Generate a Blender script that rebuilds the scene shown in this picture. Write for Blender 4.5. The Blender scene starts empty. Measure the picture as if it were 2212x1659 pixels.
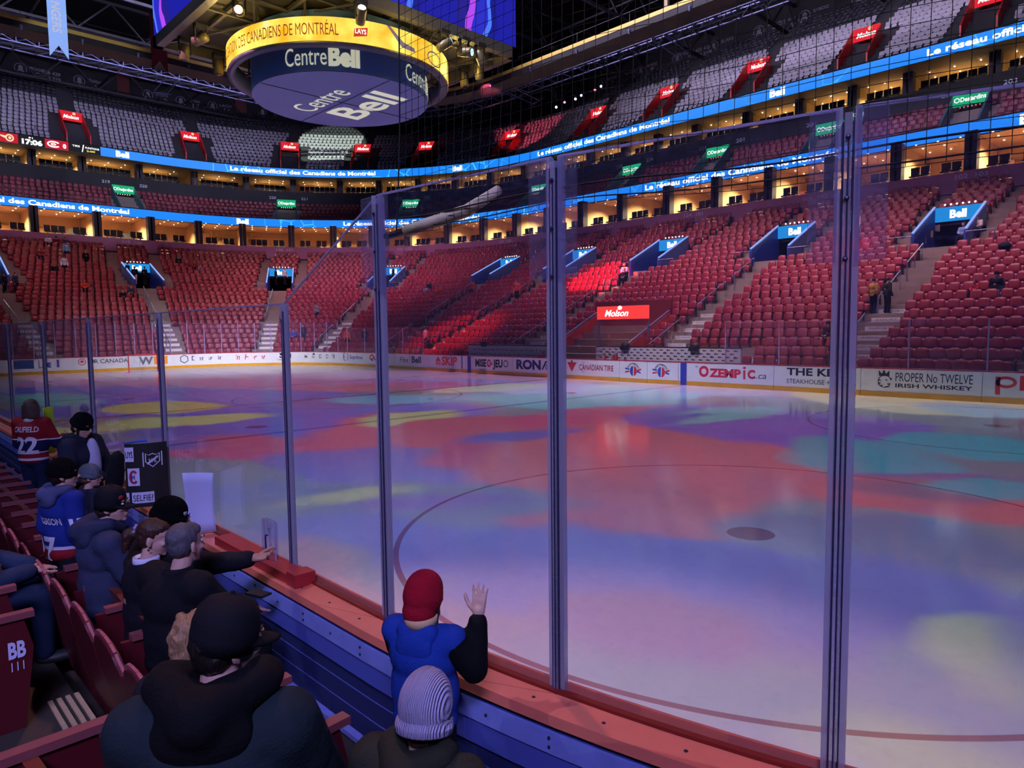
import bpy, math, random
import numpy as np
from mathutils import Vector, Matrix
random.seed(7)
PI = math.pi
SC = bpy.context.scene
COL = SC.collection

# ------------------------------------------------------------------ camera, world, exposure, big lights
def rot_rows(yaw, pitch, roll):
    cy, sy, cp, sp = math.cos(yaw), math.sin(yaw), math.cos(pitch), math.sin(pitch)
    f = np.array([sy*cp, cy*cp, sp]); r = np.array([cy, -sy, 0.0]); u = np.cross(r, f)
    c, s = math.cos(roll), math.sin(roll)
    return c*r + s*u, -s*r + c*u, f
cam_data = bpy.data.cameras.new('camera')
cam = bpy.data.objects.new('camera', cam_data); COL.objects.link(cam)
_r, _u, _f = rot_rows(math.radians(43.9387), math.radians(-4.5278), math.radians(-0.65794))
cam.matrix_world = Matrix(((_r[0], _u[0], -_f[0], -15.1286), (_r[1], _u[1], -_f[1], -25.3093), (_r[2], _u[2], -_f[2], 2.6994), (0, 0, 0, 1)))
cam_data.sensor_width = 36.0; cam_data.lens = 1507.505/2212*36.0
cam_data.clip_start = 0.05; cam_data.clip_end = 400
SC.camera = cam
SC.view_settings.view_transform = 'Standard'; SC.view_settings.look = 'None'
SC.view_settings.exposure = 0.0; SC.view_settings.gamma = 1.0; SC.view_settings.use_curve_mapping = False
SC.cycles.use_denoising = True
try: SC.cycles.denoiser = 'OPENIMAGEDENOISE'
except Exception: pass
SC.cycles.use_adaptive_sampling = True; SC.cycles.adaptive_threshold = 0.15; SC.cycles.adaptive_min_samples = 10
SC.cycles.max_bounces = 4; SC.cycles.diffuse_bounces = 2; SC.cycles.glossy_bounces = 2
SC.cycles.transmission_bounces = 3; SC.cycles.transparent_max_bounces = 24
SC.cycles.sample_clamp_indirect = 3.0
SC.cycles.caustics_reflective = False; SC.cycles.caustics_refractive = False

world = bpy.data.worlds.new('arena_air'); SC.world = world; world.use_nodes = True
world.node_tree.nodes['Background'].inputs[0].default_value = (0.25, 0.22, 0.75, 1)
world.node_tree.nodes['Background'].inputs[1].default_value = 0.02

def light(name, kind, loc, target, energy, color, size=1.0, size_y=None, spot=None, blend=0.3, spread=75):
    d = bpy.data.lights.new(name, kind); d.energy = energy; d.color = color
    if kind == 'AREA':
        d.shape = 'RECTANGLE' if size_y else 'DISK'; d.size = size
        if size_y: d.size_y = size_y
        d.spread = math.radians(spread)
    else:
        d.shadow_soft_size = size
    if kind == 'SPOT': d.spot_size = math.radians(spot); d.spot_blend = blend
    o = bpy.data.objects.new(name, d); COL.objects.link(o); o.location = loc
    if target is not None:
        o.rotation_euler = (Vector(target) - Vector(loc)).to_track_quat('-Z', 'Y').to_euler()
    return o
# washes hung from the catwalk ring, then near lamps and added fills
light('wash_side_stand', 'AREA', (17, -3, 27.5), (25.5, -4, 5), 3200, (1, .62, .74), 38, 4, spread=70)
light('wash_corner_stand', 'AREA', (14, 28, 27.5), (24, 38, 6), 1600, (1, .5, .66), 18, 4, spread=70)
light('wash_end_stand', 'AREA', (-2, 33, 27.5), (1, 45, 6), 650, (1, .5, .55), 26, 4, spread=75)
light('wash_upper_side', 'AREA', (26, 2, 31), (47, 0, 25.5), 3400, (.8, .7, 1), 40, 3, spread=80)
light('wash_upper_end', 'AREA', (4, 40, 31), (8, 63, 25.5), 2600, (.66, .62, 1), 40, 3, spread=80)
light('near_ribbon_fill', 'AREA', (-20.5, -30, 11), (-13.4, -20, .6), 210, (.46, .44, 1), 6, 1.5, spread=60)  # added fill strengthening the blue ribbon glow from behind the camera
light('wash_boards', 'AREA', (-6, -4, 25), (13, 2, .5), 1500, (.85, .8, 1), 10, 6, spread=60)
light('end_boards_fill', 'AREA', (-2, 6, 26), (6, 30, .4), 1500, (.9, .85, 1), 8, 5, spread=40)  # added fill, only there to brighten the far end boards
light('cap_spot', 'SPOT', (-8.5, -12, 21), (-13.1, -22.6, 1.1), 6500, (1, .45, .35), .25, spot=26, blend=.6)
light('row_spot', 'SPOT', (-19, -13, 15), (-14.6, -21.8, .6), 260, (1, .62, .42), .1, spot=13, blend=.7)
light('rear_row_spot', 'SPOT', (-15.5, -22, 8.5), (-19.0, -24.0, 2.6), 16000, (1, .5, .36), .2, spot=44, blend=.5)
light('pennant_fill', 'SPOT', (-6, 14, 25), (-2, 30, 23.5), 9000, (.8, .85, 1), .2, spot=26)  # added fill; the pennants have no spot of their own, only spill
# show spots on the stands
light('red_spot', 'SPOT', (0, 1, 27), (26.3, 7.9, 6.3), 200000, (1, .03, .08), .1, spot=9, blend=.15)
light('white_pin_spot', 'SPOT', (0, 2, 27), (24.9, 6.2, 5.6), 45000, (.85, 1, .8), .05, spot=2.6, blend=.3)
light('red_pool_low', 'SPOT', (-3, 14, 27), (17.5, 14.5, 2), 60000, (1, .1, .1), .1, spot=17, blend=.8)
light('red_pin_spot', 'SPOT', (4, -8, 27), (28.2, -9.6, 7.2), 30000, (1, .03, .12), .05, spot=4.5, blend=.3)
light('green_white_spot', 'SPOT', (3, 22, 30.6), (34.0, 60.0, 27), 230000, (.78, 1, .72), .1, spot=11, blend=.2)
light('red_upper_spot', 'SPOT', (29, 25, 25.5), (47.5, 36.5, 27.8), 22000, (1, .12, .2), .1, spot=24, blend=.3)
light('blue_club_spot', 'SPOT', (2, -4, 25), (42.3, -6.6, 17), 45000, (.1, .3, 1), .05, spot=4.5, blend=.4)

# ------------------------------------------------------------------ colours and materials
def lin(c): return c/12.92 if c < .04045 else ((c + .055)/1.055)**2.4
def C(h): return tuple(lin(int(h[i:i+2], 16)/255) for i in (0, 2, 4))
MATS = {}
def M(name, col=(.5, .5, .5), rough=.6, metal=0.0, em=None, ems=0.0, var=0.0, vscale=8.0, bump=0.0, bscale=60.0, spec=.5, coat=0.0):
    if name in MATS: return MATS[name]
    m = bpy.data.materials.new(name); m.use_nodes = True; MATS[name] = m
    nt = m.node_tree; b = nt.nodes['Principled BSDF']
    b.inputs['Base Color'].default_value = (*col, 1); b.inputs['Roughness'].default_value = rough
    b.inputs['Metallic'].default_value = metal; b.inputs['Specular IOR Level'].default_value = spec
    if coat: b.inputs['Coat Weight'].default_value = coat
    if em: b.inputs['Emission Color'].default_value = (*em, 1); b.inputs['Emission Strength'].default_value = ems
    if var or bump:
        tc = nt.nodes.new('ShaderNodeTexCoord')
    if var:
        n = nt.nodes.new('ShaderNodeTexNoise'); n.inputs['Scale'].default_value = vscale; n.inputs['Detail'].default_value = 4
        mx = nt.nodes.new('ShaderNodeMix'); mx.data_type = 'RGBA'
        mx.inputs[6].default_value = (*[c*(1-var) for c in col], 1); mx.inputs[7].default_value = (*[min(1, c*(1+var)) for c in col], 1)
        nt.links.new(tc.outputs['Object'], n.inputs['Vector']); nt.links.new(n.outputs['Fac'], mx.inputs[0])
        nt.links.new(mx.outputs[2], b.inputs['Base Color'])
    if bump:
        n = nt.nodes.new('ShaderNodeTexNoise'); n.inputs['Scale'].default_value = bscale; n.inputs['Detail'].default_value = 3
        bp = nt.nodes.new('ShaderNodeBump'); bp.inputs['Strength'].default_value = bump; bp.inputs['Distance'].default_value = .01
        nt.links.new(tc.outputs['Object'], n.inputs['Vector']); nt.links.new(n.outputs['Fac'], bp.inputs['Height'])
        nt.links.new(bp.outputs['Normal'], b.inputs['Normal'])
    return m
def glass_mat(name, tint=(.97, .97, 1), film=.03, filmcol=(.6, .55, .9), scratch=0.0, refl=1.0):
    """thin clear sheet: see-through, mirror reflection by Fresnel, a faint scuffed film"""
    if name in MATS: return MATS[name]
    m = bpy.data.materials.new(name); m.use_nodes = True; MATS[name] = m
    nt = m.node_tree; nt.nodes.remove(nt.nodes['Principled BSDF']); out = nt.nodes['Material Output']
    tr = nt.nodes.new('ShaderNodeBsdfTransparent'); tr.inputs[0].default_value = (*tint, 1)
    gl = nt.nodes.new('ShaderNodeBsdfGlossy'); gl.inputs['Roughness'].default_value = .015
    df = nt.nodes.new('ShaderNodeBsdfDiffuse'); df.inputs[0].default_value = (*filmcol, 1)
    lw = nt.nodes.new('ShaderNodeLayerWeight'); lw.inputs[0].default_value = .5
    pw = nt.nodes.new('ShaderNodeMath'); pw.operation = 'POWER'; pw.inputs[1].default_value = 5; nt.links.new(lw.outputs['Facing'], pw.inputs[0])
    mu = nt.nodes.new('ShaderNodeMath'); mu.operation = 'MULTIPLY_ADD'; mu.inputs[1].default_value = .9*refl; mu.inputs[2].default_value = .035*refl
    m1 = nt.nodes.new('ShaderNodeMixShader'); m2 = nt.nodes.new('ShaderNodeMixShader')
    nt.links.new(pw.outputs[0], mu.inputs[0])
    m1.inputs[0].default_value = film
    if scratch:
        tc = nt.nodes.new('ShaderNodeTexCoord'); mp = nt.nodes.new('ShaderNodeMapping'); mp.inputs['Scale'].default_value = (3, 3, 9)
        no = nt.nodes.new('ShaderNodeTexNoise'); no.inputs['Scale'].default_value = 6; no.inputs['Detail'].default_value = 8; no.inputs['Roughness'].default_value = .75
        mr = nt.nodes.new('ShaderNodeMapRange'); mr.inputs[1].default_value = .5; mr.inputs[2].default_value = .8
        mr.inputs[3].default_value = film; mr.inputs[4].default_value = film + scratch
        nt.links.new(tc.outputs['Object'], mp.inputs[0]); nt.links.new(mp.outputs[0], no.inputs['Vector'])
        nt.links.new(no.outputs['Fac'], mr.inputs[0]); nt.links.new(mr.outputs[0], m1.inputs[0])
    nt.links.new(tr.outputs[0], m1.inputs[1]); nt.links.new(df.outputs[0], m1.inputs[2])
    nt.links.new(mu.outputs[0], m2.inputs[0]); nt.links.new(m1.outputs[0], m2.inputs[1]); nt.links.new(gl.outputs[0], m2.inputs[2])
    nt.links.new(m2.outputs[0], out.inputs['Surface'])
    return m
def E(name, col, s): return M(name, (0, 0, 0), 1, em=col, ems=s)

# ------------------------------------------------------------------ mesh helpers
class MB:
    def __init__(s): s.v = []; s.f = []; s.T = None
    def add(s, V, F):
        o = len(s.v)
        if s.T is not None: V = [tuple(s.T @ Vector(p)) for p in V]
        s.v += [tuple(p) for p in V]; s.f += [tuple(i+o for i in f) for f in F]; return s
    def box(s, c, d, rz=0.0, R=None):
        x, y, z = d[0]/2, d[1]/2, d[2]/2
        V = [Vector(p) for p in ((-x,-y,-z),(x,-y,-z),(x,y,-z),(-x,y,-z),(-x,-y,z),(x,-y,z),(x,y,z),(-x,y,z))]
        if rz: R = Matrix.Rotation(rz, 3, 'Z')
        if R is not None: V = [R @ p for p in V]
        V = [p + Vector(c) for p in V]
        return s.add(V, [(0,3,2,1),(4,5,6,7),(0,1,5,4),(1,2,6,5),(2,3,7,6),(3,0,4,7)])
    def bar(s, a, b, w, h=None, up=(0,0,1)):
        """rectangular bar between two points"""
        a, b = Vector(a), Vector(b); h = h or w; d = (b-a).normalized(); u = Vector(up)
        if abs(d.dot(u)) > .98: u = Vector((1,0,0))
        x = d.cross(u).normalized(); z = x.cross(d)
        V = [p + x*i*w/2 + z*j*h/2 for p in (a, b) for i, j in ((-1,-1),(1,-1),(1,1),(-1,1))]
        return s.add(V, [(3,2,1,0),(4,5,6,7),(0,1,5,4),(1,2,6,5),(2,3,7,6),(3,0,4,7)])
    def tube(s, pts, r, n=8, caps=True):
        pts = [Vector(p) for p in pts]; k = len(pts)
        rr = r if hasattr(r, '__len__') else [r]*k
        V = []; F = []; ref = Vector((0,0,1))
        d0 = (pts[1]-pts[0]).normalized()
        if abs(d0.dot(ref)) > .9: ref = Vector((1,0,0))
        for i, p in enumerate(pts):
            d = (pts[min(i+1, k-1)] - pts[max(i-1, 0)]).normalized()
            x = d.cross(ref)
            if x.length < 1e-4: x = d.orthogonal()
            x.normalize(); y = d.cross(x); ref = -(y if False else (x.cross(d)))*-1
            ref = x.cross(d)
            V += [p + (x*math.cos(2*PI*j/n) + y*math.sin(2*PI*j/n))*rr[i] for j in range(n)]
        for i in range(k-1):
            F += [(i*n+j, i*n+(j+1) % n, (i+1)*n+(j+1) % n, (i+1)*n+j) for j in range(n)]
        if caps: F += [tuple(range(n-1, -1, -1)), tuple((k-1)*n+j for j in range(n))]
        return s.add(V, F)
    def lathe(s, prof, n=24, c=(0,0,0), close=True):
        V = []; F = []; k = len(prof)
        for j in range(n):
            a = 2*PI*j/n
            V += [(c[0]+r*math.cos(a), c[1]+r*math.sin(a), c[2]+z) for r, z in prof]
        for j in range(n):
            q = (j+1) % n
            F += [(j*k+i, q*k+i, q*k+i+1, j*k+i+1) for i in range(k-1)]
        if close:
            F.append(tuple(j*k for j in range(n-1, -1, -1))); F.append(tuple(j*k+k-1 for j in range(n)))
        return s.add(V, F)
    def ball(s, c, r, n=16, m=10, R=None):
        r = r if hasattr(r, '__len__') else (r, r, r)
        V = [Vector((0,0,r[2]))]; F = []
        for i in range(1, m):
            t = PI*i/m
            V += [Vector((r[0]*math.sin(t)*math.cos(2*PI*j/n), r[1]*math.sin(t)*math.sin(2*PI*j/n), r[2]*math.cos(t))) for j in range(n)]
        V.append(Vector((0,0,-r[2]))); L = len(V)-1
        for j in range(n): F += [(0, 1+j, 1+(j+1) % n), (L, L-n+(j+1) % n, L-n+j)]
        for i in range(m-2): F += [(1+i*n+j, 1+(i+1)*n+j, 1+(i+1)*n+(j+1) % n, 1+i*n+(j+1) % n) for j in range(n)]
        if R is not None: V = [R @ p for p in V]
        return s.add([p + Vector(c) for p in V], F)
    def capsule(s, a, ra, b, rb, n=14):
        """closed tapered limb segment"""
        a, b = Vector(a), Vector(b); d = b-a; L = d.length
        if L < 1e-5: return s.ball(a, ra)
        d /= L; x = d.orthogonal().normalized(); y = d.cross(x); rings = []
        for t in (85, 60, 30, 0): rings.append((a - d*ra*math.sin(math.radians(t)), ra*math.cos(math.radians(t))))
        for t in (0, 30, 60, 85): rings.append((b + d*rb*math.sin(math.radians(t)), rb*math.cos(math.radians(t))))
        V = []; F = []; k = len(rings)
        for c, r in rings: V += [c + (x*math.cos(2*PI*j/n) + y*math.sin(2*PI*j/n))*r for j in range(n)]
        for i in range(k-1): F += [(i*n+j, i*n+(j+1) % n, (i+1)*n+(j+1) % n, (i+1)*n+j) for j in range(n)]
        F += [tuple(range(n-1, -1, -1)), tuple((k-1)*n+j for j in range(n))]
        return s.add(V, F)
    def prism(s, poly, ax, a, b):
        """extrude polygon along axis: ax='x' poly=(y,z); 'y' poly=(x,z); 'z' poly=(x,y)"""
        f = {'x': lambda p, t: (t, p[0], p[1]), 'y': lambda p, t: (p[0], t, p[1]), 'z': lambda p, t: (p[0], p[1], t)}[ax]
        n = len(poly); V = [f(p, a) for p in poly] + [f(p, b) for p in poly]
        F = [tuple(range(n-1, -1, -1)), tuple(range(n, 2*n))] + [(i, (i+1) % n, n+(i+1) % n, n+i) for i in range(n)]
        return s.add(V, F)
    def sheet(s, rows, closed=False, thick=None):
        """grid of points -> quads"""
        n = len(rows[0]); V = [p for r in rows for p in r]
        F = [(i*n+j, i*n+j+1, (i+1)*n+j+1, (i+1)*n+j) for i in range(len(rows)-1) for j in range(n-1)]
        return s.add(V, F)
    def mesh(s, name, smooth=False):
        m = bpy.data.meshes.new(name); m.from_pydata(s.v, [], s.f); m.update()
        if smooth: m.polygons.foreach_set('use_smooth', [True]*len(m.polygons))
        return m
def obj(name, mb, mat=None, parent=None, loc=None, rz=None, label=None, cat=None, group=None, kind=None, smooth=False, mods=()):
    me = mb.mesh(name, smooth) if isinstance(mb, MB) else mb
    o = bpy.data.objects.new(name, me); COL.objects.link(o)
    if mat is not None and isinstance(me, bpy.types.Mesh) and not me.materials: me.materials.append(mat)
    if parent is not None: o.parent = parent
    if loc is not None: o.location = loc
    if rz is not None: o.rotation_euler = (0, 0, rz)
    return tag(o, label, cat, group, kind)
def tag(o, label=None, cat=None, group=None, kind=None):
    if label: o['label'] = label
    if cat: o['category'] = cat
    if group: o['group'] = group
    if kind: o['kind'] = kind
    return o
def thing(name, label, cat, loc=(0,0,0), rz=0.0, group=None):
    o = bpy.data.objects.new(name, None); COL.objects.link(o); o.empty_display_size = .1
    o.location = loc; o.rotation_euler = (0, 0, rz)
    return tag(o, label, cat, group)
def dup(root, loc=None, rz=None, label=None, group=None):
    r = root.copy(); COL.objects.link(r)
    if loc is not None: r.location = loc
    if rz is not None: r.rotation_euler = (0, 0, rz)
    if label: r['label'] = label
    if group: r['group'] = group
    for ch in list(root.children):
        c = ch.copy(); COL.objects.link(c); c.parent = r
        for g in list(ch.children):
            e = g.copy(); COL.objects.link(e); e.parent = c
    return r
def tiled(name, tmpl, places, mat):
    """one mesh holding many copies of a small template; places = (x, y, z, rz)"""
    V = np.array(tmpl.v, dtype=np.float32); n = len(V); P = np.array(places, dtype=np.float32); k = len(P)
    c, s = np.cos(P[:, 3])[:, None], np.sin(P[:, 3])[:, None]
    X = V[None, :, 0]*c - V[None, :, 1]*s + P[:, 0:1]; Y = V[None, :, 0]*s + V[None, :, 1]*c + P[:, 1:2]; Z = V[None, :, 2] + P[:, 2:3]
    co = np.stack([X, Y, Z], 2).reshape(-1)
    fl = np.array([i for f in tmpl.f for i in f], dtype=np.int32); ft = np.array([len(f) for f in tmpl.f], dtype=np.int32)
    loops = (fl[None] + (np.arange(k, dtype=np.int32)*n)[:, None]).reshape(-1)
    tot = np.tile(ft, k); start = np.concatenate([[0], np.cumsum(tot)[:-1]]).astype(np.int32)
    m = bpy.data.meshes.new(name); m.vertices.add(n*k); m.vertices.foreach_set('co', co)
    m.loops.add(len(loops)); m.loops.foreach_set('vertex_index', loops)
    m.polygons.add(len(tot)); m.polygons.foreach_set('loop_start', start)
    m.update(calc_edges=True); m.validate()
    return m

# ------------------------------------------------------------------ lettering
_TG = {}
def _raw(text, bold, shear):
    cu = bpy.data.curves.new('lettering', 'FONT'); cu.body = text; cu.size = 1; cu.offset = bold; cu.shear = shear; cu.resolution_u = 3
    o = bpy.data.objects.new('lettering', cu); COL.objects.link(o)
    dg = bpy.context.evaluated_depsgraph_get(); me = bpy.data.meshes.new_from_object(o.evaluated_get(dg))
    V = [(v.co.x, v.co.y) for v in me.vertices]; F = [tuple(p.vertices) for p in me.polygons]
    bpy.data.objects.remove(o); bpy.data.curves.remove(cu); bpy.data.meshes.remove(me)
    return V, F
CAPH = max(p[1] for p in _raw('H', 0, 0)[0])
def tgeo(text, bold=0.0, shear=0.0):
    """flat letter outlines: vertices scaled so that a capital is 1 high, x from 0 to width"""
    key = (text, bold, shear)
    if key not in _TG:
        V, F = _raw(*key); x0 = min(p[0] for p in V)
        V = [((x-x0)/CAPH, y/CAPH) for x, y in V]
        _TG[key] = (V, F, max(p[0] for p in V))
    return _TG[key]
def put_text(mb, text, fn, x0, x1, z0, z1, bold=0.0, shear=0.0, fit=True):
    """text laid between x0..x1 with capitals from z0 to z1; fn(x,z)->3-D point"""
    V, F, w = tgeo(text, bold, shear)
    h = z1-z0; k = (x1-x0)/w if fit else h*(1 if x1 > x0 else -1)
    mb.add([fn(x0+x*k, z0+y*h) for x, y in V], F)
def shape(mb, pts, fn):
    mb.add([fn(x, z) for x, z in pts], [tuple(range(len(pts)))])
def ring_shape(mb, cx, cz, rx, rz, w, fn, a0=0, a1=360, n=28):
    V = []; F = []
    for i in range(n+1):
        a = math.radians(a0+(a1-a0)*i/n)
        V += [fn(cx+rx*math.cos(a), cz+rz*math.sin(a)), fn(cx+(rx-w)*math.cos(a), cz+(rz-w)*math.sin(a))]
    F = [(2*i, 2*i+2, 2*i+3, 2*i+1) for i in range(n)]
    mb.add(V, F)
def disc_shape(mb, cx, cz, rx, rz, fn, n=20):
    shape(mb, [(cx+rx*math.cos(2*PI*i/n), cz+rz*math.sin(2*PI*i/n)) for i in range(n)], fn)

# ------------------------------------------------------------------ plan of the bowl: rounded rectangles d metres outside the ice
HX, HY, RC = 12.95, 30.48, 8.53
def Rd(d): return RC + .76*d
def dims(d): R = Rd(d); return HX+d-R, HY+d-R, R      # half straight end, half straight side, corner radius
def per(d): cx, cy, R = dims(d); return 4*cx + 4*cy + 2*PI*R
def P(d, s):
    """point and outward normal at arc length s (0 = middle of the far side, growing towards the far end)"""
    cx, cy, R = dims(d); q = PI*R/2; L = 4*cx+4*cy+4*q; s = (s+cy) % L
    segs = ((2*cy, 0), (q, 1), (2*cx, 0), (q, 1), (2*cy, 0), (q, 1), (2*cx, 0), (q, 1))
    i = 0
    while s > segs[i][0]: s -= segs[i][0]; i += 1
    W, H = HX+d, HY+d
    if i == 0: return (W, -cy+s, 1, 0)
    if i == 2: return (cx-s, H, 0, 1)
    if i == 4: return (-W, cy-s, -1, 0)
    if i == 6: return (-cx+s, -H, 0, -1)
    a = s/R + (0, 0, 0, PI/2, 0, PI, 0, 1.5*PI)[i]; ox, oy = ((cx, cy), (-cx, cy), (-cx, -cy), (cx, -cy))[(i-1)//2]
    return (ox+R*math.cos(a), oy+R*math.sin(a), math.cos(a), math.sin(a))
def PU(d, u):
    """u: one unit per straight or corner, so that the same u is abreast at every d"""
    cx, cy, R = dims(d); q = PI*R/2; seg = [2*cy, q, 2*cx, q, 2*cy, q, 2*cx, q]
    u = u % 8; i = int(u); return P(d, -cy + sum(seg[:i]) + (u-i)*seg[i])
def s_of_y_left(d, y):
    """arc length of the point of the near side (x<0) at this y"""
    cx, cy, R = dims(d); q = PI*R/2; return -cy + 2*cy + q + 2*cx + q + (cy - y)
def sweep(prof, us, flip=False):
    """surface through profile points (d, z) along u samples"""
    mb = MB(); rows = []
    for d, z in prof: rows.append([(PU(d, u)[0], PU(d, u)[1], z) for u in us])
    if flip: rows = rows[::-1]
    return mb.sheet(rows)
def urange(a, b, n): return [a+(b-a)*i/n for i in range(n+1)]
def lower(d): return .4+.467*(d-1.6)
def club(d): return 14.9+.69*(d-27)
def upper(d): return 22.5+.8*(d-30.5)

# ------------------------------------------------------------------ projector throwing colour shapes on the ice
GOBO = [(4.96,12.7,20.41,6.24,2.163,0.892,0.36,0.769),
(7.3,-0.8,10.89,3.2,1.809,0.413,0.372,1.039),
(-0.36,10.88,13.59,4.17,2.17,0.77,0.17,0.563),
(-5.18,10.3,7.36,2.76,2.116,0.164,0.543,0.744),
(2.29,3.62,3.43,2.19,2.72,0.871,0.161,0.286),
(-4.33,4.51,13.6,3.87,1.896,0.064,0.107,0.866),
(-3.95,-4.83,8.06,4.4,1.234,0.029,0.089,0.777),
(-8.09,2.25,4.0,2.59,2.384,0.066,0.125,0.766),
(-1.17,-1.99,3.05,1.93,2.0,0.07,0.026,0.457),
(1.08,-3.12,3.42,1.66,2.412,0.009,0.456,0.767),
(4.36,-8.43,4.32,2.67,1.704,0.073,0.547,0.68),
(9.53,-7.98,3.41,2.44,1.111,0.271,0.649,0.859),
(6.41,-1.61,2.94,1.54,3.026,0.842,0.842,0.574),
(12.86,-9.33,5.57,2.91,1.417,0.48,0.394,1.009),
(-6.76,1.73,2.43,1.86,1.666,0.753,0.655,0.064),
(-7.51,-2.91,2.47,1.38,2.708,0.66,0.707,0.181),
(-10.59,-2.72,1.38,0.95,2.502,0.693,0.647,0.231),
(-8.85,9.04,3.89,1.6,1.601,0.096,0.66,0.711),
(-8.22,-9.52,3.61,1.52,2.083,0.629,0.04,0.148),
(-8.69,-5.49,1.56,0.88,1.648,0.08,0.063,0.582),
(-10.01,-6.89,1.8,0.6,2.224,0.134,0.095,0.619),
(-7.37,-13.74,3.05,1.7,1.948,0.147,0.108,0.569),
(-4.3,-8.77,3.37,1.58,0.853,0.663,0.089,0.174),
(-2.72,-7.87,2.05,1.29,-2.919,0.623,0.668,0.223),
(-3.05,-10.9,3.11,2.38,0.536,0.616,0.078,0.135),
(-4.58,-14.14,1.96,1.58,-3.006,0.499,0.046,0.169),
(2.42,-12.77,4.2,2.63,2.827,0.697,0.045,0.164),
(2.74,-16.17,5.07,3.26,0.809,0.168,0.069,0.561),
(3.69,-18.52,3.05,2.34,0.378,0.183,0.079,0.593),
(-3.69,-16.48,5.46,2.91,0.737,0.6,0.111,0.118),
(-7.05,-18.95,2.17,1.7,0.907,0.485,0.096,0.119),
(4.42,-14.42,2.72,1.17,2.992,0.121,0.481,0.519),
(2.33,-13.77,1.6,0.57,3.087,0.1,0.065,0.546),
(-2.7,-12.83,1.63,0.67,2.943,0.087,0.087,0.534),
(-2.37,-18.92,2.87,1.1,-2.545,0.597,0.11,0.118),
(-0.19,-20.01,2.45,1.47,-2.48,0.029,0.358,0.488),
(2.95,-21.11,1.88,1.39,0.24,0.025,0.41,0.554),
(-1.7,-21.79,1.82,0.81,2.1,0.209,0.11,0.333),
(-3.02,-21.98,1.74,1.3,1.768,0.583,0.104,0.104),
(-2.6,-21.85,1.06,0.72,2.098,0.261,0.103,0.174),
(-1.66,-22.62,0.84,0.7,-0.419,0.027,0.339,0.461),
(11.85,-17.12,4.54,3.06,-2.181,0.837,0.782,0.488),
(10.63,-19.81,2.08,1.39,-2.675,0.256,0.561,0.801),
(-8.7,-16.42,2.36,1.33,2.242,0.151,0.17,0.304),
(-9.21,-15.53,1.12,0.38,2.802,0.459,0.492,0.139),
(-8.52,-16.92,1.21,0.4,2.468,0.18,0.075,0.431),
(-10.11,-13.87,0.92,0.71,2.287,0.121,0.158,0.373),
(-10.17,-17.83,2.08,0.85,1.913,0.097,0.097,0.495),
(-8.63,-20.8,2.95,0.91,1.901,0.106,0.106,0.475),
(-5.88,-22.24,1.8,1.29,2.012,0.143,0.161,0.315),
(-10.05,-21.42,1.79,0.79,2.071,0.2,0.085,0.262),
(-11.34,-18.6,1.54,0.34,-1.673,0.378,0.188,0.188),
(-11.06,-20.67,1.03,0.45,-1.816,0.251,0.136,0.23),
(-9.73,-20.01,0.99,0.6,0.425,0.105,0.105,0.47),
(-10.48,-22.87,1.54,0.49,1.991,0.121,0.208,0.227),
(-8.07,-23.21,1.38,1.1,0.022,0.111,0.095,0.415),
(-9.15,-24.04,0.58,0.48,0.185,0.12,0.19,0.296),
(-8.29,-24.06,0.63,0.25,0.114,0.39,0.419,0.212),
(-10.23,-24.06,0.6,0.39,2.213,0.387,0.416,0.194)]
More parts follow.
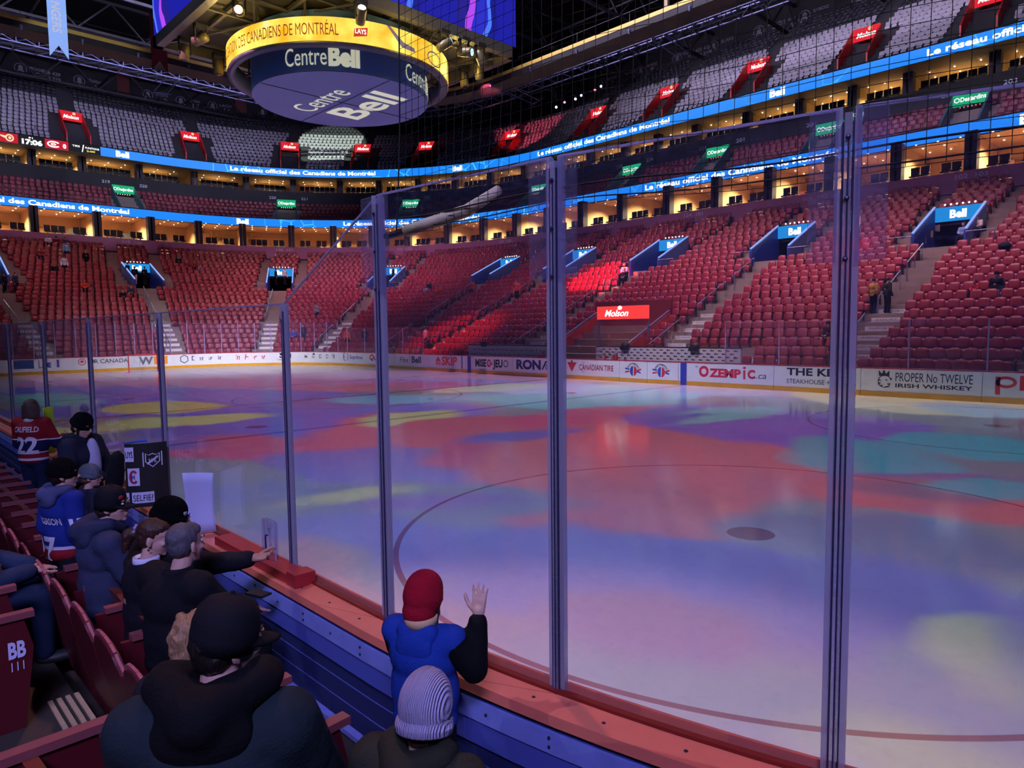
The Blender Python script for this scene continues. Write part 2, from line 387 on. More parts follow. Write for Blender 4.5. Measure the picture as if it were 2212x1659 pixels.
def projector(loc, k):
    o = light('ice_projector', 'SPOT', loc, None, 3e4, (1, 1, 1), 0.0, spot=150, blend=0.0)
    L = o.data; L.use_nodes = True; nt = L.node_tree; em = nt.nodes['Emission']; N = nt.nodes.new; K = nt.links.new
    tc = N('ShaderNodeTexCoord'); sx = N('ShaderNodeSeparateXYZ'); K(tc.outputs['Normal'], sx.inputs[0])
    def math_(op, a, b=None, c=None):
        n = N('ShaderNodeMath'); n.operation = op
        for i, v in enumerate((a, b, c)):
            if v is None: continue
            if isinstance(v, (int, float)): n.inputs[i].default_value = v
            else: K(v, n.inputs[i])
        return n.outputs[0]
    t = math_('DIVIDE', loc[2], math_('ABSOLUTE', sx.outputs[2]))
    px = math_('MULTIPLY_ADD', sx.outputs[0], t, loc[0]); py = math_('MULTIPLY_ADD', sx.outputs[1], t, loc[1])
    cb = N('ShaderNodeCombineXYZ'); K(px, cb.inputs[0]); K(py, cb.inputs[1])
    no = N('ShaderNodeTexNoise'); no.noise_dimensions = '2D'; no.inputs['Scale'].default_value = .35; no.inputs['Detail'].default_value = 2
    K(cb.outputs[0], no.inputs['Vector'])
    wv = N('ShaderNodeVectorMath'); wv.operation = 'MULTIPLY_ADD'; wv.inputs[1].default_value = (1.7, 1.7, 0); K(cb.outputs[0], wv.inputs[2])
    sb = N('ShaderNodeVectorMath'); sb.operation = 'SUBTRACT'; sb.inputs[1].default_value = (.5, .5, .5); K(no.outputs['Color'], sb.inputs[0]); K(sb.outputs[0], wv.inputs[0])
    col = None
    for (cx, cy, a, b, ang, r, g, bl) in GOBO:
        mp = N('ShaderNodeMapping'); mp.vector_type = 'TEXTURE'
        mp.inputs['Location'].default_value = (cx, cy, 0); mp.inputs['Rotation'].default_value = (0, 0, ang); mp.inputs['Scale'].default_value = (a, b, 1)
        K(wv.outputs[0], mp.inputs[0])
        ln = N('ShaderNodeVectorMath'); ln.operation = 'LENGTH'; K(mp.outputs[0], ln.inputs[0])
        soft = .5/max(b, .4)*.35
        mr = N('ShaderNodeMapRange'); mr.inputs[1].default_value = 1+soft; mr.inputs[2].default_value = 1-soft; K(ln.outputs['Value'], mr.inputs[0])
        mx = N('ShaderNodeMix'); mx.data_type = 'RGBA'; K(mr.outputs[0], mx.inputs[0]); mx.inputs[7].default_value = (r, g, bl, 1)
        if col is None: mx.inputs[6].default_value = (.19, .22, .28, 1)
        else: K(col, mx.inputs[6])
        col = mx.outputs[2]
    # keep the picture inside the rink and even out the distance
    ax = math_('ABSOLUTE', px); ay = math_('ABSOLUTE', py)
    qx = math_('MAXIMUM', math_('SUBTRACT', ax, HX-RC), 0.0); qy = math_('MAXIMUM', math_('SUBTRACT', ay, HY-RC), 0.0)
    dist = math_('SQRT', math_('ADD', math_('MULTIPLY', qx, qx), math_('MULTIPLY', qy, qy)))
    inside = math_('LESS_THAN', dist, RC)
    d2 = math_('MULTIPLY', math_('MULTIPLY', t, t), math_('ABSOLUTE', t))
    K(col, em.inputs['Color']); K(math_('MULTIPLY', math_('MULTIPLY', inside, d2), k/loc[2]/3e4), em.inputs['Strength'])
    return o
projector((-24, -4, 27), 24.0)

# ------------------------------------------------------------------ ice with its painted lines
def ice_material():
    m = M('ice', (.8, .84, .9), .1); nt = m.node_tree; b = nt.nodes['Principled BSDF']; N = nt.nodes.new; K = nt.links.new
    b.inputs['IOR'].default_value = 1.31
    tc = N('ShaderNodeTexCoord'); sx = N('ShaderNodeSeparateXYZ'); K(tc.outputs['Object'], sx.inputs[0])
    def math_(op, a, b_=None, c=None):
        n = N('ShaderNodeMath'); n.operation = op
        for i, v in enumerate((a, b_, c)):
            if v is None: continue
            if isinstance(v, (int, float)): n.inputs[i].default_value = v
            else: K(v, n.inputs[i])
        return n.outputs[0]
    X, Y = sx.outputs[0], sx.outputs[1]; ax = math_('ABSOLUTE', X); ay = math_('ABSOLUTE', Y)
    def band(v, c, hw): return math_('LESS_THAN', math_('ABSOLUTE', math_('SUBTRACT', v, c)), hw)
    red = band(Y, 0, .15); red = math_('MAXIMUM', red, band(ay, 27.13, .03)); blue = band(ay, 7.62, .15)
    rx = math_('SUBTRACT', ax, 6.71); ry = math_('SUBTRACT', ay, 21.03)
    rr = math_('SQRT', math_('ADD', math_('MULTIPLY', rx, rx), math_('MULTIPLY', ry, ry)))
    red = math_('MAXIMUM', red, band(rr, 4.57, .035)); red = math_('MAXIMUM', red, math_('LESS_THAN', rr, .3))
    nx = math_('SUBTRACT', ax, 6.71); ny = math_('SUBTRACT', ay, 6.1)
    red = math_('MAXIMUM', red, math_('LESS_THAN', math_('SQRT', math_('ADD', math_('MULTIPLY', nx, nx), math_('MULTIPLY', ny, ny))), .3))
    cc = math_('SQRT', math_('ADD', math_('MULTIPLY', X, X), math_('MULTIPLY', Y, Y)))
    blue = math_('MAXIMUM', blue, band(cc, 4.57, .035))
    m1 = N('ShaderNodeMix'); m1.data_type = 'RGBA'; m1.inputs[6].default_value = (.78, .82, .88, 1); m1.inputs[7].default_value = (.42, .12, .16, 1)
    m2 = N('ShaderNodeMix'); m2.data_type = 'RGBA'; m2.inputs[7].default_value = (.2, .22, .5, 1)
    K(math_('MULTIPLY', red, .75), m1.inputs[0]); K(m1.outputs[2], m2.inputs[6]); K(math_('MULTIPLY', blue, .6), m2.inputs[0]); K(m2.outputs[2], b.inputs['Base Color'])
    # skate scratches and a slightly uneven gloss
    mp = N('ShaderNodeMapping'); mp.inputs['Scale'].default_value = (1.2, 14, 1); mp.inputs['Rotation'].default_value = (0, 0, .6); K(tc.outputs['Object'], mp.inputs[0])
    n1 = N('ShaderNodeTexNoise'); n1.inputs['Scale'].default_value = 2.2; n1.inputs['Detail'].default_value = 6; n1.inputs['Distortion'].default_value = .6; K(mp.outputs[0], n1.inputs['Vector'])
    mr = N('ShaderNodeMapRange'); mr.inputs[1].default_value = .3; mr.inputs[2].default_value = .7; mr.inputs[3].default_value = .05; mr.inputs[4].default_value = .13
    K(n1.outputs['Fac'], mr.inputs[0]); K(mr.outputs[0], b.inputs['Roughness'])
    bp = N('ShaderNodeBump'); bp.inputs['Strength'].default_value = .05; bp.inputs['Distance'].default_value = .02; K(n1.outputs['Fac'], bp.inputs['Height']); K(bp.outputs['Normal'], b.inputs['Normal'])
    return m
mb = MB(); mb.add([(P(.02, s)[0], P(.02, s)[1], 0) for s in np.linspace(0, per(.02), 180)[:-1]], [tuple(range(179))])
obj('floor', mb, ice_material(), kind='structure', label='white rink ice lit with projected colour shapes')

# ------------------------------------------------------------------ dasher boards
WHITE = M('board_white', (.78, .78, .8), .35, var=.04, vscale=1.5, bump=.02)
YEL = M('kick_yellow', C('d89a10'), .4, var=.12, vscale=3)
CAPRED = M('cap_red', C('b02030'), .4, var=.1, vscale=5, bump=.05)
def ink(h): return M('ink_'+h, C(h), .5)
def strip(d, z, s0, s1, step=.6):
    n = max(1, int(abs(s1-s0)/step))
    return [(P(d, s0+(s1-s0)*i/n)[0], P(d, s0+(s1-s0)*i/n)[1], z) for i in range(n+1)]
def wallpiece(prof, s0, s1, step=.6):
    """closed profile (d, z) carried along the board line"""
    mb = MB(); rows = [strip(d, z, s0, s1, step) for d, z in prof + prof[:1]]
    mb.sheet(rows); k = len(prof); n = len(rows[0])
    mb.f.append(tuple(i*n for i in range(k))); mb.f.append(tuple(i*n+n-1 for i in range(k-1, -1, -1)))
    return mb
def board(s0, s1, label, marks=(), group='dasher boards round the rink'):
    """white board between arc lengths s0<s1; marks = (part name, ink, builder(mb, fn))"""
    mid = (s0+s1)/2; x, y, nx, ny = P(0, mid)
    t = thing('dasher_board', label, 'rink board', group=group); g = .008
    obj('panel', wallpiece([(.0, .2), (.0, 1.04), (.1, 1.04), (.1, .0), (.0, .0)], s0+g, s1-g), WHITE, t)
    obj('kickplate', wallpiece([(-.012, .005), (-.012, .2), (-.001, .2), (-.001, .005)], s0+g, s1-g), YEL, t)
    obj('cap_rail', wallpiece([(-.02, 1.045), (-.02, 1.085), (.16, 1.085), (.16, 1.045)], s0+g, s1-g), CAPRED, t)
    for nm, m, b in marks:
        mb = MB(); b(mb)
        if mb.v: obj(nm, mb, m, t)
    return t
def bfn(sl):
    def fn(x, z, lift=.004):
        p = P(0, sl-x); return (p[0]-p[2]*lift, p[1]-p[3]*lift, z)
    return fn
def T(sl, text, x0, x1, z0, z1, bold=0.0, shear=0.0):
    return lambda mb: put_text(mb, text, bfn(sl), x0, x1, z0, z1, bold, shear)
def many(*bs): return lambda mb: [b(mb) for b in bs]
def poly(sl, *ps): return lambda mb: [shape(mb, p, bfn(sl)) for p in ps]
def ringf(sl, *a): return lambda mb: ring_shape(mb, *a[:5], bfn(sl), *a[5:])
def discf(sl, *a): return lambda mb: disc_shape(mb, *a, bfn(sl))
def stripe(sc, h, w=.16):
    return lambda mb: mb.sheet([[bfn(sc+w)(0, z, .014) for z in (.01, 1.04)], [bfn(sc+w)(2*w, z, .014) for z in (.01, 1.04)]])
dk = '1b1d2a'
def leaf(sl, cx, cz, r):
    pts = [(0,1),(.2,.6),(.45,.7),(.4,.25),(.75,.45),(.95,.2),(.5,-.25),(.55,-.5),(.06,-.4),(.06,-.9),(-.06,-.9),(-.06,-.4),(-.55,-.5),(-.5,-.25),(-.95,.2),(-.75,.45),(-.4,.25),(-.45,.7),(-.2,.6)]
    return poly(sl, [(cx+a*r, cz+b*r) for a, b in pts])
board(47.4, 50.5, 'blank white rink board at the left end of the far end wall')
board(45.4, 47.4, 'white rink board with a dark blue rectangular panel, left of the blue telecom word', [('blue_panel', ink('1d4a86'), poly(46.75, [(0,.42),(1.2,.42),(1.2,1.0),(0,1.0)])), ('lettering', ink('9fc4e6'), T(46.75, 'iG', .55, .95, .6, .8, .02))])
board(43.5, 45.4, 'white rink board with a short blue word, left of the airline logo', [('lettering', ink('23408f'), T(45.29, 'Bell', 0, 1.2, .45, .92, .035))])
board(39.4, 43.5, 'white rink board with a red roundel and dark airline lettering', [('roundel', ink('c8202c'), many(ringf(43.0, .28, .74, .24, .24, .05), leaf(43.0, .28, .74, .15))), ('lettering', ink('33303c'), T(43.0, 'AIR CANADA', .62, 3.2, .6, .88, .01))])
board(36.65, 39.4, 'white rink board with a grey and an orange capital behind the goal', [('grey_letter', ink('5a5a62'), T(39.1, 'W', 0, 1.0, .4, .92, .04)), ('orange_letter', ink('e8891c'), T(39.1, 'M', 1.05, 2.0, .4, .92, .04))])
board(32.6, 36.65, 'white rink board with a hexagon outline and dark grey lettering', [('hexagon', ink('34444c'), many(*[poly(36.3, [(.4+.34*math.cos(a), .68+.34*math.sin(a)), (.4+.34*math.cos(a+PI/3), .68+.34*math.sin(a+PI/3)), (.4+.27*math.cos(a+PI/3), .68+.27*math.sin(a+PI/3)), (.4+.27*math.cos(a), .68+.27*math.sin(a))]) for a in [PI/6+i*PI/3 for i in range(6)]])), ('lettering', ink('34444c'), T(36.3, 'Desjardins', .95, 3.5, .55, .88, .015))])
board(29.36, 32.6, 'white rink board with red script lettering at the far end', [('lettering', ink('b3222f'), T(32.45, 'Tim Hortons', 0, 2.9, .5, .92, .012, .25))])
board(27.2, 29.36, 'white rink board with three heavy black capitals over a red and blue underline', [('lettering', ink('15151c'), T(29.2, 'SSN', 0, 1.55, .6, .98, .05, .15)), ('underline', ink('c8202c'), poly(29.2, [(0,.5),(.75,.42),(1.6,.5),(.75,.47)])), ('second_underline', ink('23408f'), poly(29.2, [(.1,.43),(.75,.36),(1.5,.43),(.75,.4)]))])
board(23.1, 27.2, 'white rink board with brown script and capitals in the far corner', [('script', ink('5c4630'), T(26.7, 'Molson', 0, 1.3, .55, .8, .01, .35)), ('lettering', ink('3a3230'), T(26.7, 'EXPORT', 1.4, 2.9, .55, .84, .015)), ('emblem', ink('5c4630'), many(discf(26.7, 3.05, .7, .13, .19), poly(26.7, [(.75,.8),(1.1,.8),(.92,1.0)])))])
board(19.4, 23.1, 'white rink board with a blue ring emblem and a blue word', [('ring', ink('1f3f9a'), ringf(22.6, .38, .7, .38, .34, .06)), ('red_word', ink('c8202c'), T(22.6, 'Esso', .1, .66, .6, .8, .02)), ('lettering', ink('1f3f9a'), T(22.6, 'Suprême', .95, 2.75, .56, .84, .012))])
board(15.6, 19.4, 'white rink board with slanted heavy red lettering before the far corner post', [('lettering', ink('d01f33'), T(18.9, 'Qualinet', 0, 2.55, .55, .92, .04, .2))])
board(11.7, 15.6, 'white rink board with a thin and a bold blue word and a divider', [('thin_word', ink('2a3560'), T(15.0, 'Fibe', 0, .95, .48, .82)), ('bold_word', ink('2a3560'), T(15.0, 'Bell', 1.35, 2.4, .48, .9, .03)), ('divider', ink('2a3560'), poly(15.0, [(1.12,.42),(1.15,.42),(1.15,.95),(1.12,.95)]))])
board(8.25, 11.7, 'white rink board with orange red house emblem and heavy capitals', [('emblem', ink('e8402a'), poly(11.0, [(.0,.66),(.27,.98),(.54,.66)], [(.04,.4),(.14,.4),(.14,.64),(.04,.64)], [(.22,.4),(.32,.4),(.32,.64),(.22,.64)], [(.4,.4),(.5,.4),(.5,.64),(.4,.64)])), ('lettering', ink('e8402a'), T(11.0, 'SKIP', .62, 2.2, .42, .94, .04, .1)), ('gate_frame', ink('544f78'), poly(11.0, [(2.62,.24),(2.72,.24),(2.72,1.04),(2.62,1.04)]))])
board(3.75, 8.25, 'white rink board with black and red lottery lettering beside the purple stripe', [('stripe', M('line_purple', C('3a2a8c'), .5), stripe(7.62, '')), ('lettering', ink('15151c'), many(T(7.05, 'MISE', 0, 1.0, .44, .86, .04, .05), T(7.05, 'JEU', 1.6, 2.45, .44, .86, .04, .05))), ('red_letters', ink('d9203a'), many(T(7.05, 'O', 1.08, 1.42, .44, .86, .05), T(7.05, '-', 1.42, 1.56, .5, .86, .05))), ('ring', ink('15151c'), ringf(7.05, 2.72, .66, .2, .21, .05))], )
board(.3, 3.75, 'white rink board with dark blue capitals and a slatted letter', [('lettering', ink('202a66'), many(T(3.45, 'RON', 0, 1.95, .42, .9, .05), poly(3.45, [(2.0,.42),(2.3,.9),(2.42,.9),(2.12,.42)], [(2.36,.9),(2.46,.9),(2.76,.42),(2.68,.42)], [(2.28,.78),(2.34,.78),(2.6,.42),(2.53,.42)], [(2.22,.68),(2.27,.68),(2.45,.42),(2.38,.42)])))])
board(-3.95, .3, 'white rink board with a red triangle, red capitals and the red centre stripe', [('stripe', M('line_red', C('d0162e'), .5), stripe(0, '')), ('triangle', ink('d81e2e'), poly(-.45, [(0,.88),(.66,.88),(.33,.38)])), ('leaf', ink('2a6a3a'), leaf(-.45, .33, .92, .1)), ('lettering', ink('a3243a'), T(-.45, 'CANADIAN TIRE', .85, 3.1, .5, .78, .015)), ('stripe_logo', ink('ffffff'), poly(.12, [(.02,.9),(.07,.99),(.22,.9)], [(.1,.9),(.13,1.0),(.2,.9)]))])
def olymel(sl):
    return [('ring', ink('23262e'), ringf(sl, .52, .62, .36, .33, .03, 10, 170)), ('lettering', ink('23262e'), lambda mb: [put_text(mb, c, (lambda ph: (lambda x, z: bfn(sl)(.52+(x-.03)*math.cos(ph)+(.26+z)*-math.sin(ph)*-1*0+(.26+z)*math.cos(ph+PI/2), .62+(x-.03)*math.sin(ph)+(.26+z)*math.sin(ph+PI/2))))(math.radians(62-i*24.8)), 0, .07, -.02, .07, .02) for i, c in enumerate('OLYMEL')]),
            ('blue_half', ink('2b52b0'), poly(sl, [(.5,.3)] + [(.52+.2*math.cos(a), .56+.25*math.sin(a)) for a in np.linspace(-PI/2, -1.5*PI, 10)])), ('red_half', ink('cf2434'), poly(sl, [(.55,.33)] + [(.54+.2*math.cos(a), .56+.25*math.sin(a)) for a in np.linspace(-PI/2*.9, PI/2*.9, 10)])),
            ('blue_ribbon', ink('2b52b0'), poly(sl, [(.02,.64),(.3,.6),(.3,.68),(.06,.72)], [(.74,.5),(1.0,.44),(.95,.53),(.76,.58)])), ('red_ribbon', ink('cf2434'), poly(sl, [(.74,.62),(1.02,.7),(.98,.6),(.76,.55)], [(.02,.46),(.3,.5),(.3,.57),(.06,.55)]))]
board(-5.6, -3.95, 'white rink board with round winged food emblem, farther of the two', olymel(-4.25))
board(-7.35, -5.6, 'white rink board with round winged food emblem, next to the blue stripe', olymel(-5.87))
board(-11.95, -7.35, 'white rink board with blue stripe and bold red drug advert', [('stripe', M('line_blue', C('1c38a8'), .5), stripe(-7.62, '')), ('stripe_logo', ink('ffffff'), poly(-7.5, [(.02,.85),(.07,.96),(.22,.85)], [(.1,.85),(.13,.99),(.2,.85)])), ('lettering', ink('d21f3a'), many(T(-8.42, 'O', 0, .5, .46, .9, .05), T(-8.42, 'ZEMP', .52, 2.05, .46, .8, .05), T(-8.42, 'I', 2.16, 2.26, .42, .78, .03), T(-8.42, 'C', 2.36, 2.7, .46, .8, .05), discf(-8.42, 2.21, .9, .07, .05))), ('suffix', ink('3a3a55'), many(T(-8.42, '.ca', 2.74, 3.2, .46, .72, .0, .2), T(-8.42, 'Pr', -.16, -.02, .82, .93)))])
board(-15.4, -11.95, 'white rink board with black steakhouse lettering behind the thick clear post', [('lettering', ink('1a1a2a'), T(-12.5, 'THE KEG', 0, 2.3, .68, .96, .03)), ('second_line', ink('2a2a44'), T(-12.5, 'STEAKHOUSE + BAR', 0, 2.3, .34, .52))])
board(-19.35, -15.4, 'white rink board with a crowned big cat head and spaced dark capitals', [('lettering', ink('1a1a2a'), T(-16.62, 'PROPER No TWELVE', 0, 2.45, .6, .92, .0)), ('second_line', ink('1a1a2a'), T(-16.62, 'IRISH WHISKEY', 0, 2.45, .38, .52, .02)),
    ('cat_emblem', ink('1a1a2a'), many(ringf(-15.95, .3, .58, .24, .24, .03, 30, 330), poly(-15.95, [(.1,.78),(.08,1.0),(.2,.86),(.27,1.03),(.34,.86),(.46,1.0),(.46,.78)], [(.3,.66),(.42,.64),(.36,.6)], [(.38,.5),(.52,.52),(.44,.44)], [(.08,.66),(.22,.6),(.1,.6)], [(.06,.54),(.2,.52),(.1,.47)], [(.14,.42),(.26,.46),(.2,.38)], [(.3,.38),(.5,.36),(.4,.42)], [(.46,.68),(.56,.72),(.52,.62)])))])
def pz(mb):
    fn = bfn(-19.72)
    mb.add([fn(*q) for q in ((0,.3),(.14,.3),(.14,.9),(0,.9))], [(0,1,2,3)]); ring_shape(mb, .3, .72, .3, .2, .1, fn)
    put_text(mb, 'IZZA', fn, .68, 2.4, .5, .92, .06)
board(-24.0, -19.35, 'white rink board with round orange red lettering cut by the right frame edge', [('lettering', ink('e2342c'), pz)])
board(-34, -24.0, 'blank white rink board in the near right corner')
# near boards, seen from behind
BACK = M('board_back', C('5058b0'), .55, var=.15, vscale=3, bump=.05)
BACKD = M('board_back_dark', C('232a5c'), .6, var=.12, vscale=2, bump=.05)
STRIP = M('board_back_strip', C('8088d8'), .5, var=.2, vscale=9, bump=.08)
CAPN = M('cap_near', C('dc7060'), .42, var=.12, vscale=7, bump=.06)
CAPD = M('cap_groove', C('7a1a18'), .5, var=.15, vscale=7)
def nboard(y0, y1, label):
    """near side board between y0>y1 measured on the straight (continues round the corner)"""
    s0, s1 = s_of_y_left(0, y0), s_of_y_left(0, y1)
    t = thing('dasher_board', label, 'rink board', group='dasher boards round the rink'); g = .006; st = .25
    obj('panel', wallpiece([(.0, .2), (.0, 1.04), (.03, 1.04), (.03, .0), (.0, .0)], s0+g, s1-g, st), WHITE, t)
    obj('kickplate', wallpiece([(-.012, .005), (-.012, .2), (-.001, .2), (-.001, .005)], s0+g, s1-g, st), YEL, t)
    obj('back_panel', wallpiece([(.17, .38), (.17, .96), (.2, .96), (.2, .38)], s0+g, s1-g, st), BACKD, t, label='dark blue grey back panel')
    obj('upper_back_panel', wallpiece([(.2, .78), (.2, 1.0), (.215, 1.0), (.215, .78)], s0+g, s1-g, st), BACK, t)
    obj('bolt_strip', wallpiece([(.216, .9), (.216, 1.0), (.224, 1.0), (.224, .9)], s0+g, s1-g, st), STRIP, t)
    for z in (.56, .68): obj('seam_strip', wallpiece([(.2, z), (.2, z+.006), (.203, z+.006), (.203, z)], s0+g, s1-g, st), BACK, t)
    obj('foot_strip', wallpiece([(.2, .4), (.2, .44), (.235, .43), (.235, .4)], s0+g, s1-g, st), STRIP, t)
    # cap: two steps and a glass groove
    obj('cap_rail', wallpiece([(.09, 1.04), (.09, 1.085), (.225, 1.075), (.232, 1.03)], s0+g, s1-g, st), CAPN, t)
    obj('glass_channel', wallpiece([(.02, 1.04), (.02, 1.12), (.042, 1.125), (.042, 1.04)], s0+g, s1-g, st), CAPN, t)
    obj('groove', wallpiece([(.06, 1.04), (.06, 1.1), (.09, 1.1), (.09, 1.04)], s0+g, s1-g, st), CAPD, t)
    obj('ice_lip', wallpiece([(-.03, 1.03), (-.03, 1.08), (.02, 1.09), (.02, 1.03)], s0+g, s1-g, st), M('lip_pink', C('c0507c'), .35, var=.1), t)
    bm = MB(); n = max(2, int(abs(y1-y0)/.3))
    for i in range(n):
        s = s0+(s1-s0)*(i+.5)/n; p = P(.224, s)
        for z in (.93, .97) if i % 2 else (.95,): bm.ball((p[0], p[1], z), .008, 8, 5)
        q = P(.16, s); bm.ball((q[0], q[1], 1.081), (.009, .009, .004), 8, 4)
    obj('bolts', bm, M('bolt_dark', (.03, .03, .06), .4, .6), t)
    return t
yb = [8, 2, -4, -8, -10.6, -13.3, -15.95, -18.46, -20.95, -22.33, -23.6, -25.0, -26.6, -28.4]
lb = ['near boards far down the row, beyond the left frame edge', 'near boards beyond the left frame edge, second stretch', 'near boards just outside the left frame edge', 'back of the near board at the left frame edge', 'back of the near board beside the red jersey', 'back of the near board beyond the parka',
      'back of the near board behind the parka and small child', 'back of the near board below the black poster', 'back of the near board below the clear lock block', 'blue lit gate panel left of the child in the red hat', 'back of the near board behind the child in the red hat', 'back of the near board right of the white knit hat', 'back of the near board at the bottom frame edge', 'near corner board past the bottom frame edge']
for i in range(len(yb)-1): nboard(yb[i], yb[i+1], lb[i])

# ------------------------------------------------------------------ stepped tiers
AIS = [((16.2, -20.6), (31, -23.4)), ((16.2, -14.05), (31.3, -13.9)), ((16, -4.4), (31, -4.6)), ((16, 6.0), (30.8, 4.9)), ((16, 15.3), (31, 13.6)), ((17.4, 20.4), (31, 23.2)), ((14.8, 28.8), (28.1, 37.6)), ((11.4, 32.6), (19.8, 46.3)), ((4.4, 34.5), (6.5, 49.3)), ((-4.6, 34.5), (-6.2, 49.3))]
AISN = ['at the near right corner', 'with the tan jacket man', 'right of the player benches', 'above the right bench wall', 'left of the benches', 'before the far corner', 'in the far corner', 'right of the goal', 'behind the goal', 'left of the goal']
def s_of_pt(d, pt, guess=None):
    best = None
    L = per(d)
    for s in np.linspace(-35, 130, 825):
        q = P(d, s); e = (q[0]-pt[0])**2+(q[1]-pt[1])**2
        if best is None or e < best[0]: best = (e, s)
    return best[1]
def ais_at(i, d):
    """arc length at which aisle i crosses offset d"""
    return _AS[i][0]+(_AS[i][1]-_AS[i][0])*(d-4)/14.3
def _solve(i):
    r = []
    for pt in AIS[i]:
        e = []
        for d in np.arange(1, 21, 1.0):
            v = s_of_pt(d, pt); q = P(d, v); e.append((math.hypot(q[0]-pt[0], q[1]-pt[1]), d, v))
        r.append(min(e)[1:])
    (d0, s0), (d1, s1) = r; k = (s1-s0)/(d1-d0)
    return (s0+k*(4-d0), s0+k*(18.3-d0))
def u_of(d, s):
    cx, cy, R = dims(d); q = PI*R/2; s += cy
    if s < 0: return s/q
    for i, L in enumerate((2*cy, q, 2*cx, q, 2*cy, q)):
        if s <= L: return i+s/L
        s -= L
    return 6
_AS = [_solve(i) for i in range(len(AIS))]
VOM0, VOM1, VW = 14.6, 18.4, 1.25
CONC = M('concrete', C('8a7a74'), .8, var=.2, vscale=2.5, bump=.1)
ROWS = [1.6+.86*k for k in range(27)]
def in_vom(d, s):
    if VOM0-.1 < d < VOM1:
        for i in range(len(AIS)):
            if abs(s-ais_at(i, d)) < VW: return True
    return False
def tier(name, rows, zf, pitch, u0, u1, n, cut=None, mat=CONC):
    mb = MB(); us = urange(u0, u1, n)
    for k, d in enumerate(rows):
        a, b = d-pitch*.55, d+pitch*.45; z = zf(d); z2 = zf(d+pitch) if k < len(rows)-1 else z
        for i in range(n):
            um = (us[i]+us[i+1])/2
            if cut:
                if cut(d, sc(d, um)): continue
            p = [PU(a, us[i]), PU(a, us[i+1]), PU(b, us[i+1]), PU(b, us[i])]
            mb.add([(q[0], q[1], z) for q in p], [(0, 1, 2, 3)])
            if z2 > z: mb.add([(p[3][0], p[3][1], z), (p[2][0], p[2][1], z), (p[2][0], p[2][1], z2), (p[3][0], p[3][1], z2)], [(0, 1, 2, 3)])
    return obj(name, mb, mat, kind='structure')
def sc(d, u):
    """u -> arc length"""
    cx, cy, R = dims(d); q = PI*R/2; seg = [2*cy, q, 2*cx, q, 2*cy, q, 2*cx, q]
    if u < 0: return -cy + u*q
    i = int(u); return -cy+sum(seg[:i])+(u-i)*seg[i]
tier('floor_lower_tier', ROWS, lower, .86, -.5, 3.2, 300, in_vom)
CL = [27.2+.8*k for k in range(6)]
tier('floor_club_tier', CL, club, .8, -.5, 3.3, 120)
UP = [30.9+.72*k for k in range(17)]
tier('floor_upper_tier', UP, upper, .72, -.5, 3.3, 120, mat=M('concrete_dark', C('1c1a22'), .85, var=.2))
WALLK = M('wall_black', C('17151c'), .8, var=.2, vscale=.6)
us = urange(-.5, 3.3, 140)
zu = upper(UP[-1])
obj('wall_back', sweep([(43.0, upper(42.6)), (43.0, 39)], us), WALLK, kind='structure')
obj('ceiling', (lambda mb: (mb.add([(-70, -60, 39), (75, -60, 39), (75, 90, 39), (-70, 90, 39)], [(0, 1, 2, 3)]), mb)[1])(MB()), M('ceiling_black', C('0c0b10'), .9), kind='structure')
FASC = M('fascia', C('b47aa0'), .5, var=.15, vscale=.25)
obj('wall_fascia', sweep([(24.55, 11.1), (24.55, 12.45), (24.8, 12.45), (24.8, 11.6), (32.0, 11.6)], us), FASC, kind='structure')
obj('wall_suite_back', sweep([(31.6, 11.6), (31.6, 15.02), (26.4, 15.02)], us), M('suite_wall', C('b09468'), .6, var=.12, vscale=.6), kind='structure')
obj('wall_club_back', sweep([(31.4, club(31.2)), (31.4, 20.15), (31.7, 20.15), (31.7, 19.6), (37.5, 19.6)], us), M('wall_dark', C('1c1a22'), .7, var=.1), kind='structure')
obj('wall_upper_suite_back', sweep([(37.0, 19.6), (37.0, 21.74), (30.0, 21.74)], us), MATS['suite_wall'], kind='structure')
# concrete behind and under the near rows
FLR = M('carpet_dark', C('3b3430'), .9, var=.25, vscale=6, bump=.15, bscale=150)
usn = urange(4.0, 6.9, 60)
mb = sweep([(.2, .38), (1.28, .38), (1.28, .53), (2.3, .53), (2.3, .95), (3.2, .95), (3.2, 1.35), (4.1, 1.35), (4.1, 1.7), (5.0, 1.7), (5, 2.0), (6.2, 2.0), (6.2, 2.4), (7, 2.4)], usn)
obj('floor_near_rows', mb, FLR, kind='structure')

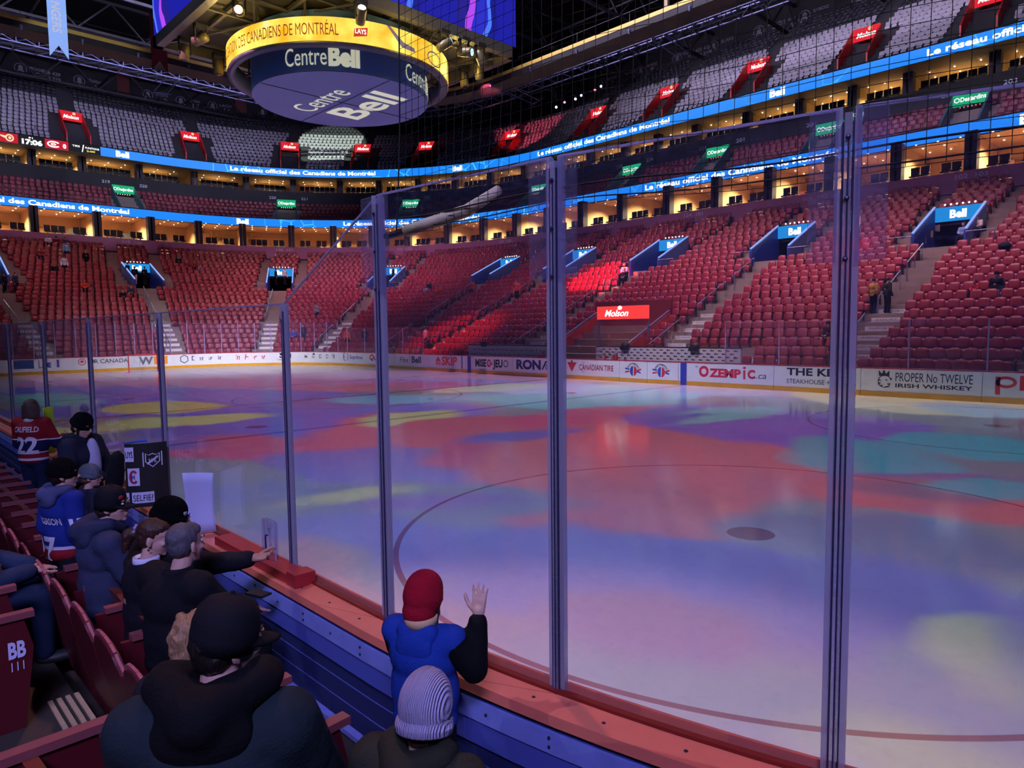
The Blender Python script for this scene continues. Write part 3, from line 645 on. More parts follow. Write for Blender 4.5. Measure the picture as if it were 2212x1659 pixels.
# ------------------------------------------------------------------ seats
RED = M('seat_red', C('84182c'), .45, var=.1, vscale=.7)
REDL = M('seat_red_rim', C('b84a52'), .45)
ARM = M('seat_arm', C('241018'), .5)
def rrect(w, h, r, n=4):
    pts = []
    for cx, cy, a0 in ((w/2-r, h-r, 0), (-w/2+r, h-r, 90), (-w/2+r*.6, r*.6, 180), (w/2-r*.6, r*.6, 270)):
        rr = r if a0 < 180 else r*.6
        pts += [(cx+rr*math.cos(math.radians(a0+90*i/n)), cy+rr*math.sin(math.radians(a0+90*i/n))) for i in range(n+1)]
    return pts
def pillow(mb, w, h, r, th, bulge, n):
    """rounded shell with a softly raised face towards -y"""
    o = rrect(w, h, r, n); k = len(o); cx, cz = 0, h/2
    i1 = [(x*.86, cz+(z-cz)*.86) for x, z in o]; i2 = [(x*.45, cz+(z-cz)*.45) for x, z in o]
    V = [(x, th, z) for x, z in o]+[(x, 0, z) for x, z in o]+[(x, -bulge*.8, z) for x, z in i1]+[(x, -bulge, z) for x, z in i2]
    F = [tuple(range(k-1, -1, -1))]+[(q*k+i, q*k+(i+1) % k, (q+1)*k+(i+1) % k, (q+1)*k+i) for q in range(3) for i in range(k)]+[tuple(3*k+i for i in range(k))]
    F = [f[::-1] for f in F]; return mb.add(V, F)
def seat_back(n=4):   # local +y faces away from the ice; backrest leans back
    mb = MB(); mb.T = Matrix.Translation((0, .1, .53)) @ Matrix.Rotation(math.radians(-13), 4, 'X'); return pillow(mb, .47, .46, .12, .04, .035, n)
def seat_pan(n=4):
    mb = MB(); mb.T = Matrix.Translation((0, -.06, .14)) @ Matrix.Rotation(math.radians(-8), 4, 'X'); return pillow(mb, .43, .37, .1, .05, .05, n)
def seat_arm(x):
    mb = MB(); mb.box((x, .0, .56), (.06, .34, .04)); mb.box((x, .06, .3), (.05, .16, .5)); return mb
def joinmb(*ms):
    r = MB()
    for m in ms: r.add(m.v, m.f)
    return r
me_back, me_pan, me_arm = seat_back().mesh('backrest', True), seat_pan().mesh('seat_pan', True), seat_arm(.28).mesh('armrest')
for m, k in ((me_back, RED), (me_pan, RED), (me_arm, ARM)): m.materials.append(k)
ORD = 'first second third fourth fifth sixth seventh eighth ninth tenth eleventh twelfth thirteenth fourteenth fifteenth sixteenth seventeenth eighteenth nineteenth twentieth'.split()
def blocked(d, s, w=.62):
    for i in range(len(AIS)):
        t = abs(s-ais_at(i, d))
        if d < VOM0-.3 and t < w+.28: return True
        if VOM0-.3 <= d < VOM1+.3 and t < 2.5: return True
        if d >= VOM1+.3 and 1.35 < t < 2.5: return True
    return False
cand = []
for k, d in enumerate(ROWS):
    s0, s1 = sc(d, -.45), sc(d, 3.15); n = int((s1-s0)/.56)
    for j in range(n):
        s = s0+(j+.5)*(s1-s0)/n
        if blocked(d, s): continue
        if d < 3.6 and -9.8 < s < 10.4: continue           # benches
        if d < 7.5 and -2.6 < s < 3.4: continue            # players' tunnel
        p = P(d, s); cand.append((math.hypot(p[0]+15.1, p[1]+25.3), k, s, p, j))
# nearest in view become single seats
vis = [c for c in cand if c[3][1] > -17.2 or c[3][0]+15.1 < (c[3][1]+25.3)*3.3]
vis = [c for c in vis if (c[3][0]+15.13)*1.0 < (c[3][1]+25.31)*6.2]
vis.sort(key=lambda c: c[0])
single = vis[:255]
sk = {(c[1], c[4]) for c in single}
rest = [c for c in cand if (c[1], c[4]) not in sk]
seat0 = None
single.sort(key=lambda c: (c[1], -c[2]))
cnt = {}
for dist, k, s, p, j in single:
    d = ROWS[k]; i = min(range(len(AIS)), key=lambda q: abs(ais_at(q, d)-s)); side = 'right' if s < ais_at(i, d) else 'left'
    q = int((abs(s-ais_at(i, d))-.62)/.56)
    label = f"red seat, {ORD[k] if k < 20 else 'high'} row up, {ORD[min(19, q)]} {side} of the stairs {AISN[i]}"
    rz = math.atan2(p[3], p[2])-PI/2
    if seat0 is None:
        seat0 = thing('arena_seat', label, 'seat', group='red arena seats')
        for nm, me in (('backrest', me_back), ('seat_pan', me_pan), ('armrest', me_arm)): obj(nm, me, parent=seat0)
        r = seat0
    else: r = dup(seat0)
    r['label'] = label[:200]; r.location = (p[0], p[1], lower(d)); r.rotation_euler = (0, 0, rz)
tm = joinmb(seat_back(2), seat_pan(2)); ta = MB(); ta.box((.28, .04, .34), (.07, .2, .5))
pl = [(c[3][0], c[3][1], lower(ROWS[c[1]]), math.atan2(c[3][3], c[3][2])-PI/2) for c in rest]
o = tag(obj('arena_seats', tiled('arena_seats', tm, pl, RED), RED), 'mass of red folding seats filling the lower tier of the far stands', 'seats', kind='stuff')
obj('armrests', tiled('armrests', ta, pl, ARM), ARM, o, kind='stuff')
pl = []
CLV = [(45.2, -11.7), (45.2, -1.75), (45.2, 8.5), (45.2, 18.3), (45.3, 31.5), (39.3, 48.65), (27.5, 59.5), (9.3, 62.6), (-8.5, 62.6)]
CLU = [u_of(32.3, s_of_pt(32.3, q)) for q in CLV]
for k, d in enumerate(CL):
    s0, s1 = sc(d, -.45), sc(d, 3.25); n = int((s1-s0)/.56)
    for j in range(n):
        s = s0+(j+.5)*(s1-s0)/n
        if k < 5 and any(abs(s-sc(d, c)) < 1.7 for c in CLU): continue
        p = P(d, s); pl.append((p[0], p[1], club(d), math.atan2(p[3], p[2])-PI/2))
o = tag(obj('club_seats', tiled('club_seats', tm, pl, RED), M('seat_red_club', C('7a1c30'), .5, var=.1, vscale=.7)), 'rows of dark red club seats between the two blue ribbon screens', 'seats', kind='stuff')
# upper tier
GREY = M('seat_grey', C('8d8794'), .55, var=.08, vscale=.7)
UPV = [(46.7, -11.8), (46.8, -3.1), (46.8, 6.2), (46.8, 15.8), (46.7, 25.0), (46.5, 38.0), (42.0, 49.3), (36.2, 55.6), (29.1, 61.5), (17.6, 64.75), (4.9, 64.85), (-7.5, 64.85)]
UPW = [u_of(34, s_of_pt(34, q)) for q in UPV]
def seat_up():
    mb = MB(); mb.T = Matrix.Translation((0, .08, .46)) @ Matrix.Rotation(math.radians(-14), 4, 'X')
    mb.prism([(x, z) for x, z in rrect(.4, .34, .04, 1)], 'y', 0, .04); return mb
def seat_upan():
    mb = MB(); mb.T = Matrix.Translation((0, -.04, .16)) @ Matrix.Rotation(math.radians(4), 4, 'X')
    mb.prism([(x, z) for x, z in rrect(.38, .22, .04, 1)], 'y', -.05, 0); return mb
gu = []
for k, d in enumerate(UP):
    s0, s1 = sc(d, -.45), sc(d, 3.25); n = int((s1-s0)/.52)
    for j in range(n):
        s = s0+(j+.5)*(s1-s0)/n; t = min((abs(s-sc(d, w)), i) for i, w in enumerate(UPW))
        if k < 7 and t[0] < 2.2: continue
        if k >= 7 and t[0] < .75: continue
        p = P(d, s); gu.append((math.hypot(p[0]+15.1, p[1]+25.3), k, s, p, t[1], t[0]))
grey = sorted([g for g in gu if g[1] < 11 and (g[3][0]+15.13) < (g[3][1]+25.31)*5.2], key=lambda g: g[0])
sg = grey[:280]; sgk = {(g[1], g[2]) for g in sg}
mu, mp = seat_up().mesh('backrest'), seat_upan().mesh('seat_pan')
mu.materials.append(GREY); mp.materials.append(GREY)
g0 = None
sg.sort(key=lambda g: (g[1], -g[2]))
for dist, k, s, p, i, t in sg:
    side = 'left' if s > sc(UP[k], UPW[i]) else 'right'
    label = f"grey seat, {ORD[k]} row up, {ORD[min(19, int(t/.52))]} {side} of the {ORD[i]} red portal from right"
    if g0 is None:
        g0 = thing('upper_tier_seat', label, 'seat', group='grey upper tier seats'); obj('backrest', mu, parent=g0); obj('seat_pan', mp, parent=g0); r = g0
    else: r = dup(g0)
    r['label'] = label; r.location = (p[0], p[1], upper(UP[k])); r.rotation_euler = (0, 0, math.atan2(p[3], p[2])-PI/2)
tu = joinmb(seat_up(), seat_upan())
pl = [(g[3][0], g[3][1], upper(UP[g[1]]), math.atan2(g[3][3], g[3][2])-PI/2) for g in gu if g[1] < 11 and (g[1], g[2]) not in sgk]
tag(obj('upper_tier_seats', tiled('upper_tier_seats', tu, pl, GREY), GREY), 'mass of pale grey seats round the upper tier', 'seats', kind='stuff')
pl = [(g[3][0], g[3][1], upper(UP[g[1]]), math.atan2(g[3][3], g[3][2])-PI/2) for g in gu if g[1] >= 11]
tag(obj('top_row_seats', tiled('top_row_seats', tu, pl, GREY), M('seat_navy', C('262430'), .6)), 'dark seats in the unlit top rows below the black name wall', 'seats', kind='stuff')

# ------------------------------------------------------------------ aisles, portals
STEPM = M('step_paint', C('f0eaf0'), .6, var=.06); STXT = M('step_ink', C('6a5a60'), .6)
def local(d, s, z=0.0):
    """matrix: x along the row (to the viewer's right), y away from the ice, z up"""
    p = P(d, s); n = Vector((p[2], p[3], 0)); x = Vector((n.y, -n.x, 0))
    return Matrix(((x.x, n.x, 0, p[0]), (x.y, n.y, 0, p[1]), (0, 0, 1, z), (0, 0, 0, 1)))
RAIL = M('rail_steel', C('8f93b8'), .35, .7)
for i in range(len(AIS)):
    st = MB(); pa = MB(); tx = MB()
    for k in range(2*len(ROWS)):
        d = 1.35+.43*k; z = lower(1.6+.86*(k//2)) + (.2 if k % 2 else 0)
        if VOM0-.2 < d < VOM1+.1 or d > 24: continue
        if k and d > 2 and k % 2 == 0: pass
        T_ = local(d, ais_at(i, d), z); offs = (0,) if d < VOM0 else (-1.9, 1.9)
        for ox in offs:
            for m in (st, pa, tx): m.T = T_
            w = 1.3 if d < VOM0 else 1.0
            st.box((ox, .21, -.1), (w, .43, .2))
            if d < 8.4:
                pa.box((ox, -.012, -.1), (w-.06, .014, .19)); pa.box((ox, .03, .006), (w-.06, .09, .012))
                if i in (1, 2, 3): put_text(tx, 'EXPORT', lambda x, zz: (x, -.02, zz), -.4, .5, -.12, -.05)
    o = tag(obj('floor_stairs', st, CONC), kind='structure')
    tag(obj('trim_step_edge', pa, STEPM), kind='structure')
    if tx.v: tag(obj('trim_step_lettering', tx, STXT), kind='structure')
    # centre rails
    for d0, d1 in ((2.6, 5.6), (7.2, 10.2), (11.2, 13.6)):
        a, b = local(d0, ais_at(i, d0), lower(d0)), local(d1, ais_at(i, d1), lower(d1)); mb = MB()
        A, B = a @ Vector((-.45, 0, 0)), b @ Vector((-.45, 0, 0)); up = Vector((0, 0, .95))
        mb.tube([A, A+up, B+up, B], .03, 6)
        m = (A+B)/2; mb.tube([m, m+up], .025, 6)
        obj('handrail', mb, RAIL, label=f"steel handrail on the {['lowest', 'middle', 'upper'][(2.6, 7.2, 11.2).index(d0)]} flight of the stairs {AISN[i]}", cat='handrail', group='aisle handrails')
BLUEW = M('portal_blue', C('2a3f9c'), .5, var=.15, vscale=1.2); BLUED = M('portal_blue_dark', C('1d2c70'), .5)
BELL = E('sign_blue', C('1a90e0'), 1.0); WHT = E('led_white', (1, 1, 1), 1.5); DARK = M('opening_shade', (.008, .008, .012), .9)  # near black colour stands in for the shade inside the portals
EDGE = E('rail_led', C('8fb0ff'), 1.1)
def in_T(T): m = MB(); m.T = T; return m
for i in range(len(AIS)):
    s = ais_at(i, 16.5); T0 = local(16.5, s, 0); t = thing('stand_portal', f'blue walled portal with a lit blue sign above the stairs {AISN[i]}', 'portal', group='blue lower tier portals')
    z0 = lower(VOM0)+.02; y0, y1 = VOM0-16.5, VOM1-16.5
    for sx in (-1, 1):
        m = in_T(T0); m.prism([(y0, z0-.3), (y0, z0+1.1), (y1, lower(VOM1)+1.15), (y1, z0-.3)], 'x', sx*VW-.09, sx*VW+.09)
        obj('side_wall', m, BLUEW, t)
        m = in_T(T0); m.bar((sx*VW, y0, z0+1.17), (sx*VW, y1, lower(VOM1)+1.22), .1, .06)
        obj('light_rail', m, EDGE, t)
    m = in_T(T0); m.box((0, y1-.12, lower(VOM1)+.72), (2*VW-.18, .12, .8)); obj('sign', m, BELL, t)
    m = in_T(T0); put_text(m, 'Bell', lambda x, z: (x, y1-.19, z), -.42, .42, lower(VOM1)+.5, lower(VOM1)+.92, .05); sg_ = obj('lettering', m, WHT, t)
    m = in_T(T0); m.box((0, (y0+y1)/2+1.6, z0-.03), (2*VW, y1-y0+3.2, .06)); obj('landing', m, CONC, t)
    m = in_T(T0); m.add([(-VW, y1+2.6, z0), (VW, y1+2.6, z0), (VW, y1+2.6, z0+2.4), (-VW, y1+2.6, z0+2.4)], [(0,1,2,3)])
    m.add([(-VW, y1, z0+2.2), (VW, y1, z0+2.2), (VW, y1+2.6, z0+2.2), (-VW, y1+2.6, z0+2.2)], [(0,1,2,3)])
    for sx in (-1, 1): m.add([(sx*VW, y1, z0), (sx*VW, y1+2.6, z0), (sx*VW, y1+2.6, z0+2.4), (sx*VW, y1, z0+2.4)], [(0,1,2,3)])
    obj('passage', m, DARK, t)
    m = in_T(T0)
    for k in range(6): m.ball((-.75+.3*k, y1+.1, lower(VOM1)+1.3), .06, 8, 5)
    obj('marker_lights', m, WHT, t)
    m = in_T(T0); m.tube([(-VW-1.3, y0-.1, z0), (-VW-1.3, y0-.1, z0+1), (-VW, y0-.1, z0+1), (-VW, y0-.1, z0)], .025, 6); m.tube([(VW+1.3, y0-.1, z0), (VW+1.3, y0-.1, z0+1), (VW, y0-.1, z0+1), (VW, y0-.1, z0)], .025, 6); obj('guard_rail', m, RAIL, t)
GRN = E('sign_green', C('18b077'), .95); TEAL = M('portal_teal', C('4a6a78'), .5, var=.15)
PW = ['at the right frame edge', 'beside the thick clear post', 'second from the thick clear post', 'third from the thick clear post', 'at the second clear post', 'before the corner of the rink', 'in the far corner', 'at the far end, under the score display', 'past the left frame edge']
for i, u in enumerate(CLU):
    T0 = local(29, sc(29, u), 0); t = thing('club_portal', f'club portal with green lit sign, {PW[i]}', 'portal', group='green club tier portals')
    zf = club(27.2); y0, y1 = -1.6, 1.6; zt = club(30.6)
    for sx in (-1, 1):
        m = in_T(T0); m.prism([(y0, zf), (y0, zf+1.1), (y1, zt+1.5), (y1, zf)], 'x', sx*1.15-.06, sx*1.15+.06); obj('side_wall', m, TEAL, t)
    m = in_T(T0); m.box((0, y1-.1, zt+1.15), (2.2, .1, .85)); obj('sign', m, GRN, t)
    m = in_T(T0); fn = lambda x, z: (x, y1-.17, z); put_text(m, 'Desjardins', fn, -.6, .95, zt+1.0, zt+1.3, .02)
    for k in range(6):
        a, b = k*PI/3+PI/6, (k+1)*PI/3+PI/6; shape(m, [(-.82+.19*math.cos(a), zt+1.15+.19*math.sin(a)), (-.82+.19*math.cos(b), zt+1.15+.19*math.sin(b)), (-.82+.13*math.cos(b), zt+1.15+.13*math.sin(b)), (-.82+.13*math.cos(a), zt+1.15+.13*math.sin(a))], fn)
    obj('lettering', m, WHT, t)
    m = in_T(T0); m.box((0, y1+.3, zf+1.2), (2.2, .05, 2.4)); obj('doorway', m, M('club_passage', C('5a4a34'), .7), t)
    m = in_T(T0)
    for k in range(6): m.ball((-.6+.24*k, y1-.2, zt+.6), .05, 8, 5)
    obj('marker_lights', m, E('led_red', (1, .15, .1), 1.2) if i < 5 else WHT, t)
MOL = E('sign_red', C('e02030'), .95); REDW = M('portal_red', C('b01c22'), .5, var=.1); TIMB = M('portal_inside', C('8a6a40'), .7)
UPN = ORD
for i, u in enumerate(UPW):
    T0 = local(32.5, sc(32.5, u), 0); t = thing('upper_portal', f'upper tier portal with a red lit sign, {ORD[i]} from the right frame edge', 'portal', group='red upper tier portals')
    zf = upper(30.9); y0, y1 = -1.5, 1.5; zt = upper(34)
    for sx in (-1, 1):
        m = in_T(T0); m.prism([(y0, zf), (y0, zf+1.1), (y1, zt+1.6), (y1, zf)], 'x', sx*1.1-.06, sx*1.1+.06); obj('side_wall', m, REDW, t)
    m = in_T(T0); m.box((0, y1-.1, zt+1.1), (2.1, .1, 1.0)); obj('sign', m, MOL, t)
    m = in_T(T0); fn = lambda x, z: (x, y1-.17, z); put_text(m, 'Molson', fn, -.75, .75, zt+.85, zt+1.2, .03, .3); obj('lettering', m, WHT, t)
    m = in_T(T0); disc_shape(m, .3, zt+1.4, .16, .16, fn); obj('emblem', m, E('emblem_tan', C('e8c890'), 1), t)
    m = in_T(T0); m.box((0, y1+.2, zf+1.2), (2.1, .05, 2.6)); obj('doorway', m, TIMB, t)
    m = in_T(T0); m.box((-.3, y1+.1, zf+1.7), (.25, .05, .5)); obj('lamp', m, E('lamp_warm', (1, .85, .55), 3.0), t)

# ------------------------------------------------------------------ ribbon screens
def ribbon_mat():
    m = bpy.data.materials.new('ribbon_blue'); m.use_nodes = True; nt = m.node_tree; b = nt.nodes['Principled BSDF']; N = nt.nodes.new; K = nt.links.new
    tc = N('ShaderNodeTexCoord'); vo = N('ShaderNodeTexVoronoi'); vo.feature = 'DISTANCE_TO_EDGE'; vo.inputs['Scale'].default_value = .55
    K(tc.outputs['Object'], vo.inputs['Vector'])
    mr = N('ShaderNodeMapRange'); mr.inputs[1].default_value = 0; mr.inputs[2].default_value = .03; mr.inputs[3].default_value = 1; mr.inputs[4].default_value = 0
    K(vo.outputs['Distance'], mr.inputs[0])
    no = N('ShaderNodeTexNoise'); no.inputs['Scale'].default_value = .09; K(tc.outputs['Object'], no.inputs['Vector'])
    m2 = N('ShaderNodeMapRange'); m2.inputs[1].default_value = .5; m2.inputs[2].default_value = .6; K(no.outputs['Fac'], m2.inputs[0])
    mu = N('ShaderNodeMath'); mu.operation = 'MULTIPLY'; K(mr.outputs[0], mu.inputs[0]); K(m2.outputs[0], mu.inputs[1])
    mx = N('ShaderNodeMix'); mx.data_type = 'RGBA'; K(mu.outputs[0], mx.inputs[0]); mx.inputs[6].default_value = (*C('1672d6'), 1); mx.inputs[7].default_value = (*C('4fd0f4'), 1)
    b.inputs['Base Color'].default_value = (0, 0, 0, 1); K(mx.outputs[2], b.inputs['Emission Color']); b.inputs['Emission Strength'].default_value = 1.5
    return m
RIB = ribbon_mat(); CASE = M('screen_case', C('12131c'), .5)
def rsweep(d, z0, z1, u0=0.0, u1=7.99, n=400): return sweep([(d, z0), (d, z1)], urange(u0, u1, n))
def rfn(d, sl, lift=.03):
    def fn(x, z):
        p = P(d, sl-x); return (p[0]-p[2]*lift, p[1]-p[3]*lift, z)
    return fn
RIBS = []
for d, z0, z1, nm, seg in ((26.5, 15.02, 15.92, 'lower', [('L', 93.4), ('B', 64.99), ('L', 52.86), ('B', 25.43), ('L', 13.29), ('B', -15.13)]), (30.0, 21.76, 22.68, 'upper', [('B', 81.99), ('L', 69.87), ('B', 42.44), ('L', 30.31), ('B', 3.12), ('L', -8.74)])):
    t = thing('ribbon_screen', f"{nm} blue ribbon screen circling the arena with white lettering", 'screen', group='blue ribbon screens')
    m = rsweep(d, z0, z1); obj('screen', m, RIB, t)
    m = sweep([(d+.02, z0), (d-.06, z0-.06), (d-.06, z0-.02)], urange(0, 7.99, 200)); obj('lower_edge', m, CASE, t)
    m = sweep([(d-.02, z1), (d-.06, z1+.08), (d+.3, z1+.08)], urange(0, 7.99, 200)); obj('upper_edge', m, CASE, t)
    m = MB()
    for kind, sl in seg:
        if kind == 'L': put_text(m, 'Le réseau officiel des Canadiens de Montréal', rfn(d, sl), 0, 17.3, z0+.27, z0+.72, .03)
        else: put_text(m, 'Bell', rfn(d, sl), 0, 1.32, z0+.18, z0+.74, .05)
    obj('lettering', m, WHT, t)
    if nm == 'upper':
        BLK = E('screen_black', (.01, .01, .012), 1); RDS = E('screen_red', C('c01c30'), 1)
        fn = rfn(d, 95.5, .02)
        for a, b, k, q in ((0, 12.03, BLK, 'score_panel'), ):
            m = MB(); m.sheet([[rfn(d, 95.5, .015)(a+(b-a)*i/30, z) for z in (z0, z1)] for i in range(31)]); obj(q, m, k, t)
        m = MB()
        for a, b in ((2.0, 4.7), (6.97, 9.05)): m.sheet([[rfn(d, 95.5, .025)(a+(b-a)*i/8, z) for z in (z0, z1)] for i in range(9)])
        obj('team_panel', m, RDS, t)
        fn = rfn(d, 95.5, .04); m = MB()
        put_text(m, '17:06', fn, 5.0, 6.75, z0+.1, z0+.55, .05); put_text(m, 'P1', fn, 5.6, 5.95, z0+.66, z0+.82, .03); put_text(m, '0', fn, 8.55, 8.85, z0+.2, z0+.6, .05); put_text(m, 'TIRS', fn, 9.4, 10.1, z0+.55, z0+.72, .02); put_text(m, 'PUNITIONS', fn, 10.6, 11.9, z0+.5, z0+.68, .02)
        shape(m, [(10.25, z0+.1), (10.35, z0+.1), (10.5, z0+.85), (10.4, z0+.85)], fn); ring_shape(m, 7.75, z0+.45, .6, .33, .14, fn, 35, 325); ring_shape(m, 7.72, z0+.45, .24, .12, .08, fn)
        obj('score_lettering', m, WHT, t)
        m = MB(); ring_shape(m, 4.0, z0+.45, .36, .36, .13, fn); disc_shape(m, 4.02, z0+.46, .13, .15, fn); shape(m, [(3.1, z0+.66), (3.72, z0+.62), (3.62, z0+.36), (3.35, z0+.48)], fn); obj('round_emblem', m, E('emblem_pale', C('f4d8b0'), 1.1), t)
        m = MB(); put_text(m, '2:00', fn, 10.7, 11.5, z0+.18, z0+.36, .02); obj('yellow_lettering', m, E('led_yellow', (1, .75, .1), 1.2), t)

# ------------------------------------------------------------------ private boxes behind the ribbons
COLM = M('column_dark', C('2a2634'), .6, var=.15); BLKC = M('chair_black', C('121218'), .5); CNT = M('counter', C('7a6a58'), .4); WOODP = M('wood_panel', C('9a7440'), .5, var=.15)
DL = E('downlight', (1, .85, .55), 5)
def chair_box():
    m = MB(); m.box((0, 0, .5), (.54, .5, .1)); m.box((0, .22, .85), (.54, .1, .62)); m.box((0, 0, .22), (.1, .1, .5)); m.box((.28, 0, .68), (.05, .4, .05)); return m
me_ch = chair_box().mesh('box_chair'); me_ch.materials.append(BLKC)
nch = 0
for lev, (d0, d1, zf, zc, pts, chd) in enumerate(((24.9, 31.5, 11.62, 15.0, [87.4, 82.39, 76.97, 71.9, 67.1, 62.49, 57.17, 52.43, 47.9, 43.52, 38.47, 33.7, 29.0, 24.4, 19.8, 15.01, 9.97, 5.26, .65, -4.0, -8.5, -12.9, -17.5, -22], 1), (31.5, 36.9, 19.62, 21.72, [95, 90.3, 85.83, 80.3, 74.48, 68.8, 63.42, 57.83, 53, 48, 43.2, 38.4, 33.6, 28.8, 24, 19.4, 15.4, 11.14, 6.02, 1.26, -3.0, -7.0, -12.5, -17.5, -22], 2))):
    us_ = [u_of(25 if lev == 0 else 30.5, s) for s in pts]
    for k in range(len(pts)-1):
        d = d0; ua, ub = us_[k], us_[k+1]; um = (ua+ub)/2; nmz = ('lower', 'upper')[lev]
        t = thing('private_box', f'warmly lit private box on the {nmz} level, {ORD[k]} from the left' if k < 20 else f'warmly lit private box on the {nmz} level, {ORD[k-20]} past the thick post', 'private box', group=f'{nmz} level private boxes')
        Ta = local(d, sc(d, ua), 0); L = abs(sc(d, ua)-sc(d, ub))
        m = in_T(Ta); m.box((0, .35, (zf+zc)/2), (.7, .7, zc-zf)); obj('column', m, COLM, t)
        m = in_T(Ta); m.box((0, (d1-d0)/2, (zf+zc)/2), (.14, d1-d0, zc-zf)); obj('side_partition', m, MATS['suite_wall'], t)
        Tm = local(d, sc(d, um), 0)
        m = in_T(Tm); m.box((0, 2.6, zf+.55), (L*.62, .5, 1.1)); obj('counter', m, CNT, t)
        m = in_T(Tm); m.box((-L*.22 if k % 2 else L*.2, d1-d0-.15, zf+1.1), (1.1, .1, 2.1)); obj('wood_panel', m, WOODP, t)
        m = in_T(Tm)
        for x in (-.3, 0, .3):
            for y in (1.2, 2.7, 4.3): m.lathe([(.06, 0), (.06, .03)], 8, (x*L, y, zc-.06))
        obj('downlights', m, DL, t)
        m = in_T(Tm); m.box(((L*.3 if k % 3 else -L*.3), 4.9, zf+1.75), (1.0, .06, .6)); obj('television', m, E('tv_glow', C('c04038'), .6) if k % 3 == 0 else BLKC, t)
        p = Tm @ Vector((0, 2.9, zc-.07)); light('box_lamp', 'AREA', p, (p.x, p.y, 0), 1900 if lev == 0 else 1500, (1, .78, .42), 2.2, spread=135)
        for r in range(chd):
            if lev == 1 and r: break
            n = int((L-1.2)/.62)
            for j in range(n):
                x = (j-(n-1)/2)*.62
                if lev == 0 and j == n//2: continue
                q = Tm @ Vector((x, .75, 0)); pn = P(d, sc(d, um)); nch += 1
                if nch > 300: continue
                r_ = obj('box_chair', me_ch, loc=(q.x, q.y, zf+(.6 if lev == 0 else .3)), rz=math.atan2(pn[3], pn[2])-PI/2, label=f"{ORD[j]} black chair in the {ORD[k] if k < 20 else ORD[k-20]} {nmz} box {'from the left' if k < 20 else 'past the thick post'}", cat='chair', group=f'black chairs in the {nmz} boxes')
NUMT = M('number_paint', C('d8d4e0'), .6)
m = MB()
for tx, s in (('119  120', 73.24), ('120  121', 57.46), ('121  122', 43.4), ('122  123', 30), ('123  124', 16.4), ('124  101', 7.02), ('101  102', -3.2), ('102  103', -13.08)): put_text(m, tx, rfn(24.55, s+.9, .02), 0, 1.8, 11.98, 12.25, .02)
obj('trim_section_numbers', m, NUMT, kind='structure')
m = MB()
for i, (a, b) in enumerate((('202', '203'), ('201', '202'), ('224', '201'), ('223', '224'), ('222', '223'), ('221', '222'), ('220', '221'), ('219', '220'))):
    c = sc(31.4, CLU[i])
    for tx, o in ((a, 2.3), (b, -1.5)): put_text(m, tx, rfn(31.4, c+o, .03), 0, .8, 19.2, 19.5, .02)
obj('trim_club_numbers', m, NUMT, kind='structure')
# retired names on the black wall
NAM = [('PROVOST', '5', 108.56), ('BÉLIVEAU', '4', 102.66), ('JOHNSON', '10', 95.0), ('ROBINSON', '17', 91.05), ('LACH', '16', 87.11), ('HARVEY', '3', 80.68), ('GAINEY', '', 55.72), ('CORRIVEAU', '', 52.24), ('POTVIN', '5', 45.49), ("O'BRIEN", '', 41.89), ('LAPOINTE', '2', 37.88), ('RICHARD', '9', 30.49), ('MORENZ', '1', 24.62), ('HALL', '3', 19.6), ('BLAKE', '', 14.99), ('MANTHA', '2', 9.75), ('RAYMOND', '', 5.0), ('VÉZINA', '1', -.13)]
PALE = M('mural_grey', C('7d7a8a'), .7)
for k, (nm, nu, s) in enumerate(NAM):
    t = thing('wall_mural', f'grey painted portrait roundel and name on the black upper wall, {ORD[k]} from the left', 'mural', group='portrait roundels on the black wall')
    fn = rfn(42.9, s+1.6, .0); z = 33.2; m = MB(); ring_shape(m, .6, z, .62, .62, .08, fn)
    disc_shape(m, .62, z+.12, .24, .3, fn, 14); shape(m, [(.2, z-.45), (1.05, z-.45), (.9, z-.12), (.35, z-.12)], fn); obj('portrait', m, PALE, t)
    m = MB(); put_text(m, nm, fn, 1.5, 3.0, z+.1, z+.42, .03)
    if nu: put_text(m, nu, fn, 2.05, 2.05+.42*len(nu), z-.75, z-.1, .02)
    obj('lettering', m, PALE, t)
m = MB()
for tx, ty, s in (('428 429', '328 329', 106.51), ('434 435', '334 335', 27.31), ('435 436', '335 336', 17.25), ('436 401', '336 301', 7.81), ('432 433', '332 333', 47.5)):
    for k, w in enumerate((tx, ty)): put_text(m, w, rfn(42.9, s+1.0, .0), 0, 1.9, 33.2-.6*k, 33.55-.6*k, .02)
obj('trim_wall_numbers', m, PALE, kind='structure')
m = MB()
for s in (98.81, 84.44, 115): m.sheet([[rfn(42.9, s+.7, .01)(x, z) for z in (30.5, 35.5)] for x in (0, .7, 1.4)])
obj('trim_wall_red_strips', m, M('mural_red', C('5a1a1c'), .7), kind='structure')

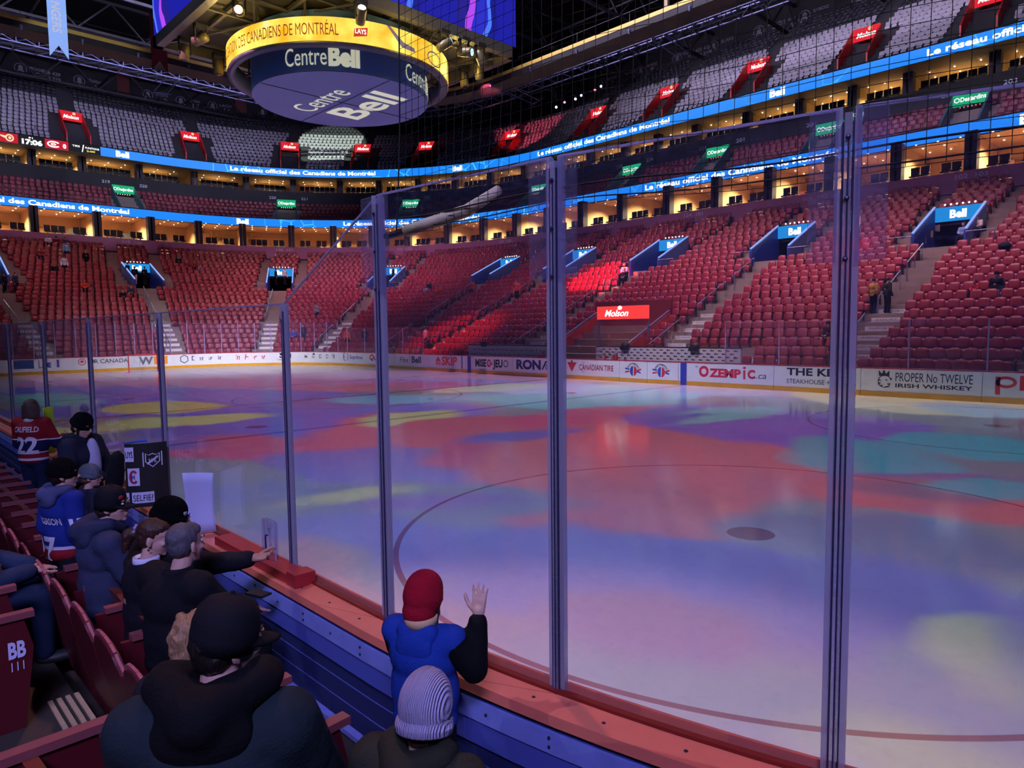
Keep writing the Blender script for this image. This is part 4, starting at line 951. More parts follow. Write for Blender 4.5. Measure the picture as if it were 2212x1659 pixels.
# ------------------------------------------------------------------ benches and tunnel on the far side
BW = M('bench_white', C('d6d0dc'), .5, var=.04); LOGO = M('bench_ink', C('38343e'), .6)
for nm, sa, sb, txt, lab in (('near', -.9, -9.45, 1, 'white players bench wall printed with rows of small dark logos, right of the orange tunnel'), ('far', 9.9, 1.75, 0, 'white players bench wall with sparse small logos, left of the orange tunnel')):
    t = thing('players_bench', lab, 'bench', group='players bench walls'); L = sa-sb; X = 14.9
    m = MB(); m.box((X, (sa+sb)/2, 1.3), (.12, L, .68)); obj('back_wall', m, BW, t)
    m = MB(); fn = lambda x, z: (X-.065, sa-x, z)
    nx = int(L/.42) if txt else int(L/.9)
    for r in range(4 if txt else 2):
        for j in range(nx):
            x = .25+j*(L-.4)/nx+(.2 if r % 2 else 0); z = 1.06+r*(.15 if txt else .3)
            if txt: shape(m, [(x, z), (x+.2, z), (x+.22, z+.05), (x+.12, z+.04), (x+.1, z+.08), (x+.02, z+.05)], fn)
            else: shape(m, [(x, z), (x+.45, z), (x+.45, z+.03), (x, z+.03)], fn); shape(m, [(x+.6, z), (x+.68, z), (x+.66, z+.1), (x+.62, z+.1)], fn)
    obj('printed_logos', m, LOGO, t)
    m = MB(); m.box((14.4, (sa+sb)/2, .72), (.4, L-.2, .06)); m.box((14.4, (sa+sb)/2, .4), (.1, L-.6, .62)); obj('seat_plank', m, M('bench_plank', C('20202a'), .5), t)
    m = MB(); m.box((X+.02, (sa+sb)/2, 1.68), (.16, L, .06)); obj('top_rail', m, BLKC, t)
t = thing('players_tunnel', 'orange red stepped tunnel wall with a lit red sign between the benches', 'tunnel'); ORG = M('tunnel_orange', C('c8402c'), .5, var=.1)
for y, nm in ((-2.3, 0), (3.1, 1)):
    m = MB(); m.prism([(14.6, .4), (14.6, 1.15), (19.9, 3.6), (19.9, .4)], 'y', y-.1, y+.1); obj('side_wall', m, ORG, t)
    m = MB(); m.bar((14.6, y, 1.22), (19.9, y, 3.68), .14, .08); obj('rail', m, RAIL, t)
m = MB()
for k in range(10): m.box((15.3+.5*k, .4, .3+.1*k), (.5, 5.2, .2))
obj('steps', m, M('tunnel_step', C('8a3430'), .6), t)
m = MB(); m.box((19.9, .4, 3.2), (.2, 5.6, 2.2)); obj('rear_wall', m, M('tunnel_rear', C('7a2028'), .6), t)
m = MB(); m.box((17.2, -.9, 3.55), (.12, 3.6, .75)); obj('sign', m, E('tunnel_sign', C('f03a32'), 1.3), t)
m = MB(); fn = lambda x, z: (17.1, .3-x, z); put_text(m, 'Molson', fn, 0, 1.7, 3.35, 3.7, .03, .3); disc_shape(m, 1.1, 3.82, .16, .12, fn); obj('lettering', m, WHT, t)
m = MB()
for y in (.85, -2.65): m.bar((17.25, y, .6), (17.25, y, 3.9), .08)
obj('sign_post', m, RAIL, t)
m = MB()
for y, z in ((-.6, 1.6), (-.6, 2.2), (1.6, 1.6), (1.6, 2.2)):
    f2 = lambda x, zz: (16.4, y+.3-x, z+zz-.2)
    for q in (0, .3): ring_shape(m, .15+q, .2, .13, .2, .05, f2, 120 if q else -60, 240 if q else 60)
obj('printed_logos', m, M('logo_pale', C('e8a090'), .6), t)
for k, (y, c) in enumerate(((-2.9, 'left end'), (-7.05, 'right part'))):
    m = MB(); m.ball((14.83, y, 1.75), (.22, .26, .2)); m.box((14.75, y, 1.62), (.2, .5, .16)); obj('bench_camera', m, BLKC, label=f'black covered camera standing on the printed white bench wall, {c}', cat='camera', group='cameras on the bench wall', smooth=False)
m = MB(); m.box((14.8, 8.3, 1.72), (.2, .35, .3)); m.bar((14.8, 8.3, 1.85), (14.8, 8.1, 2.1), .06); obj('bench_bag', m, M('bag_brown', C('3a1c14'), .7), label='dark brown bag standing on the left bench wall', cat='bag')
for k, y in enumerate((-2.95, -3.6)):
    m = MB(); m.lathe([(.05, 0), (.06, .2), (.03, .24), (.03, .28)], 10, (13.05, y, 1.085)); obj('water_bottle', m, M('bottle_red', C('d0202c'), .4), label=f"red water bottle on the far boards in front of the printed bench wall, {('left', 'right')[k]} one", cat='bottle', group='red bottles on the boards')
m = MB(); m.box((15.5, -9.95, .9), (.5, .7, .5)); obj('cart', m, BW, label='pale box beside the right end of the printed bench wall', cat='box')
m = MB(); m.lathe([(.2, 0), (.26, .65), (.27, .7), (.24, .72)], 16, (15.4, -10.9, .45)); obj('waste_bin', m, RAIL, label='grey bin beside the benches behind the far glass', cat='bin', smooth=True)

# ------------------------------------------------------------------ rink glass
GL = glass_mat('glass_far', (.975, .95, .985), .025, (.6, .4, .7)); POST = M('post_far', C('a89ac8'), .35, .2)
GLN = glass_mat('glass_near', (.975, .97, .99), .012, (.55, .5, .95), .05); EDGEG = M('glass_edge', C('988cb0'), .25, spec=.7)
def pane_mesh(d, s0, s1, z0, z1, th=.014):
    a, b = P(d, s0), P(d, s1); m = MB()
    V = []
    for q in (a, b):
        for o in (-th/2, th/2):
            for z in (z0, z1): V.append((q[0]+q[2]*o, q[1]+q[3]*o, z))
    m.add(V, [(0,1,3,2), (4,6,7,5), (0,4,5,1), (2,3,7,6), (1,5,7,3), (0,2,6,4)]); return m
fs = []
s = -21.9
while s < 21.9: fs.append((s, s+2.44, 2.85)); s += 2.44
s = fs[-1][1]
while s < 56.0: fs.append((s, s+1.24, 3.4)); s += 1.24
s = -21.9-1.24
while s > -33: fs.append((s, s+1.24, 3.4)); s -= 1.24
k = 0
for a, b, zt in fs:
    if b > -9.4 and a < 9.9: continue
    mid = (a+b)/2
    where = f"at the far end, {ORD[min(19, int(abs(mid-39.7)/1.24))]} {'left' if mid > 39.7 else 'right'} of the goal" if mid > 34 else (f"in the far corner, {ORD[min(19, int((mid-21.9)/1.24))]} round the bend" if mid > 21.9 else (f"on the far side, {ORD[min(19, int(abs(mid-9.9)/2.44))]} left of the benches" if mid > 0 else (f"on the far side, {ORD[min(19, int(abs(mid+9.4)/2.44))]} right of the benches" if mid > -21.9 else f"in the near right corner, {ORD[min(19, int(abs(mid+21.9)/1.24))]} round the bend")))
    t = thing('glass_pane', 'clear glass pane with pale post ' + where, 'glass pane', group='far rink glass panes')
    obj('pane', pane_mesh(.05, a+.02, b-.02, 1.08, zt), GL, t)
    p = P(.05, b); m = MB(); m.box((p[0], p[1], (1.08+zt)/2), (.045, .045, zt-1.08)); obj('post', m, POST, t)
    m = MB(); q0, q1 = P(.05, a+.03), P(.05, b-.03); m.bar((q0[0], q0[1], zt), (q1[0], q1[1], zt), .012); obj('top_edge', m, EDGEG, t)
# near panes
PCL = glass_mat('post_clear', (.85, .82, .97), .4, (.5, .46, .58), .2); PCD = M('post_dark', C('2c2850'), .3); PED = glass_mat('pane_edge_clear', (.85, .82, .97), .5, (.5, .46, .58))
def npost(t, y, zt, w=.055, tall=False, d=.05):
    s = s_of_y_left(d, y); p = P(d, s); T0 = Matrix(((-p[3], p[2], 0, p[0]), (p[2], p[3], 0, p[1]), (0, 0, 1, 0), (0, 0, 0, 1))); al = math.atan2(p[3], p[2])
    ti = Vector((-p[3], p[2], 0)); n = Vector((p[2], p[3], 0)); c = Vector((p[0], p[1], 0))
    for nm, off, ww, th, mt, zz in (('post', 0, w*.34, .05, PCL, zt-.02), ('pane_edge', -w*.42, w*.3, .03, PED, zt), ('pane_edge', w*.42, w*.3, .03, PED, zt), ('dark_gasket', -w*.23, w*.06, .045, PCD, zt-.05), ('dark_gasket', w*.23, w*.06, .045, PCD, zt-.05), ('dark_gasket', w*.02, w*.07, .056, PCD, zt-.1)):
        m = MB(); q = c+ti*off; m.box((q.x, q.y, (1.09+zz)/2), (th, ww, zz-1.09), al); obj(nm, m, mt, t)
    if tall:
        for sg in (-1, 1):
            m = MB(); q = c+ti*(sg*.075)+n*.025; m.box((q.x, q.y, zt-.26), (.012, .09, .5), al); obj('clamp_plate', m, glass_mat('clamp_clear', (.9, .88, .97), .05, (.55, .5, .7), .12), t)
        m = MB()
        for z in (zt-.1, zt-.3, zt-.5):
            q = c+n*.03; m.ball((q.x, q.y, z), .009, 8, 6)
        obj('bolts', m, PCD, t)
ny = [(8, 5.5, 0), (5.5, 3, 0), (3, .5, 0), (.5, -2, 0), (-2, -4.5, 0), (-4.5, -7.6, 0), (-7.6, -10.54, 0), (-10.54, -13.41, 0), (-13.41, -15.95, 0), (-15.95, -18.46, 0), (-18.46, -20.95, 0), (-20.95, -22.08, 1), (-22.08, -23.28, 1), (-23.28, -24.41, 1), (-24.41, -25.6, 1), (-25.6, -26.8, 1), (-26.8, -28.0, 1)]
nlab = ['far down the near side, first', 'far down the near side, second', 'far down the near side, third', 'far down the near side, fourth', 'far down the near side, fifth', 'just outside the left frame edge', 'at the left frame edge', 'behind the red jersey', 'behind the parka and pompom hat', 'behind the small child', 'behind the black poster and the outstretched hand', 'first tall pane, with the sloping top edge', 'tall pane in front of the child in the red hat', 'tall pane left of the thick clear post', 'tall pane right of the thick clear post', 'tall pane past the right frame edge', 'tall pane in the near corner']
for (y0, y1, tall), lb_ in zip(ny, nlab):
    zt = 3.42 if tall else 2.88
    t = thing('glass_pane', 'clear near rink glass pane ' + lb_, 'glass pane', group='near rink glass panes'); s0, s1 = s_of_y_left(.05, y0), s_of_y_left(.05, y1)
    if y0 == -20.95:     # sloping edge from the low to the tall glass
        a, b = P(.05, s0), P(.05, s1); m = MB(); th = .007; V = []
        for o in (-th, th):
            V += [(a[0]+a[2]*o, a[1]+a[3]*o, 1.09), (b[0]+b[2]*o, b[1]+b[3]*o, 1.09), (b[0]+b[2]*o, b[1]+b[3]*o, zt), (a[0]+a[2]*o, a[1]+a[3]*o, 2.88)]
        m.add(V, [(0,1,2,3), (7,6,5,4), (0,4,5,1), (1,5,6,2), (2,6,7,3), (3,7,4,0)]); obj('pane', m, GLN, t)
        m = MB(); m.bar((a[0], a[1], 2.88), (b[0], b[1], zt), .01); obj('top_edge', m, EDGEG, t)
    else:
        obj('pane', pane_mesh(.05, s0+.012, s1-.012, 1.09, zt), GLN, t)
        m = MB(); q0, q1 = P(.05, s0+.02), P(.05, s1-.02); m.bar((q0[0], q0[1], zt), (q1[0], q1[1], zt), .01); obj('top_edge', m, EDGEG, t)
    npost(t, y1, zt, .07 if tall else .055, bool(tall))
# things on the cap: clear lock block, red ledge, poster, rolled sheet
def nearT(d, y, z):
    """frame on the near boards: x along the boards towards the camera, y away from the ice"""
    s = s_of_y_left(d, y); p = P(d, s); n = Vector((p[2], p[3], 0)); x = Vector((-p[3], p[2], 0))
    return Matrix(((x.x, n.x, 0, p[0]), (x.y, n.y, 0, p[1]), (0, 0, 1, z), (0, 0, 0, 1)))
T0 = nearT(.12, -20.75, 1.085)
t = thing('lock_block', 'clear acrylic block with an oval hole and a snap hook on the near boards', 'acrylic block')
m = in_T(T0); outer = [(-.085, .0), (.085, .0), (.085, .3), (.07, .32), (-.07, .32), (-.085, .3)]; hole = [(.005+.038*math.cos(2*PI*i/20), .2+.068*math.sin(2*PI*i/20)) for i in range(20)]
ro = []
for i in range(20):
    a = 2*PI*i/20; dx, dz = math.cos(a), math.sin(a); k = min((.085-.005*math.copysign(1, dx))/max(abs(dx), 1e-6), (.12 if dz > 0 else .2)/max(abs(dz), 1e-6)); ro.append((.005+dx*k, .2+dz*k))
V = [(x, y, z) for y in (-.02, .02) for ring in (ro, hole) for x, z in ring]; F = []
for i in range(20):
    j = (i+1) % 20
    F += [(i, j, 20+j, 20+i), (40+i, 60+i, 60+j, 40+j), (20+i, 20+j, 60+j, 60+i), (i, 40+i, 40+j, j)]
m.add(V, F); obj('block', m, glass_mat('acrylic', (.9, .87, .95), .06, (.7, .55, .85)), t)
m = in_T(T0); m.tube([(.085, 0, .0), (.085, 0, .3)], .006, 6); m.tube([(-.085, 0, .0), (-.085, 0, .32)], .003, 6); m.tube([(-.085, 0, .32), (.07, 0, .32), (.085, 0, .3)], .004, 6); obj('polished_edge', m, EDGEG, t)
m = in_T(T0); m.tube([(.035, .03, .23), (.005, .03, .225), (.0, .03, .2), (.002, .03, .08), (.012, .03, .065), (.03, .03, .07)], .005, 6); m.tube([(.02, .03, .07), (.03, .03, .0)], .004, 6); obj('snap_hook', m, BLKC, t)
m = in_T(nearT(.13, -20.85, 1.08)); m.box((-.25, .0, .03), (1.3, .13, .06)); m.box((.36, .0, .04), (.12, .14, .09)); obj('red_ledge', m, M('ledge_red', C('a82a30'), .45, var=.1), label='long red ledge fixed on the near boards under the clear lock block', cat='ledge')
t = thing('poster', 'black curled fan poster with white paper slips, on the near boards', 'poster'); T0 = Matrix.Translation((-13.19, -18.5, 1.13)) @ Matrix.Rotation(-.3, 4, 'Z') @ Matrix.Diagonal((1, -1, 1, 1))
m = in_T(T0); rows = []
n = 14
for z in (0, .2, .4, .58):
    rows.append([(-.16+.34*i/n, .035+.055*math.cos((i/n-.5)*2.6)-.05, z) for i in range(n+1)])
m.sheet(rows); o = obj('board', m, M('poster_black', C('0c0c14'), .6), t); sol = o.modifiers.new('thickness', 'SOLIDIFY'); sol.thickness = .004
def pfn(x, z, lift=.008):
    i = (x+.16)/.34; return (x, .035+.055*math.cos((i-.5)*2.6)-.05+lift, z)
PAPER = M('paper_white', C('c9c6ea'), .7); PINK = M('poster_ink', C('141838'), .6)
def slip(x0, x1, z0, z1):
    m = in_T(T0); m.sheet([[pfn(x0+(x1-x0)*i/5, z) for z in (z0, z1)] for i in range(6)]); obj('paper_slip', m, PAPER, t)
slip(-.16, -.09, .42, .55); slip(-.145, -.05, .2, .36); slip(-.165, -.14, .04, .14); slip(-.12, .06, .04, .14)
m = in_T(T0); put_text(m, 'UYS', lambda x, z: pfn(x, z, .012), -.155, -.098, .455, .51, .02); put_text(m, 'SELFIE?', lambda x, z: pfn(x, z, .012), -.11, .05, .06, .115, .0); obj('lettering', m, PINK, t)
m = in_T(T0); f3 = lambda x, z: pfn(x, z, .012)
ring_shape(m, -.098, .28, .036, .062, .02, f3, 40, 320); obj('red_emblem', m, M('emblem_red', C('a01c3c'), .6), t)
m = in_T(T0); put_text(m, 'H', f3, -.115, -.09, .262, .298, .04); obj('blue_emblem', m, M('emblem_blue', C('23308a'), .6), t)
m = in_T(T0); sh = [(.0, .49), (.03, .475), (.06, .49), (.09, .475), (.12, .49), (.12, .41), (.06, .36), (.0, .41)]
for i in range(len(sh)):
    a, b = sh[i], sh[(i+1) % len(sh)]; c = (.06, .43); ia = (a[0]+(c[0]-a[0])*.14, a[1]+(c[1]-a[1])*.14); ib = (b[0]+(c[0]-b[0])*.14, b[1]+(c[1]-b[1])*.14); shape(m, [a, b, ib, ia], f3)
shape(m, [(.012, .40), (.1, .465), (.108, .45), (.02, .385)], f3); put_text(m, 'NHL', f3, .03, .095, .405, .44, .02); shape(m, [(-.02, .37), (-.01, .37), (-.01, .5), (-.02, .5)], f3); shape(m, [(.13, .37), (.14, .37), (.14, .5), (.13, .5)], f3)
obj('shield_emblem', m, PAPER, t)
m = in_T(T0); m.tube([(-.16+.18*i/6, -.05-.09*math.sin(PI*i/6*.5)+.03, .585+.0*i) for i in range(7)], .012, 6); obj('blue_back', m, M('poster_blue', C('2a6ac8'), .6), t)
m = in_T(Matrix.Translation((-13.15, -19.68, 1.1)) @ Matrix.Rotation(-.35, 4, 'Z')); rows = []
for j in range(7):
    z = .5*j/6; rows.append([((-.115+.23*i/8)*(1-.12*math.sin(PI*j/6)), .02+.03*math.cos((i/8-.5)*2.2)+.02*math.sin(j*.6), z-.02*(i/8)*j/6) for i in range(9)])
m.sheet(rows); o = obj('paper_sheet', m, M('sheet_pale', C('b8bce8'), .6), label='pale curled paper sheet leaning on the near glass behind the short haired man', cat='paper', smooth=True); o.modifiers.new('thickness', 'SOLIDIFY').thickness = .003

# ------------------------------------------------------------------ goal
t = thing('hockey_goal', 'red framed hockey goal with white netting at the far end', 'hockey goal', (0, 27.13, 0)); GR = M('goal_red', C('b81c2c'), .4)
m = MB(); m.tube([(-.915, 0, 0), (-.915, 0, 1.2), (-.88, 0, 1.22), (.88, 0, 1.22), (.915, 0, 1.2), (.915, 0, 0)], .035, 8); obj('front_frame', m, GR, t)
m = MB(); m.tube([(-.915, 0, .03), (-1.0, .5, .03), (-.6, 1.0, .03), (.6, 1.0, .03), (1.0, .5, .03), (.915, 0, .03)], .03, 6); m.tube([(0, 1.0, .03), (0, .5, 1.18), (0, 0, 1.22)], .02, 6); obj('base_frame', m, M('goal_white', C('d0ccd8'), .5), t)
m = MB()
for i in range(25):
    x = -.9+1.8*i/24; m.tube([(x, 0, 1.2), (x, .45, 1.15), (x*.8, 1.0, .05)], .004, 3, False)
for j in range(1, 10):
    f = j/10; m.tube([(-.9, .45*0+f*1.0*.2, 1.2-f*1.1), (-.95+.2*f, .45+.5*f, 1.15-1.1*f), (.95-.2*f, .45+.5*f, 1.15-1.1*f), (.9, f*.2, 1.2-f*1.1)], .004, 3, False)
obj('netting', m, M('net_white', C('b8b4c4'), .8), t)

# ------------------------------------------------------------------ hanging score display
t = thing('score_display', 'huge hanging display with square video screens above a yellow lit ring and blue drum', 'score display', (0, 0, 0))
STEEL = M('frame_steel', C('6e675c'), .5, .5, var=.15); DSTEEL = M('frame_dark', C('2c2a2c'), .6, .3)
def screen_mat():
    m = bpy.data.materials.new('video_screen'); m.use_nodes = True; nt = m.node_tree; b = nt.nodes['Principled BSDF']; N = nt.nodes.new; K = nt.links.new
    tc = N('ShaderNodeTexCoord'); mp = N('ShaderNodeMapping'); mp.inputs['Location'].default_value = (1.5, 1.0, -15.6); K(tc.outputs['Object'], mp.inputs[0])
    ln = N('ShaderNodeVectorMath'); ln.operation = 'LENGTH'; K(mp.outputs[0], ln.inputs[0])
    no = N('ShaderNodeTexNoise'); no.inputs['Scale'].default_value = .35; K(tc.outputs['Object'], no.inputs['Vector'])
    ad = N('ShaderNodeMath'); ad.operation = 'MULTIPLY_ADD'; ad.inputs[1].default_value = 1.6; K(no.outputs['Fac'], ad.inputs[0]); K(ln.outputs['Value'], ad.inputs[2])
    fr = N('ShaderNodeMath'); fr.operation = 'WRAP'; fr.inputs[1].default_value = 0; fr.inputs[2].default_value = 2.6; K(ad.outputs[0], fr.inputs[0])
    mr = N('ShaderNodeMapRange'); mr.inputs[2].default_value = 2.6; K(fr.outputs[0], mr.inputs[0])
    cr = N('ShaderNodeValToRGB'); K(mr.outputs[0], cr.inputs[0]); cr.color_ramp.interpolation = 'CONSTANT'; e = cr.color_ramp.elements
    e[0].position = 0; e[0].color = (*C('1a1c9c'), 1); e[1].position = .42; e[1].color = (*C('241c8a'), 1)
    for p_, c_ in ((.56, 'b048e8'), (.66, '2a2cc0'), (.84, '4a78f0'), (.9, '16188a')):
        q = e.new(p_); q.color = (*C(c_), 1)
    b.inputs['Base Color'].default_value = (0, 0, 0, 1); K(cr.outputs[0], b.inputs['Emission Color']); b.inputs['Emission Strength'].default_value = 1.1
    return m
ax, ay, zf = 5.5, 4.27, 13.7; zs = 14.15; SCR = screen_mat()
for nm, c, dm in (('screen', (-ax-.05, 0, 16.9), (.08, 2*ay, 5.5)), ('screen', (0, -ay-.05, 16.9), (2*ax, .08, 5.5)), ('screen', (ax+.05, 0, 16.9), (.08, 2*ay, 5.5)), ('screen', (0, ay+.05, 16.9), (2*ax, .08, 5.5))):
    m = MB(); m.box(c, dm); obj(nm, m, SCR, t)
m = MB(); m.box((0, 0, 16.9), (2*ax-.05, 2*ay-.05, 5.4)); obj('housing', m, DSTEEL, t)
m = MB()
for sx in (-1, 1): m.box((sx*(ax-.05), 0, zf+.2), (.3, 2*ay+.2, .4))
for sy in (-1, 1): m.box((0, sy*(ay-.05), zf+.2), (2*ax+.2, .3, .4))
obj('bottom_frame', m, STEEL, t)
m = MB()
for k in range(-3, 4): m.bar((k*1.5, -ay, zf+.25), (k*1.5, ay, zf+.25), .12)
for k in range(-2, 3): m.bar((-ax, k*1.6, zf+.2), (ax, k*1.6, zf+.2), .1)
for a, b in (((-ax, -ay), (-1.5, ay)), ((ax, -ay), (1.5, ay)), ((-ax, ay), (-1.5, -ay)), ((ax, ay), (1.5, -ay))): m.bar((*a, zf+.12), (*b, zf+.12), .07)
obj('truss_bars', m, STEEL, t)
m = MB(); m.add([(-ax, -ay, zf+.45), (ax, -ay, zf+.45), (ax, ay, zf+.45), (-ax, ay, zf+.45)], [(0,1,2,3)])
obj('mesh_panel', m, M('mesh_panel', C('4a4438'), .7, var=.3, vscale=20), t)
def ring_led():
    m = bpy.data.materials.new('ring_led'); m.use_nodes = True; nt = m.node_tree; b = nt.nodes['Principled BSDF']; N = nt.nodes.new; K = nt.links.new
    tc = N('ShaderNodeTexCoord'); no = N('ShaderNodeTexNoise'); no.inputs['Scale'].default_value = 1.1; no.inputs['Detail'].default_value = 5; K(tc.outputs['Object'], no.inputs['Vector'])
    cr = N('ShaderNodeValToRGB'); K(no.outputs['Fac'], cr.inputs[0]); e = cr.color_ramp.elements; e[0].position = .35; e[0].color = (*C('f0a818'), 1); e[1].position = .62; e[1].color = (*C('fbe060'), 1)
    q = e.new(.74); q.color = (*C('e8dcb0'), 1)
    b.inputs['Base Color'].default_value = (0, 0, 0, 1); K(cr.outputs[0], b.inputs['Emission Color']); b.inputs['Emission Strength'].default_value = 1.25; return m
def cyl(r, z0, z1, n=72, a0=0, a1=2*PI):
    m = MB(); m.sheet([[(r*math.cos(a0+(a1-a0)*i/n), r*math.sin(a0+(a1-a0)*i/n), z) for z in (z0, z1)] for i in range(n+1)]); return m
obj('ring_screen', cyl(4.25, 12.5, 13.3), ring_led(), t, smooth=True)
m = MB(); m.lathe([(4.23, 12.5), (4.25, 12.44), (3.98, 12.38), (3.94, 12.5), (3.98, 13.1), (4.22, 13.28)], 72, close=False); obj('ring_body', m, M('ring_grey', C('6a6474'), .5), t, smooth=True)
for k in range(12):
    m = MB(); a = k*PI/6+.2; m.bar((3.3*math.cos(a), 3.3*math.sin(a), 13.15), (4.05*math.cos(a), 4.05*math.sin(a), 12.95), .08); m.bar((3.8*math.cos(a), 3.8*math.sin(a), 13.0), (3.8*math.cos(a), 3.8*math.sin(a), 14.1), .06)
    obj('ring_bracket', m, STEEL, t)
DRUM = M('drum_blue', C('6484c0'), .5, var=.08, vscale=.6)
m = MB(); m.lathe([(3.38, 11.82), (3.4, 11.88), (3.4, 13.9)], 72, close=False); obj('drum_wall', m, DRUM, t, smooth=True)
m = MB(); m.lathe([(0, 11.8), (3.39, 11.8)], 72, close=False); obj('drum_base', m, M('drum_base', C('8496cc'), .5, var=.06, vscale=.6), t)  # underside blue made paler: light off the ice is put into the colour
LET = M('drum_letters', C('dcdcc0'), .6, em=(.85, .85, .62), ems=.5)
def cfn(a0, r): return lambda x, z: (r*math.cos(a0+x/r), r*math.sin(a0+x/r), z)
m = MB(); aa = math.atan2(-25.3, -15.13)
for off in (-.2, 1.15, 2.72, 4.3):
    f4 = cfn(aa+off, 3.42); put_text(m, 'Centre', f4, -1.35, .2, 12.02, 12.62, .0); put_text(m, 'Bell', f4, .26, 1.35, 12.02, 12.62, .055)
obj('drum_lettering', m, LET, t)
m = MB(); b0 = 0.0
def dfn(x, y): return (-y, -x, 11.785)
put_text(m, 'Centre', dfn, -1.95, 1.25, .3, 1.25, .0); put_text(m, 'Bell', dfn, -1.6, 2.1, -1.65, -.2, .02)
obj('base_lettering', m, LET, t)
m = MB(); m.bar((-3.36, 0, 11.79), (3.36, 0, 11.79), .015); m.bar((0, -3.36, 11.79), (0, 3.36, 11.79), .015); m.T = Matrix.Rotation(b0, 4, 'Z'); obj('base_seams', m, DSTEEL, t)
light('ring_glow', 'POINT', (0, -4.7, 13.0), None, 90, (1, .75, .2), .3); light('ring_glow', 'POINT', (-4.7, 0, 13.0), None, 90, (1, .75, .2), .3); light('ring_glow', 'POINT', (3.5, -3.3, 13.0), None, 90, (1, .75, .2), .3); light('ring_glow', 'POINT', (-3.5, -3.3, 13.0), None, 90, (1, .75, .2), .3)
m = MB(); f5 = cfn(aa-.62, 4.27)
put_text(m, 'ASSOCIATION DES CANADIENS DE MONTRÉAL', f5, -3.4, 2.6, 12.7, 13.08, .0)
obj('ring_lettering', m, E('ring_ink', C('c8502a'), .5), t)
m = MB(); f6 = cfn(aa+.16, 4.27); shape(m, [(-.23, 12.7), (.23, 12.78), (.26, 13.06), (-.2, 12.98)], f6); obj('ring_red_badge', m, E('ring_badge', C('d8402a'), .9), t)
m = MB(); put_text(m, "LAYS", cfn(aa+.16, 4.29), -.18, .2, 12.82, 12.97, .02); obj('badge_lettering', m, WHT, t)
m = MB(); f7 = cfn(aa+.5, 4.27); shape(m, [(-.5, 13.29), (-.38, 13.29), (.15, 12.88), (.65, 12.8), (.7, 12.66), (.1, 12.68)], f7); ring_shape(m, 1.85, 12.78, .5, .26, .05, f7); obj('stick_picture', m, E('ring_stick', C('7a6a8a'), .7), t)
# moving lights under the frame
def moving_light(loc, aim, lens, label):
    t2 = thing('moving_light', label, 'stage light', loc, group='moving lights under the score display')
    m = MB(); m.box((0, 0, -.05), (.4, .3, .14)); obj('base', m, DSTEEL, t2)
    m = MB()
    for sx in (-1, 1): m.box((sx*.2, 0, -.32), (.04, .1, .5))
    m.box((0, 0, -.1), (.44, .12, .05)); obj('yoke', m, DSTEEL, t2)
    R = Vector(aim).to_track_quat('Z', 'Y').to_matrix().to_4x4(); m = MB(); m.T = Matrix.Translation((0, 0, -.5)) @ R
    m.lathe([(.08, -.3), (.15, -.26), (.17, -.1), (.18, .25), (.15, .3)], 18); hd = obj('head', m, M('light_head', C('6f6248'), .45, .3), t2, smooth=True)
    m = MB(); m.T = Matrix.Translation((0, 0, -.5)) @ R; m.lathe([(0, .31), (.13, .31), (.12, .33), (0, .345)], 16, close=False); obj('lens', m, lens, hd)
LW, LR, LB, LO = E('lens_white', (.9, 1, .9), 12), E('lens_red', (1, .35, .1), 12), E('lens_blue', (.2, .6, 1), 4), M('lens_off', C('30302c'), .2)
moving_light((-4.9, -1.95, 13.75), (-.45, -.8, -.25), LR, 'stage light glowing red under the left front edge of the score display')
moving_light((-1.75, -4.3, 13.75), (-.3, -.7, .55), LW, 'stage light with a white lens at the front edge of the score display')
moving_light((1.8, -4.3, 13.75), (.6, -.2, .5), LB, 'large stage light with a blue lens under the right screen')
moving_light((2.8, -4.3, 13.75), (.3, -.6, -.1), LB, 'small stage light with a blue lens near the right screen corner')
moving_light((-5.0, 1.2, 13.75), (-.5, .8, -.2), LO, 'unlit stage light at the left corner of the score display')
moving_light((-5.0, 2.8, 13.75), (0, .3, -1), LO, 'unlit stage light hanging straight down at the left corner')
moving_light((-3.5, 3.4, 13.75), (0, .1, -1), LO, 'unlit stage light left of the yellow ring')
moving_light((4.7, -2.0, 13.75), (.1, -.1, -1), LO, 'unlit stage light right of the yellow ring')
moving_light((3.6, -4.3, 13.75), (.4, -.2, -1), LO, 'unlit stage light at the right corner of the score display')
moving_light((4.6, -3.1, 13.75), (.2, .2, -1), LO, 'unlit stage light behind the right side of the ring')

# ------------------------------------------------------------------ catwalks and trusses under the roof
TR = M('truss_blue_grey', C('5d5f86'), .5, .4); CAT = M('catwalk_dark', C('1f1c24'), .7); YR = M('rail_yellow', C('c9a94e'), .5)
def loop(xs, ye, r, z, n=10, x0=-45, y0=-40):
    """path: down the far side, round the corner, along the far end"""
    pts = [(xs, y0+(ye-r-y0)*i/12, z) for i in range(13)]
    pts += [(xs-r+r*math.cos(PI/2*i/n), ye-r+r*math.sin(PI/2*i/n), z) for i in range(1, n+1)]
    pts += [(xs-r-(xs-r-x0)*i/10, ye, z) for i in range(1, 11)]
    return pts
def offset(pts, o, dz=0):
    r = []
    for i, p in enumerate(pts):
        a, b = Vector(pts[max(0, i-1)]), Vector(pts[min(len(pts)-1, i+1)]); d = (b-a).normalized(); r.append(Vector(p)+Vector((d.y, -d.x, 0))*o+Vector((0, 0, dz)))
    return r
def resample(pts, step):
    out = []
    for a, b in zip(pts[:-1], pts[1:]):
        a, b = Vector(a), Vector(b); n = max(1, int((b-a).length/step)); out += [a+(b-a)*i/n for i in range(n)]
    return out+[Vector(pts[-1])]
t = thing('catwalk', 'dark catwalk with a yellow front rail hanging over the far stands', 'catwalk'); base = resample(loop(33.5, 42.5, 16, 26.9), 2.0)
